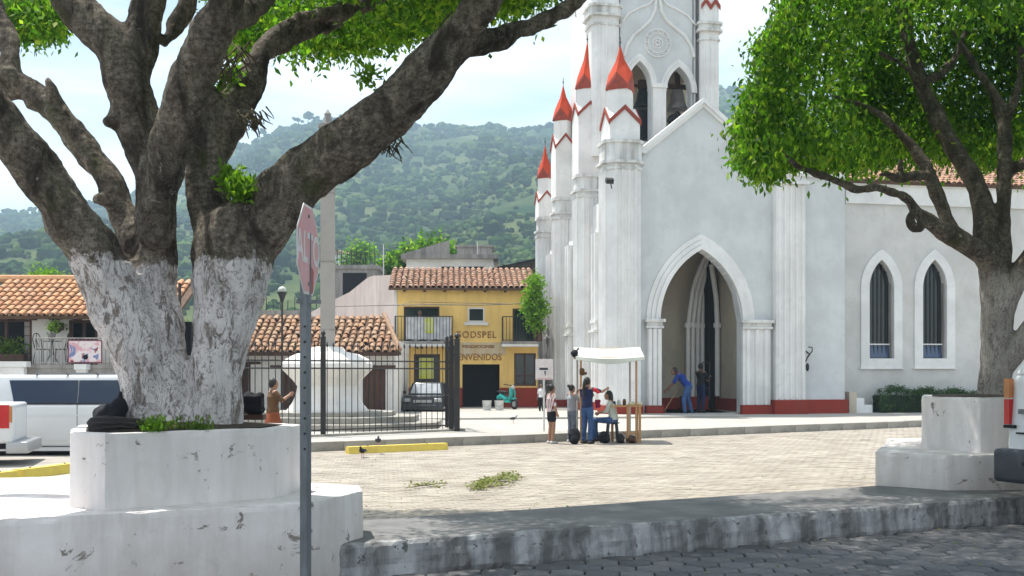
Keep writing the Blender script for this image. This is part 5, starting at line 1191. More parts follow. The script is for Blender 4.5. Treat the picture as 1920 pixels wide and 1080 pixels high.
# poster banner
pm, pnt, pb = newmat('poster_print'); pb.inputs['Roughness'].default_value = .6
c1 = mixc(pnt, ramp(pnt, noisen(pnt, 3.5, 3, .5), .42, .5), (.62,.34,.38), (.70,.62,.62)); c1 = mixc(pnt, ramp(pnt, noisen(pnt, 2.3, 2, .5, dist=1.5), .58, .62), c1, (.16,.20,.38)); c1 = mixc(pnt, ramp(pnt, noisen(pnt, 5, 2, .5), .62, .66), c1, (.22,.04,.06)); pnt.links.new(c1, pb.inputs['Base Color'])
t = thing('poster_banner', 'pink, white and blue printed poster banner tied to the porch railing', 'banner', at(159.5,659,-1.33), TF.a); b = MB(); b.box(-.46,.46,-.01,.01,-.30,.30); ob('print', b, pm, parent=t); b = MB()
b.box(-.49,.49,-.014,.012,-.33,-.3005); b.box(-.49,.49,-.014,.012,.3005,.33); b.box(-.49,-.4605,-.013,.011,-.3,.3); b.box(.4605,.49,-.013,.011,-.3,.3); ob('border', b, mat('poster_border', (.20,.05,.08), rough=.7), parent=t)
b = MB(); b.lathe([(.075,0),(.075,.004)], n=14); ob('emblem', b, M['cloth_k'], parent=t, loc=(.02,-.016,-.16), rot=(R(90),0,0))
# chain and curb clutter under the terrace
for i, (px, py, w_) in enumerate(((24,683,.9),(154,688,.35))):
    t = thing('concrete_block', ['long pale concrete bench slab at the far left under the porch','small pale slab below the poster banner'][i], 'block'); c = at(px, py, -1.5); b = MB(); b.obox(c, (w_,.3,.16)); b.obox(c-Vector((0,0,.6)), (w_*.8,.2,1.03)); ob('slab', b, M['navew'], parent=t)

# trees and shrubs near the houses
def bush(name, label, pxs, Y, seed, m, size=.25, per=16, spread=.3, trunk=None, kind=None):
    t = thing(name, label, 'shrub' if 'shrub' in name or 'hedge' in name else 'tree'); c = []
    for (x, y, r, n) in pxs:
        for k in range(n):
            a = Vector((random.gauss(0,1), random.gauss(0,1), random.gauss(0,1))).normalized()*random.random()**.4*r*Y/F
            c.append(tuple(P(x, y, Y)+a))
    leaves('crown', c, per, spread, size, m, parent=t, droop=.2, seed=seed)
    if trunk: g = MB(); g.tube([P(*trunk[0], Y), P(*trunk[1], Y)], .12, 6, rnd=False); ob('trunk', g, M['wood'], parent=t)
bush('bright_shrub', 'bright lime green shrub squeezed between the yellow shop and the church', [(1002,580,20,70),(998,556,16,40),(1004,530,12,26),(1004,606,13,24)], 43, 41, M['leaf_b'], .16, 16, .14, ((1012,640),(1006,560)))
bush('leafy_tree', 'green treetop rising behind the yellow shop roof', [(805,478,22,60),(835,482,20,40),(765,492,24,60),(735,500,12,30),(785,490,20,50)], 72, 42, M['leaf'], .4, 18, .42, ((800,560),(805,480)))
bush('yellow_shrub', 'pale yellow-green bush above the orange tiled roof at far left', [(85,532,22,50),(100,535,24,40),(70,538,16,30)], 45, 43, M['leaf_b'], .2, 16, .2, ((90,600),(90,535)))
bush('hill_foot_tree', 'rounded green tree between the stone column and the pink wall', [(680,478,22,40),(655,500,18,30)], 120, 44, M['leaf'], .5, 18, .55, ((670,560),(672,480)))
# clipped hedge by the nave
hd = thing('clipped_hedge', 'low dark green clipped hedge under the church windows', 'hedge', (CH.X0, CH.Y0, 0), CH.a); c = []
ha, hb2 = CH.s(1640, .5), CH.s(1900, .5)
for k in range(700):
    x = random.uniform(ha, hb2); f_ = (x-ha)/(hb2-ha); h_ = .92-.25*f_+.08*math.sin(x*5); 
    if x-ha < .3: h_ *= .75
    u = random.random(); a_ = random.uniform(0, math.pi); c.append((x, .45+.42*math.cos(a_)*(-1 if random.random() < .9 else 1), .2+h_*math.sin(a_)**.5*random.uniform(.25,1)))
    if k % 2: c[-1] = (x, .45+random.uniform(-.42,.42), .2+h_*random.uniform(.88,1.0))
leaves('foliage', c, 20, .055, .07, M['hedge'], parent=hd, droop=-.2, seed=45)
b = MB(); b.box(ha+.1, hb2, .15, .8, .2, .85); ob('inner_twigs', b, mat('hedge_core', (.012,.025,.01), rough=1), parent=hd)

# --- monument column on its white pedestal
mc = P(614.5, 700, 30.0); mn = thing('monument_column', 'tall slender stone column on a flared white pedestal behind the railings', 'monument', (mc.x, 30, 0)); k_ = 30/F
def zz(y): return CAMZ+(HZ-y)*k_
b = MB()
pr_ = [(78,771),(77,768),(68,757),(60,740),(57,724),(66,712),(78,700),(86,692),(86,682),(80,674),(60,664),(36,660),(30,652),(20,650)]
b.lathe([(r*k_, zz(y)) for r, y in pr_], n=8, ph=math.pi/8); ob('pedestal', b, M['monument'], parent=mn)
b = MB(); b.lathe([(14.5*k_,zz(652)),(14.5*k_,zz(500)),(14.2*k_,zz(300)),(13.8*k_,zz(245))], n=4, ph=math.pi/4+.1, sx=1.25, sy=1.25); ob('shaft', b, M['column'], parent=mn)
for y in (620,493,365,300): b = MB(); b.lathe([(15*k_*1.25,zz(y)),(15*k_*1.25,zz(y-3))], n=4, ph=math.pi/4+.1); ob('shaft_joint', b, M['concrete'], parent=mn)
b = MB(); b.lathe([(13*k_,zz(245)),(18*k_,zz(240)),(18*k_,zz(234)),(10*k_,zz(232)),(8*k_,zz(226)),(6*k_,zz(218)),(7*k_,zz(214)),(3*k_,zz(209)),(.01,zz(205))], n=10); ob('finial', b, M['concrete'], parent=mn)
for i, (r_, z_a, z_b) in enumerate(((3.4,.2,.36),(2.7,.36,.52),(2.0,.52,zz(771)))):
    b = MB(); b.lathe([(r_,z_a),(r_,z_b)], n=8, ph=math.pi/8, sy=.8); ob('step', b, M['platk'], parent=mn)

# --- lamp post
t = thing('lamp_post', 'slim black lamp post with a frosted globe behind the planter', 'lamp', (P(529,0,33).x, 33, .2)); k_ = 33/F
b = MB(); b.lathe([(.09,0),(.09,.3),(.045,.4),(.035,1.2),(.03,CAMZ+(HZ-556)*k_-.2)], n=8); ob('post', b, M['iron'], parent=t)
b = MB(); z_ = CAMZ+(HZ-545)*k_-.2; b.lathe([(.04,z_-.35),(.12,z_-.12),(.16,z_-.05),(.1,z_-.04)], n=10); ob('lamp_collar', b, M['iron'], parent=t)
gm_ = mat('frosted_globe', (.55,.56,.52), rough=.3, spec=.5); b = MB(); b.ball((0,0,z_+.02), (.13,.13,.11), 8); ob('globe', b, gm_, parent=t, smooth=True)
t = thing('iron_post', 'dark slender post seen through the slit between the whitewashed trunks', 'post', (P(337,0,31).x, 31, 0)); b = MB(); b.lathe([(.045,0),(.045,CAMZ+(HZ-532)*31/F)], n=8); ob('shaft', b, M['iron'], parent=t); b = MB(); b.lathe([(.07,0),(.07,.25)], n=8); ob('base_collar', b, M['iron'], parent=t)

# --- black railings
fa = Vector((P(440,0,23.4).x, 23.4)); fb_ = Vector((-1.53, 27.8))
fa = Vector((-6.25, 24.0))
fr_ = thing('iron_fence', 'black iron railings with spear tips along the church terrace', 'fence')
bl = MB(); bl.box(-.009,.009,-.009,.009,0,2.06); spm = MB(); spm.lathe([(.009,0),(.026,.04),(.003,.14)], n=6)
barme = bl.mesh('bar', M['iron']); tipme = spm.mesh('spear_tip', M['iron']); zb = .24
L_ = (fb_-fa).length; n = int(L_/.165)
for i in range(n+1):
    p = fa.lerp(fb_, i/n); o = ob('bar', barme, None, parent=fr_, loc=(p.x, p.y, zb+.02)); ob('spear_tip', tipme, None, parent=o, loc=(0,0,2.06))
for z_ in (.35, 1.62+.2, 2.0): b = MB(); b.tube([(fa.x,fa.y,z_),(fb_.x,fb_.y,z_)], .018, 4, rnd=False); ob('rail', b, M['iron'], parent=fr_)
def fpost(root, x, y, h, w_=.055): b = MB(); b.box(x-w_,x+w_,y-w_,y+w_,.2,.2+h); b.lathe([(w_*1.2,0),(w_*1.2,.03),(w_*.5,.05),(w_*1.1,.10),(w_*.9,.15),(.01,.19)], (x,y,.2+h), 8); ob('post', b, M['iron'], parent=root)
for px in (606, 846):
    k = (px-960)/F; tt = (k*fa.y-fa.x)/((fb_.x-fa.x)-k*(fb_.y-fa.y)); p = fa.lerp(fb_, tt); fpost(fr_, p.x, p.y, 2.34)
b = MB(); d_ = (fb_-fa).normalized(); nn_ = Vector((-d_.y, d_.x)); b.prism([tuple(fa-nn_*.12), tuple(fb_-nn_*.12+d_*.3), tuple(fb_+nn_*.12+d_*.3), tuple(fa+nn_*.12)], .2, .25); ob('plinth_strip', b, M['platk'], parent=fr_)
gt = thing('iron_gate', 'black iron gate leaf standing folded open at the right end of the railings', 'gate')
ga = Vector((P(857,0,27.6).x, 27.6)); gb_ = Vector((P(838,0,29.6).x, 29.6))
for i in range(13): p = ga.lerp(gb_, i/12); o = ob('bar', barme, None, parent=gt, loc=(p.x, p.y, zb+.02)); ob('spear_tip', tipme, None, parent=o, loc=(0,0,2.06)) 
fpost(gt, ga.x, ga.y, 2.36, .07); fpost(gt, gb_.x, gb_.y, 2.36, .05); p = ga.lerp(gb_, .5); fpost(gt, p.x, p.y, 2.3, .045)
for z_ in (.35, 1.1, 2.0): b = MB(); b.tube([(ga.x,ga.y,z_),(gb_.x,gb_.y,z_)], .022, 4, rnd=False); ob('rail', b, M['iron'], parent=gt)
b = MB(); v_ = [(ga.x,ga.y,.3),(gb_.x,gb_.y,.3),(gb_.x,gb_.y,1.1),(ga.x,ga.y,1.1)]; b.extr(v_, (.02,0,0)); ob('kick_panel', b, M['iron'], parent=gt)
# far railings behind on the steps
for i in range(0): pass

# --- wheel stops
def stop(p0, p1, z_, lb, h=.15):
    t = thing('wheel_stop', lb, 'kerb', group='yellow painted wheel stops'); b = MB(); p0 = Vector(p0); p1 = Vector(p1); d = (p1-p0).normalized(); n_ = Vector((-d.y, d.x)); L = (p1-p0).length
    prof = [(-.11,0),(-.08,h),(.08,h),(.11,0)]
    v = [(p0.x+n_.x*a, p0.y+n_.y*a, z_+c) for a, c in prof]+[(p1.x+n_.x*a, p1.y+n_.y*a, z_+c) for a, c in prof]
    b.add(v, [(0,1,2,3)[::-1],(4,5,6,7),(0,1,5,4)[::-1],(1,2,6,5)[::-1],(2,3,7,6)[::-1],(3,0,4,7)[::-1]]); ob('block', b, M['yel'], parent=t)
    for f_ in (.2,.8): q = p0.lerp(p1, f_); b = MB(); b.lathe([(.018,0),(.018,.012)], (q.x,q.y,z_+h), 6); ob('bolt', b, M['iron'], parent=t)
a = G(651, 851).xy; b2 = G(836, 843).xy; stop(a, b2, 0, 'long yellow painted wheel stop before the railings, with a pigeon beside it')
# kerb wall at the left with two yellow stops
kw = MB(); A_ = Vector((P(-60,0,13.3).x, 13.3)); B_ = Vector((P(175,0,15.6).x, 15.6)); d = (B_-A_).normalized(); n_ = Vector((-d.y, d.x))
kw.prism([tuple(A_), tuple(B_), tuple(B_+n_*.9), tuple(A_+n_*.9)], -.03, .22); t = thing('low_kerb', 'low pale concrete kerb at the far left below the yellow wheel stops', 'kerb'); ob('kerb_body', kw, M['platk'], parent=t)
kw = MB(); kw.prism([tuple(A_+n_*.001-d*.0), tuple(B_), tuple(B_+n_*.18), tuple(A_+n_*.18)], .2201, .25); ob('edge_strip', kw, M['plat'], parent=t)
stop(A_+n_*.5+d*.1, A_+n_*.5+d*1.35, .22, 'short yellow wheel stop at the left photo edge', .14); stop(A_+n_*.55+d*1.5, A_+n_*.55+d*2.7, .22, 'short yellow wheel stop nearest the left planter', .14)
# ================================================================ VEHICLES
def rbox(x0, x1, y0, y1, z0, z1, r=.06, seg=3, taper=None):
    bm = bmesh.new(); bmesh.ops.create_cube(bm, size=1)
    for v in bm.verts: v.co = Vector((x0+(v.co.x+.5)*(x1-x0), y0+(v.co.y+.5)*(y1-y0), z0+(v.co.z+.5)*(z1-z0)))
    if taper:     # (front inset, rear inset, side inset) of the top face
        for v in bm.verts:
            if v.co.z > (z0+z1)/2:
                v.co.x += taper[1] if v.co.x < (x0+x1)/2 else -taper[0]; v.co.y += taper[2] if v.co.y < (y0+y1)/2 else -taper[2]
    bmesh.ops.bevel(bm, geom=bm.edges[:]+bm.verts[:], offset=r, segments=seg, profile=.6, affect='EDGES')
    mb = MB(); bm.verts.ensure_lookup_table(); mb.add([v.co[:] for v in bm.verts], [tuple(v.index for v in f.verts) for f in bm.faces]); bm.free(); return mb
def wheel(root, x, y, r=.34, w=.22, side=1):
    b = MB(); n = 24; prof = [(.62*r,-w/2),(.9*r,-w/2),(r,-w*.35),(r,w*.35),(.9*r,w/2),(.62*r,w/2)]
    vs = []; fs = []
    for rr_, yy in prof:
        for k in range(n): vs.append((x+rr_*math.cos(2*math.pi*k/n), y+yy, r+rr_*math.sin(2*math.pi*k/n)))
    for i in range(len(prof)-1):
        for k in range(n): fs.append((i*n+k,(i+1)*n+k,(i+1)*n+(k+1)%n,i*n+(k+1)%n))
    b.add(vs, fs); o = ob('wheel', b, M['rubber'], parent=root, smooth=True)
    d = MB(); vs = []; fs = []
    for rr_, yy in ((.62*r, side*w*.4),(.5*r, side*w*.3),(.15*r, side*w*.36),(.02, side*w*.36)):
        for k in range(n): vs.append((x+rr_*math.cos(2*math.pi*k/n), y+yy, r+rr_*math.sin(2*math.pi*k/n)))
    for i in range(3):
        for k in range(n): fs.append((i*n+k,(i+1)*n+k,(i+1)*n+(k+1)%n,i*n+(k+1)%n))
    d.add(vs, fs); ob('rim', d, M['silver'], parent=o)
# long white van (side seen), parked left to right; local x along it, y=0 the side towards the camera
VY = 22.0; k_ = VY/F; x_r = P(-70,0,VY).x
van = thing('parked_van', 'long white van with dark tinted side glass parked in front of the orange-roofed house', 'van', (x_r, VY, 0), R(2.5))
Zv = lambda y: CAMZ+(HZ-y)*k_; Xv = lambda x: (x+70)*k_
b = rbox(0, 5.3, 0, 1.85, Zv(838), Zv(757), .09); ob('body', b, M['carwhite'], parent=van, smooth=True)
b = rbox(.05, 4.7, .03, 1.82, Zv(759), Zv(703), .07, taper=(.75,.22,.12)); ob('cabin', b, M['carwhite'], parent=van, smooth=True)
zA_, zB_ = Zv(756), Zv(713)
for j, (xa, xb) in enumerate(((24, 140), (142, 250), (253, 345))):
    b = MB(); xa, xb = Xv(xa), Xv(xb); sl_ = -.13 if j == 0 else 0; b.extr([(xa,.012,zA_),(xb,.012,zA_),(xb,.105,zB_),(xa+sl_,.105,zB_)], (0,.02,0)); o = ob('side_window', b, M['carglass'], parent=van)
    for v in o.data.vertices: v.co.y -= .004
b = MB(); b.extr([(Xv(22)-.02,.016,zA_-.02),(Xv(347),.016,zA_-.02),(Xv(347),.016,zA_-.001),(Xv(22)-.02,.016,zA_-.001)], (0,-.02,0)); ob('window_seal', b, M['rubber'], parent=van)
for px in (60, 117, 173): b = MB(); x = Xv(px); b.box(x-.02, x+.02, .12, 1.6, Zv(703)-.0, Zv(703)+.05); ob('roof_bar', b, M['galv'], parent=van)
b = MB(); b.box(.6, 4.8, -.02, .05, Zv(846), Zv(839)); ob('side_sill', b, M['carwhite'], parent=van); b = MB(); b.box(.3, 5.0, .1, 1.7, Zv(850), Zv(838)+.02); ob('underbody', b, M['rubber'], parent=van)
for zz_ in (Zv(780), Zv(826)): b = MB(); b.box(.1, 5.1, -.008, .02, zz_, zz_+.02); ob('trim_strip', b, M['carwhite'], parent=van)
for x in (Xv(141), Xv(251)): b = MB(); b.box(x-.006, x+.006, -.002, .01, Zv(834), zA_-.03); ob('door_gap', b, M['rubber'], parent=van)
b = MB(); b.box(Xv(225), Xv(243), -.03, .0, Zv(772), Zv(767)); ob('door_handle', b, M['rubber'], parent=van)
for x in (.75, 4.2): wheel(van, x, .13, .33, .2, -1); wheel(van, x, 1.7, .33, .2, 1)
# white pickup, tail to the right
PY = 19.6; k_ = PY/F; xt = P(24,0,PY).x
pk = thing('parked_pickup', 'white pickup truck with red tail lamp cut off by the left photo edge', 'pickup', (xt, PY, 0), R(16))
Zp = lambda y: CAMZ+(HZ-y)*k_
b = rbox(-5.0, 0, 0, 1.7, Zp(832), Zp(757), .07); ob('body', b, M['carwhite'], parent=pk, smooth=True)
b = rbox(-3.7, -1.95, .05, 1.65, Zp(760), Zp(757)+.55, .08, taper=(.15,.5,.12)); ob('cab', b, M['carwhite'], parent=pk, smooth=True)
b = MB(); b.box(-3.3,-2.2,.045,.12,Zp(757)+.08,Zp(757)+.42); ob('side_window', b, M['carglass'], parent=pk)
b = MB(); b.box(-.36, -.06, -.012, .1, Zp(803), Zp(757)-.02); ob('tail_lamp', b, M['lamp_r'], parent=pk, label='red lens'); b = MB(); b.box(-.06, -.012, -.014, .1, Zp(792), Zp(762)); ob('indicator_lamp', b, M['lamp_o'], parent=pk)
b = rbox(-.12, .26, -.02, 1.72, Zp(851), Zp(829), .03); ob('bumper', b, M['silver'], parent=pk, smooth=True)
b = MB(); b.box(-.02, .005, .3, 1.4, Zp(825), Zp(766)); ob('tailgate', b, M['carwhite'], parent=pk)
g_ = MB(); g_.tube([(-.62-.42*math.cos(a)-.35, -.012, .36+.42*math.sin(a)) for a in [math.pi*k/12 for k in range(13)]], .035, 6); ob('wheel_arch', g_, M['carwhite'], parent=pk, smooth=True)
for x in (-.97, -4.1): wheel(pk, x, .13, .36, .22, -1); wheel(pk, x, 1.57, .36, .22, 1)
b = MB(); b.box(-4.8,-.1,.15,1.55,.3,Zp(831)); ob('underbody', b, M['rubber'], parent=pk)
# white four wheel drive at right
sx, sy = 5.60, 12.15; sv = thing('parked_suv', 'white off-road car, only its rear corner with dark bumper visible at the right edge', 'car', (sx, sy, 0), math.atan2(.425,.905))
Zs = lambda y: CAMZ+(HZ-y)*sy/F
b = rbox(0, 4.5, -1.82, 0, Zs(862), Zs(700), .11, 4, taper=(.06,.06,.05)); ob('body', b, M['carwhite'], parent=sv, smooth=True)
b = rbox(.06, 3.2, -1.76, -.06, Zs(705), Zs(596), .08, 4, taper=(.5,.40,.17)); ob('cabin', b, M['carwhite'], parent=sv, smooth=True)
zl, zh = Zs(697), Zs(612); r0, r1 = .055, .37
b = MB(); b.extr([(r0+.02,-.25,zl+.03),(r0+.02,-1.57,zl+.03),(r1-.06,-1.50,zh-.02),(r1-.06,-.32,zh-.02)], (-.012,0,0)); 
b.v = [(x-.03-.0*(z-zl), y, z) for x, y, z in b.v]; ob('rear_window', b, M['carglass'], parent=sv)
for ya, sgn in ((-.035,1),(-1.785,-1)):
    b = MB(); b.extr([(.55,ya,zl+.03),(2.6,ya,zl+.03),(2.35,ya-sgn*.14,zh-.02),(.75,ya-sgn*.14,zh-.02)], (0,sgn*.012,0)); ob('side_window', b, M['carglass'], parent=sv)
for ya in (-.015, -1.805):
    c_ = ya; s_ = -1 if ya > -.5 else 1
    b = MB(); b.box(-.015, .06, min(c_, c_+s_*.07), max(c_, c_+s_*.07), Zs(746), Zs(710)); o = ob('indicator_lamp', b, M['lamp_o'], parent=sv)
    b = MB(); b.box(-.014, .06, min(c_, c_+s_*.07), max(c_, c_+s_*.07), Zs(795), Zs(748)); ob('tail_lamp', b, M['lamp_r'], parent=sv)
    b = MB(); b.box(-.022, .05, min(c_, c_+s_*.14), max(c_, c_+s_*.14), Zs(802), Zs(796)); ob('lamp_surround', b, M['rubber'], parent=sv)
b = rbox(-.13, .35, -1.86, .05, Zs(902), Zs(840), .06, 3); ob('rear_bumper', b, M['plastic'], parent=sv, smooth=True)
b = MB(); b.box(-.138,-.12,-1.8,-.35,Zs(868),Zs(862)); ob('bumper_step', b, M['rubber'], parent=sv)
b = MB(); b.box(-.012,.02,-.36,-.20,Zs(775),Zs(766)); ob('badge', b, M['galv'], parent=sv)
b = MB(); b.box(-.01,.02,-1.7,-.17,Zs(812),Zs(809)); ob('tailgate_gap', b, M['rubber'], parent=sv)
b = MB(); b.box(.2,4.3,-1.6,-.2,.42,Zs(860)); ob('underbody', b, M['rubber'], parent=sv)
for x in (.95, 3.6): wheel(sv, x, -.15, .37, .24, 1); wheel(sv, x, -1.67, .37, .24, -1)
# dark car facing the camera behind the railings
Yc = 40; dc = thing('parked_car', 'dark small car with bright windscreen parked before the yellow shop, behind the railings', 'car', (P(792,0,Yc).x, Yc, .10), R(-4))
b = rbox(-.80,.80,0,3.6,.22,.78,.12,3,taper=(.04,.04,.1)); ob('body', b, M['cargrey'], parent=dc, smooth=True)
b = rbox(-.72,.72,.85,3.2,.74,1.25,.08,3,taper=(.12,.12,.42)); ob('cabin', b, M['cargrey'], parent=dc, smooth=True)
b = MB(); b.extr([(-.60,.895,.82),(.60,.895,.82),(.50,1.20,1.19),(-.50,1.20,1.19)], (0,-.03,.015)); ob('windscreen', b, mat('windscreen_painted_shine', (.25,.28,.30), (.45,.48,.5), rough=.08, spec=.8, scale=2), parent=dc)  # shine on the glass is put into its pale colour
for s_ in (-1,1):
    b = rbox(s_*.58-.14, s_*.58+.14, -.02, .1, .52, .66, .03); ob('headlight', b, M['silver'], parent=dc, smooth=True)
    b = rbox(s_*.86-.07, s_*.86+.07, .95, 1.05, .82, .92, .02); ob('wing_mirror', b, M['cargrey'], parent=dc)
b = MB(); b.box(-.35,.35,-.012,.05,.50,.60); ob('grille', b, M['silver'], parent=dc); b = rbox(-.78,.78,-.06,.1,.22,.42,.04); ob('bumper', b, M['cargrey'], parent=dc)
for x in (-.68,.68):
    for y in (.6, 2.9):
        w_ = MB(); w_.tube([(x-.09,y,.29),(x+.09,y,.29)], .29, 16, side=(0,0,1), rnd=False); ob('wheel', w_, M['rubber'], parent=dc)

# teal moped
Ym = 43; mp = thing('moped', 'teal green moped parked by the shop doorway', 'motorcycle', (P(950,0,Ym).x, Ym, .26), R(35))
def circ(y, z, r, n=14): return [(0, y+r*math.cos(2*math.pi*k/n), z+r*math.sin(2*math.pi*k/n)) for k in range(n+1)]
for y in (-.55,.5): b = MB(); b.tube(circ(y,.22,.19), .045, 6, side=(1,0,0)); o = ob('wheel', b, M['rubber'], parent=mp); b = MB(); b.tube([(-.04,y,.22),(.04,y,.22)], .12, 10, rnd=False); ob('rim', b, M['silver'], parent=o)
b = MB(); b.tube([(0,.55,.45),(0,.3,.52),(0,-.02,.40)], [(.12,.10),(.15,.14),(.12,.08)], 10); b.tube([(0,-.3,.35),(0,-.42,.6),(0,-.38,.85)], [(.16,.03),(.17,.05),(.13,.04)], 10); b.box(-.12,.12,-.35,.1,.26,.34); ob('body', b, M['teal'], parent=mp, smooth=True)
b = MB(); b.tube([(0,-.5,.42),(0,-.62,.44)], [(.08,.05),(.06,.04)], 8); ob('front_mudguard', b, M['teal'], parent=mp)
b = MB(); b.tube([(0,.0,.66),(0,.3,.70),(0,.6,.70)], [(.10,.05),(.13,.05),(.08,.03)], 10); ob('saddle', b, M['rubber'], parent=mp, smooth=True)
b = MB(); b.tube([(-.3,-.25,1.0),(0,-.36,.95),(.3,-.25,1.0)], .02, 6); b.tube([(0,-.36,.95),(0,-.55,.25)], .03, 6); ob('handlebar', b, M['iron'], parent=mp); b = MB(); b.ball((0,-.45,.88), (.09,.06,.08), 8); ob('headlight', b, M['silver'], parent=mp)
for i, (px, lb) in enumerate(((913,'white plastic bucket nearer the shop doorway'),(936,'white plastic bucket beside the teal moped'))):
    t = thing('bucket', lb, 'bucket', (P(px,0,41.5).x, 41.5, .26), group='white buckets in front of the shop'); b = MB(); b.lathe([(.15,0),(.18,.36),(.19,.38),(.17,.38),(.165,.3)], n=16); ob('pail', b, M['bucket'], parent=t, smooth=False); b = MB(); b.tube([(-.18,0,.34),(-.12,-.15,.2),(0,-.2,.14),(.12,-.15,.2),(.18,0,.34)], .006, 4); ob('handle', b, M['iron'], parent=t)

# ================================================================ PEOPLE
def skin(name, c): 
    m, nt, b = newmat(name); nt.links.new(mixc(nt, noisen(nt, 8, 3), c, tuple(v*.85 for v in c)), b.inputs['Base Color']); b.inputs['Roughness'].default_value = .55
    b.inputs['Subsurface Weight'].default_value = .05; return m
M['skin'] = skin('skin_tan', (.36,.19,.12)); M['skin_d'] = skin('skin_brown', (.20,.10,.06))
M['hair'] = mat('black_hair', (.010,.008,.008), (.02,.014,.012), rough=.5, scale=30, stretch=(3,3,.3))
M['jeans'] = mat('blue_denim', (.045,.10,.24), (.03,.07,.17), rough=.9, scale=9, bmp=.3); M['jeans_g'] = mat('grey_denim', (.17,.20,.25), (.12,.14,.18), rough=.9, scale=9)
M['navy'] = mat('navy_cloth', (.012,.02,.07), rough=.9, scale=8, bmp=.2); M['blue'] = mat('blue_cloth', (.015,.045,.26), (.01,.03,.18), rough=.9, scale=8, bmp=.2)
M['greycl'] = mat('grey_cloth', (.30,.31,.33), rough=.9, scale=8, bmp=.2); M['mint'] = mat('pale_mint_cloth', (.52,.56,.50), rough=.9, scale=8, bmp=.2); M['whitecl'] = mat('white_cloth', (.68,.68,.70), rough=.9, scale=8)
M['browncl'] = mat('brown_cloth', (.13,.065,.025), (.07,.04,.02), rough=.9, scale=7, bmp=.3); M['rust'] = mat('rust_cloth', (.26,.07,.025), rough=.9, scale=7)
M['shoe_w'] = mat('white_shoe', (.6,.6,.6), rough=.7); M['shoe_k'] = mat('dark_shoe', (.03,.03,.035), rough=.6)
ms, mnt, mb_ = newmat('striped_cloth'); wv = mnt.nodes.new('ShaderNodeTexWave'); wv.bands_direction = 'X'; wv.inputs['Scale'].default_value = 7.5; wv.inputs['Distortion'].default_value = .4
tc = mnt.nodes.new('ShaderNodeTexCoord'); mnt.links.new(tc.outputs['Object'], wv.inputs['Vector']); mnt.links.new(mixc(mnt, ramp(mnt, wv.outputs['Fac'], .45, .55), (.20,.045,.06), (.66,.62,.60)), mb_.inputs['Base Color']); mb_.inputs['Roughness'].default_value = .9; M['stripe'] = ms
BASE = dict(pel=(0,0,.93), wai=(0,0,1.06), che=(0,0,1.26), nek=(0,0,1.42), hed=(0,.015,1.535), sl=(-.165,0,1.36), sr=(.165,0,1.36), el=(-.215,-.02,1.09), er=(.215,-.02,1.09), wl=(-.22,.06,.86), wr=(.22,.06,.86),
            hl=(-.085,0,.90), hr=(.085,0,.90), kl=(-.095,.02,.49), kr=(.095,.02,.49), al=(-.10,-.02,.08), ar=(.10,-.02,.08))
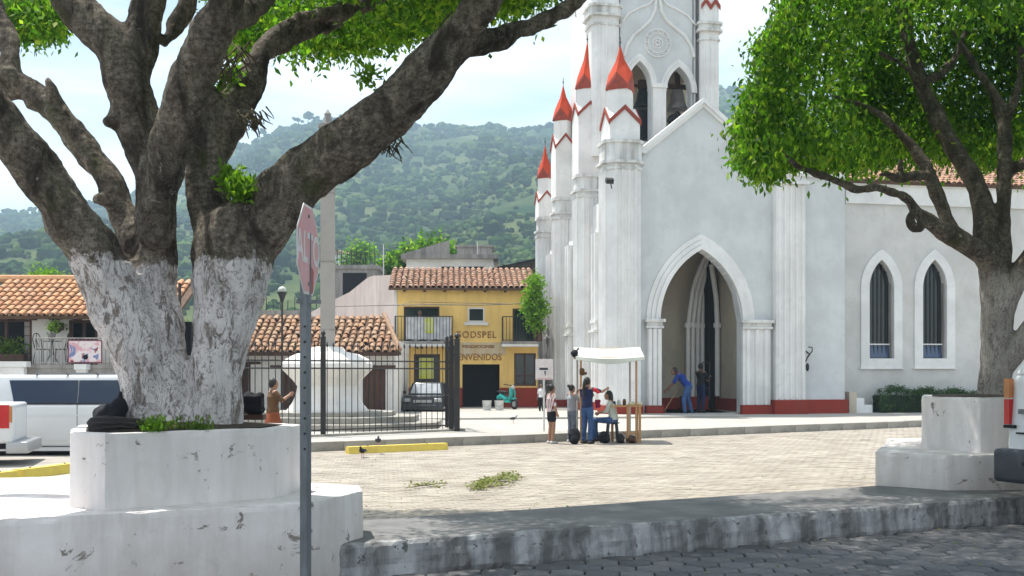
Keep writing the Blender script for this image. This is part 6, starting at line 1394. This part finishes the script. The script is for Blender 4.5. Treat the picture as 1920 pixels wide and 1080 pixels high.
def person(label, loc, yaw, H=1.6, J={}, shirt='greycl', sleeve=.5, pants='jeans', plen=1.0, hair='short', skin_='skin', shoes='shoe_k', bulk=1.0, skirt=None, facing=None, group=None):
    root = thing('person', label, 'person', loc, yaw, group); sc_ = H/1.65
    j = {k: Vector(v)*sc_ for k, v in {**BASE, **J}.items()}; r = lambda v: v*sc_*bulk
    up = (j['nek']-j['che']).normalized(); fw = Vector(facing).normalized() if facing else Vector((0,1,0)); side = (j['sr']-j['sl']).normalized()
    b = MB()
    b.tube([j['pel'], j['wai'], j['che'], j['nek']-up*.05*sc_], [(r(.145),r(.10)),(r(.118),r(.088)),(r(.15),r(.10)),(r(.07),r(.06))], 14, side=side)
    b.tube([j['sl'], j['sr']], r(.052), 10, side=up); b.tube([j['che'], j['nek'], j['hed']], [r(.06),r(.046),r(.045)], 10)
    hd_ = j['hed']; b.ball(hd_, (r(.074),r(.092),r(.112)), 12)
    hf = fw; b.ball(hd_+hf*.092*sc_-Vector((0,0,.012*sc_)), .016*sc_, 6); b.ball(hd_+hf*.045*sc_-Vector((0,0,.075*sc_)), (.042*sc_,.042*sc_,.035*sc_), 8)
    for s_ in (-1,1): b.ball(hd_+side*s_*.075*sc_, (.012*sc_,.018*sc_,.028*sc_), 6)
    for a, c, d in (('sl','el','wl'),('sr','er','wr')):
        b.tube([j[a], j[a].lerp(j[c],.5), j[c], j[c].lerp(j[d],.3), j[d]], [r(.048),r(.045),r(.036),r(.037),r(.025)], 10)
        dr = (j[d]-j[c]).normalized(); pm_ = j[d]+dr*.045*sc_; sd = side.cross(dr).normalized() if abs(side.dot(dr)) < .95 else Vector((0,1,0)); th_ = dr.cross(sd).normalized()
        b.tube([j[d], pm_+dr*.02*sc_], [(r(.024),r(.018)),(r(.040),r(.017))], 8, side=sd)
        for q in range(4):
            o_ = sd*(q-1.5)*.019*sc_; L_ = (.07,.08,.075,.06)[q]*sc_; p0 = pm_+o_; b.tube([p0, p0+dr*L_*.55+th_*.006, p0+dr*L_*.95+th_*.022*sc_], [.0092*sc_,.0085*sc_,.007*sc_], 6)
        b.tube([j[d]+dr*.015*sc_-sd*.025*sc_, j[d]+dr*.05*sc_-sd*.05*sc_, j[d]+dr*.08*sc_-sd*.052*sc_], [.011*sc_,.010*sc_,.008*sc_], 6)
    for a, c, d in (('hl','kl','al'),('hr','kr','ar')):
        b.tube([j['pel'].lerp(j[a],.7), j[a], j[a].lerp(j[c],.5), j[c], j[c].lerp(j[d],.3), j[d]], [r(.08),r(.086),r(.07),r(.052),r(.052),r(.034)], 12)
        ft = Vector((0,1,0)); b.tube([j[d]-ft*.03*sc_-Vector((0,0,.035*sc_)), j[d]+ft*.13*sc_-Vector((0,0,.045*sc_))], [(.034*sc_,.03*sc_),(.04*sc_,.022*sc_)], 8, side=(1,0,0))
    ob('body', remesh(b, .0085*sc_, 2, 'body', M[skin_]), None, parent=root)
    dsp = lambda c: noise.noise(c*9)*.008+noise.noise(c*22)*.004
    b = MB(); e = .014
    if skirt: b.tube([j['pel']+up*.02, j['wai'], j['che'], j['nek']-up*.055*sc_], [(r(.15)+e,r(.115)+e),(r(.125)+e,r(.098)+e),(r(.155)+e,r(.108)+e),(r(.085)+e,r(.07))], 14, side=side)
    else: b.tube([j['pel']-up*.02, j['wai'], j['che'], j['nek']-up*.055*sc_], [(r(.152)+e,r(.108)+e),(r(.128)+e,r(.098)+e),(r(.155)+e,r(.108)+e),(r(.085)+e,r(.07))], 14, side=side)
    for a, c, d in (('sl','el','wl'),('sr','er','wr')):
        if sleeve <= .5: b.tube([j['che'].lerp(j[a],.7), j[a], j[a].lerp(j[c], sleeve*2)], [r(.06),r(.058),r(.056)], 10)
        else: b.tube([j['che'].lerp(j[a],.7), j[a], j[c], j[c].lerp(j[d], sleeve*2-1)], [r(.06),r(.058),r(.048),r(.038)], 10)
    ob('shirt', remesh(b, .012*sc_, 2, 'shirt', M[shirt], disp=dsp), None, parent=root)
    b = MB()
    b.tube([j['pel']+up*.07*sc_, j['pel']-up*.04*sc_], [(r(.138)+e*.5,r(.1)+e*.5),(r(.15)+e,r(.105)+e)], 14, side=side)
    for a, c, d in (('hl','kl','al'),('hr','kr','ar')):
        end = j[c].lerp(j[d], max(0, plen*2-1)*.93); pts_ = [j['pel'].lerp(j[a],.7), j[a], j[a].lerp(j[c], min(1, plen*2))]; rr_ = [r(.088),r(.094),r(.072) if plen >= .5 else r(.085)]
        if plen > .5: pts_ += [end]; rr_ += [r(.055)]
        b.tube(pts_, rr_, 12)
    if skirt: b.tube([j['pel']+up*.05*sc_, j['pel']-up*.2*sc_, j['pel']-up*skirt*sc_], [(r(.14),r(.11)),(r(.19),r(.16)),(r(.23),r(.20))], 16, side=side)
    ob('skirt' if skirt else ('trousers' if plen > .6 else 'shorts'), remesh(b, .012*sc_, 2, 'trousers', M[pants], disp=dsp), None, parent=root)
    b = MB(); hb_ = hd_-hf*.022*sc_+Vector((0,0,.022*sc_)); b.ball(hb_, (r(.083),r(.094),r(.108)), 12)
    if hair == 'pony': b.tube([hb_-hf*.09*sc_+Vector((0,0,.03)), hb_-hf*.13*sc_-Vector((0,0,.08)), hb_-hf*.12*sc_-Vector((0,0,.3*sc_)), hb_-hf*.10*sc_-Vector((0,0,.42*sc_))], [.035,.04,.035,.015], 8)
    if hair == 'long': b.tube([hb_-hf*.03, hb_-hf*.05*sc_-Vector((0,0,.12)), hb_-hf*.07*sc_-Vector((0,0,.22*sc_))], [(r(.085),r(.07)),(r(.095),r(.06)),(r(.08),r(.04))], 10, side=side)
    if hair == 'bun': b.ball(hb_-hf*.10*sc_+Vector((0,0,.05)), .04, 8)
    ob('hair', remesh(b, .010*sc_, 1, 'hair', M['hair'], disp=lambda c: noise.noise(c*40)*.004), None, parent=root)
    for s_ in (-1,1): b = MB(); b.ball(hd_+hf*.083*sc_+side*s_*.03*sc_+Vector((0,0,.012)), .009*sc_, 6); ob('eye', b, M['hair'], parent=root)
    b = MB(); b.ball(hd_+hf*.086*sc_-Vector((0,0,.048*sc_)), (.02*sc_,.006,.006), 6); ob('mouth', b, M['rust'], parent=root)
    for a in ('al','ar'):
        b = MB(); q = j[a]; b.tube([q+Vector((0,-.045,-.04))*sc_, q+Vector((0,.05,-.04))*sc_, q+Vector((0,.15,-.05))*sc_], [(.042*sc_,.038*sc_),(.045*sc_,.038*sc_),(.04*sc_,.026*sc_)], 10, side=(1,0,0)); ob('shoe', b, M[shoes], parent=root, smooth=True)
    return root
def gp(px, Y, z=0): p = P(px, 0, Y); return (p.x, Y, z)
# yaw: 0 = facing away (+Y); R(-90) = facing right (+X); R(90) = facing left
p1 = person('girl in a maroon and white striped shirt and shorts standing left of the stall', gp(1034,25.8), R(-65), 1.42, shirt='stripe', sleeve=.5, pants='cloth_k', plen=.28, hair='bun', shoes='shoe_w', skirt=None, bulk=1.05)
person('girl in a grey T-shirt raising both hands to her face beside the stall', gp(1072,26.3), R(-60), 1.42, J=dict(el=(-.2,.16,1.2), er=(.2,.16,1.2), wl=(-.06,.22,1.42), wr=(.07,.22,1.42)), shirt='greycl', sleeve=.45, pants='jeans_g', hair='bun', shoes='shoe_w')
person('woman with long black ponytail, navy and white top and blue jeans reaching right', gp(1101,25.7), R(-40), 1.60, J=dict(er=(.34,.16,1.30), wr=(.30,.40,1.36), el=(-.22,.1,1.12), wl=(-.12,.28,1.18)), shirt='navy', sleeve=.35, pants='jeans', hair='pony')
seat = dict(pel=(0,0,.60), wai=(0,.01,.73), che=(0,.05,.93), nek=(0,.08,1.08), hed=(0,.13,1.18), sl=(-.165,.06,1.02), sr=(.165,.06,1.02), el=(-.2,.16,.78), er=(.2,.16,.78), wl=(-.1,.36,.74), wr=(.1,.36,.74),
            hl=(-.09,.02,.56), hr=(.09,.02,.56), kl=(-.11,.46,.56), kr=(.11,.46,.54), al=(-.11,.50,.10), ar=(.11,.44,.09))
person('woman in a pale mint shirt and jeans seated on a stool', gp(1150,26.1), R(78), 1.62, J=seat, shirt='mint', sleeve=.6, pants='jeans', hair='long')
person('dark-haired child in a white top standing at the foot of the far buttress', gp(1015,40.5,.2), R(150), 1.10, shirt='whitecl', pants='cloth_k', hair='short', skin_='skin_d')
bend = dict(pel=(0,-.08,.93), wai=(0,.02,1.04), che=(0,.14,1.22), nek=(0,.26,1.33), hed=(0,.36,1.40), sl=(-.17,.22,1.29), sr=(.17,.22,1.29), el=(-.17,.36,1.05), er=(.17,.36,1.03), wl=(-.05,.52,.86), wr=(.05,.60,.80),
            hl=(-.09,-.08,.90), hr=(.09,-.08,.90), kl=(-.12,.06,.48), kr=(.12,-.1,.48), al=(-.13,.02,.08), ar=(.13,-.22,.08))
person('man in blue shirt and jeans bending to sweep at the church arch', gp(1285,38.6,.2), R(85), 1.86, J=bend, shirt='blue', sleeve=.5, pants='jeans', skin_='skin_d', bulk=1.08)
t = thing('broom', 'long handled broom held by the sweeping man in the arch', 'broom'); a_ = P(1266,738,38.85); c_ = P(1246,770,38.6); b = MB(); b.tube([a_+(a_-c_)*.35, c_], .014, 6); ob('handle', b, M['wood_l'], parent=t); b = MB(); b.add([tuple(c_+Vector((-.03,-.02,.02))), tuple(c_+Vector((.03,-.02,.02))), tuple(c_+Vector((.03,.02,.02))), tuple(c_+Vector((-.03,.02,.02))), (c_.x-.16,c_.y-.04,.27),(c_.x+.10,c_.y-.04,.27),(c_.x+.10,c_.y+.04,.27),(c_.x-.16,c_.y+.04,.27)], [(0,1,2,3),(4,5,1,0),(5,6,2,1),(6,7,3,2),(7,4,0,3),(7,6,5,4)]); ob('bristles', b, M['wood'], parent=t)
person('man in dark clothes standing in the church arch holding a ladder-like frame', gp(1314,39.7,.26), R(-50), 1.80, J=dict(er=(.2,.16,1.12), wr=(.1,.36,1.2), el=(-.2,.16,1.12), wl=(-.05,.36,1.1)), shirt='cloth_k', sleeve=.9, pants='navy', skin_='skin_d')
t = thing('metal_frame', 'black rectangular rack frame carried upright by the man in dark clothes', 'frame'); c_ = P(1324,712,39.6); b = MB(); b.tube([c_+Vector((-.13,0,-.75)), c_+Vector((-.13,0,.66))], .016, 5, rnd=False); ob('stile', b, M['iron'], parent=t); b = MB(); b.tube([c_+Vector((.13,0,-.75)), c_+Vector((.13,0,.66))], .016, 5, rnd=False); ob('stile', b, M['iron'], parent=t)
for z_ in (-.72,-.3,.12,.65): b = MB(); b.tube([c_+Vector((-.13,0,z_)), c_+Vector((.13,0,z_))], .014, 5, rnd=False); ob('rung', b, M['iron'], parent=t)
person('person in a pale shirt looking out from the balcony door of the yellow shop', (P(789,0,45.15).x, 44.75, 2.72), R(180), 1.62, shirt='whitecl', pants='jeans_g', skin_='skin_d')
person('person in a brown jacket and rust skirt beyond the left planter, one arm out', gp(512,22.3,0), R(-60), 1.58, J=dict(er=(.25,.12,1.18), wr=(.20,.30,1.30)), shirt='browncl', sleeve=.6, pants='rust', skirt=.45, plen=.5, hair='short', bulk=1.1, skin_='skin')

# ================================================================ STALL
Ya = 25.9; Yb = 27.3
st = thing('market_stall_awning', 'small pale canvas awning on wooden poles over the seated woman', 'awning')
def canvas(x0, x1, ridge, front, back):
    v = []; n = 10
    for i in range(n+1):
        f_ = i/n; sag = math.sin(f_*math.pi)
        rows_ = [(0, back, 2.18),(.5, None, 2.34),(1.0, None, None)]
        X0 = x0+(x1-x0)*f_
        v += [(X0, Yb+.2, 2.12-.03*sag), (X0, (Ya+Yb)/2+.1, 2.36-.035*sag), (X0, Ya-.12, 2.10-.05*sag), (X0, Ya-.15, 2.03-.10*sag**1.5)]
    b = MB(); b.add(v, [(4*i+k, 4*i+k+1, 4*i+k+5, 4*i+k+4) for i in range(n) for k in range(3)])
    b.add([(x, y, z-.008) for x, y, z in v], [(4*i+k+4, 4*i+k+5, 4*i+k+1, 4*i+k) for i in range(n) for k in range(3)]); return b
xa, xb = P(1083,0,Ya).x-.05, P(1207,0,Ya).x
ob('canvas', canvas(xa, xb, 0, 0, 0), M['awning'], parent=st, smooth=False)
for x, y in ((P(1089,0,Ya).x,Ya),(P(1193,0,Ya).x,Ya),(P(1089,0,Ya).x,Yb),(P(1193,0,Ya).x,Yb)): b = MB(); b.tube([(x,y,0),(x,y,2.12)], .026, 6, rnd=False); ob('pole', b, M['wood_l'] if y == Ya else M['column'], parent=st)
for y in (Ya, Yb, (Ya+Yb)/2+.1): b = MB(); z_ = 2.32 if y not in (Ya, Yb) else 2.08; b.tube([(xa+.03,y,z_),(xb-.03,y,z_)], .018, 5, rnd=False); ob('crossbar', b, M['wood_l'], parent=st)
t = thing('awning_shade_lump', 'dark lump imitating shade under the left end of the stall awning', 'cloth'); c_ = P(1077,663,Ya); b = MB(); b.ball(c_, (.09,.08,.10), 8); b.tube([c_, c_+Vector((.1,0,.12))], .02, 6); ob('cloth', remesh(b, .015, 2, 'cloth', M['cloth_k'], disp=lambda c: noise.noise(c*18)*.02), None, parent=t)  # solid black lump imitates the shaded underside at the awning's left end
t = thing('hanging_bundle', 'small brown bundle tied half way up the left awning pole', 'bundle'); c_ = P(1091,697,Ya-.05); b = MB(); b.ball(c_, (.07,.06,.09), 8); b.ball(c_+Vector((.06,0,-.04)), (.07,.05,.04), 8); ob('bundle_body', remesh(b, .012, 1, 'bundle', M['browncl'], disp=lambda c: noise.noise(c*22)*.02), None, parent=t)
tb = thing('wooden_table', 'light wooden stall table with a low shelf at the right of the awning', 'table'); x0, x1 = P(1168,0,Ya).x, P(1202,0,Ya).x+.02; zt = CAMZ+(HZ-760)*Ya/F
b = MB(); b.box(x0-.28, x1, Ya-.05, Ya+.7, zt-.04, zt); ob('tabletop', b, M['wood_l'], parent=tb); b = MB(); b.box(x0+.15, x1+.01, Ya-.06, Ya+.3, zt-.001, zt+.04); 
b = MB(); b.box(x0+.05, x1-.02, Ya, Ya+.6, .22, .25); ob('shelf', b, M['wood_l'], parent=tb)
for x, y in ((x0+.12,Ya),(x1-.05,Ya),(x0-.2,Ya+.62),(x1-.05,Ya+.62)): b = MB(); b.box(x-.03,x+.03,y-.02,y+.03,0,zt-.041); ob('leg', b, M['wood_l'], parent=tb)
for i, (dx, c, h, lb) in enumerate(((-.2,'bronze',.10,'small dark jar at the left end of the stall table'),(-.08,'bucket',.13,'pale jar on the stall table'),(.05,'browncl',.15,'tall brown jar in the middle of the stall table'),(.26,'cloth_k',.08,'small black pot on the cream cloth'))):
    t = thing('jar', lb, 'jar', (x0+dx, Ya+.15+.05*(i%2), zt), group='small jars on the stall table'); b = MB(); b.lathe([(.04,0),(.045,h*.7),(.03,h*.85),(.034,h)], n=10); ob('glass_body', b, M[c], parent=t)
t = thing('folded_cloth', 'cream folded cloth on the right end of the stall table', 'cloth', (x1-.14, Ya+.2, zt)); b = rbox(-.15,.15,-.18,.18,0,.07,.025); ob('fold', b, mat('cream_cloth', (.70,.66,.45), rough=.9), parent=t, smooth=True)
so = thing('stool', 'dark plastic stool under the seated woman', 'stool', gp(1148,26.15)); b = MB(); b.lathe([(.17,.47),(.185,.49),(.17,.50)], n=14); ob('seat', b, M['plastic'], parent=so)
for k in range(4): b = MB(); a_ = math.pi/4+k*math.pi/2; b.tube([(.14*math.cos(a_),.14*math.sin(a_),.47),(.2*math.cos(a_),.2*math.sin(a_),0)], .03, 6, rnd=False); ob('leg', b, M['plastic'], parent=so)
t = thing('backpack', 'black backpack standing on the paving at the feet of the jeans-clad woman', 'bag', gp(1077,25.55)); b = MB(); b.ball((0,0,.20), (.15,.12,.22), 10); b.ball((0,-.08,.13), (.11,.08,.11), 8); ob('pack', remesh(b, .015, 3, 'pack', M['cloth_k'], disp=lambda c: noise.noise(c*10)*.015), None, parent=t); b = MB(); b.tube([(-.05,.08,.38),(0,.02,.47),(.05,.08,.38)], .012, 6); ob('strap', b, M['cloth_k'], parent=t)
for i, (px, w_, h, lb, mm) in enumerate(((1132,.30,.30,'black sack below the seated woman, left of her stool','cloth_k'),(1163,.20,.24,'dark bag between the stool and the table','tarp'),(1183,.26,.20,'dark reddish bag under the table shelf','wood'))):
    t = thing('ground_bag', lb, 'bag', gp(px,25.95), group='bags under the stall'); b = MB(); b.ball((0,0,h*.48), (w_*.5,.14,h*.5), 10); b.ball((w_*.2,-.03,h*.3), (w_*.35,.12,h*.32), 8); ob('bag_body', remesh(b, .014, 2, 'bag', M[mm], disp=lambda c: noise.noise(c*12)*.02), None, parent=t)
t = thing('red_pouch', 'red pouch held up by the woman with the ponytail', 'pouch'); b = MB(); b.ball(P(1116,731,25.45), (.06,.04,.05), 8); b.ball(P(1121,735,25.45), (.05,.04,.04), 8); ob('pouch_body', remesh(b, .01, 1, 'pouch', mat('red_cloth', (.5,.02,.03), rough=.8)), None, parent=t)
t = thing('maroon_cloth', 'maroon cloth hanging between the two women at the stall', 'cloth'); b = MB(); b.obox(P(1121,757,25.9), (.14,.04,.2), rz=.3); ob('cloth', remesh(b, .02, 3, 'cloth', mat('maroon_cloth', (.22,.01,.05), rough=.9), disp=lambda c: noise.noise(c*14)*.02), None, parent=t)
# small white notice sign
t = thing('notice_sign', 'small white notice sign on a thin pale post left of the stall', 'sign', gp(1020,27.6,.0)); k_ = 27.6/F; z1_ = CAMZ+(HZ-673)*k_; z0_ = CAMZ+(HZ-712)*k_
b = MB(); b.box(-.22,.24,-.012,.008,z0_,z1_); ob('board', b, M['signwhite'], parent=t); b = MB(); b.tube([(0,.02,.2),(0,.02,z0_+.1)], .025, 6, rnd=False); ob('post', b, M['bucket'], parent=t)
b = MB(); b.box(-.12,.10,-.0135,-.0121,z0_+.25,z0_+.31); ob('print_line', b, M['plastic'], parent=t); b = MB(); b.add([(.0,-.0135,z0_+.22),(.05,-.0135,z0_+.22),(.035,-.0135,z0_+.08)], [(0,2,1)]); ob('print_arrow', b, M['iron'], parent=t)
b = MB(); b.box(-.18,.2,-.0135,-.0121,z0_+.01,z0_+.035); ob('print_line', b, M['signred'], parent=t)

# ---------------------------------------------------------------- pigeons
def pigeon(label, loc, rz, m, wm):
    t = thing('pigeon', label, 'bird', loc, rz, None); b = MB()
    b.tube([(0,-.13,.13),(0,-.05,.135),(0,.04,.14),(0,.09,.175),(0,.10,.20)], [(.02,.012),(.05,.045),(.055,.05),(.03,.03),(.022,.022)], 10, side=(1,0,0)); b.ball((0,.112,.215), (.024,.028,.024), 8)
    ob('body', remesh(b, .007, 2, 'pigeon', M[m]), None, parent=t)
    b = MB(); b.tube([(0,-.11,.13),(0,-.2,.11)], [(.028,.01),(.03,.006)], 6, side=(1,0,0)); ob('tail', b, M[wm], parent=t)
    for s_ in (-1,1):
        b = MB(); b.tube([(s_*.045,.05,.15),(s_*.052,-.03,.145),(s_*.03,-.13,.13)], [(.012,.03),(.012,.035),(.006,.012)], 8, side=(1,0,0)); ob('wing', b, M[wm], parent=t)
        b = MB(); b.tube([(s_*.02,.0,.10),(s_*.02,.01,.0)], .005, 5, rnd=False); b.tube([(s_*.02,.01,.004),(s_*.02,.04,.004)], .004, 4); ob('leg', b, M['signred'], parent=t)
    b = MB(); b.tube([(0,.135,.213),(0,.155,.208)], [.007,.003], 6); ob('beak', b, M['iron'], parent=t)
pigeon('dark pigeon on the paving before the long yellow wheel stop', tuple(G(680,858,.005)), R(165), 'rubber', 'plastic')
p_ = G(709,838,.15); pigeon('dark pigeon perched on top of the long yellow wheel stop', (p_.x, p_.y, .15), R(-170), 'plastic', 'rubber')
p_ = G(962,793,.2); pigeon('pale grey pigeon walking on the church terrace right of the gate', (p_.x, p_.y, .2), R(-80), 'concrete', 'plastic')

# ---------------------------------------------------------------- stop sign
Yt = 7.0; sp_ = P(573, 0, Yt); sg = thing('stop_sign', 'faded red octagonal ALTO stop sign on a galvanised post, seen almost edge-on', 'sign', (sp_.x, Yt, 0), 0)
b = MB(); b.tube([(0,0,-.02),(0,0,2.62)], .037, 4, side=(1,.35,0), rnd=False); ob('post', b, M['galv'], parent=sg)
for z_ in [1.2+.1*k for k in range(9)]: b = MB(); b.box(-.006,.006,-.036,-.03,z_,z_+.012); ob('bolt_hole', b, M['rubber'], parent=sg)
b = MB(); b.obox((.02,.0,2.17), (.16,.02,.025), rz=R(15)); ob('bracket', b, M['galv'], parent=sg)
zc = CAMZ+(HZ-470)*Yt/F; Rz = .315; yawS = R(87.2)
def octm(r, th, m, nm, off, **k):
    b = MB(); pts_ = [(r*math.cos(math.pi/8+q*math.pi/4), off, r*math.sin(math.pi/8+q*math.pi/4)) for q in range(8)]; b.extr(pts_, (0,th,0)); return ob(nm, b, m, parent=sg, loc=(.02,-.03,zc), rot=(0,0,yawS), **k)
octm(Rz, .004, M['signwhite'], 'border', -.004); octm(Rz-.018, .001, M['signred'], 'face', -.0055)
me = text_mesh('ALTO', .24, M['signwhite'], depth=.0006, bold=.006)
for v in me.vertices: v.co.y *= 1.15
o = ob('lettering', me, None, parent=sg); o.matrix_local = Matrix.Translation((.02,-.03,zc)) @ Matrix.Rotation(yawS,4,'Z') @ Matrix.Translation((0,-.0068,0)) @ Matrix.Rotation(R(90),4,'X')
b = MB(); b.add([(.08,-.0066,-.10),(.14,-.0066,-.13),(.12,-.0066,-.27),(.05,-.0066,-.29),(.03,-.0066,-.18)], [(0,4,3,2,1)]); ob('paint_patch', b, M['signdeep'], parent=sg, loc=(.02,-.03,zc), rot=(0,0,yawS), label='darker red unfaded patch')
for z_ in (-.22,.22): b = MB(); b.lathe([(.012,0),(.012,.006)], n=8); o = ob('bolt', b, M['galv'], parent=sg); o.matrix_local = Matrix.Translation((.02,-.03,zc)) @ Matrix.Rotation(yawS,4,'Z') @ Matrix.Translation((0,-.006,z_)) @ Matrix.Rotation(R(90),4,'X')
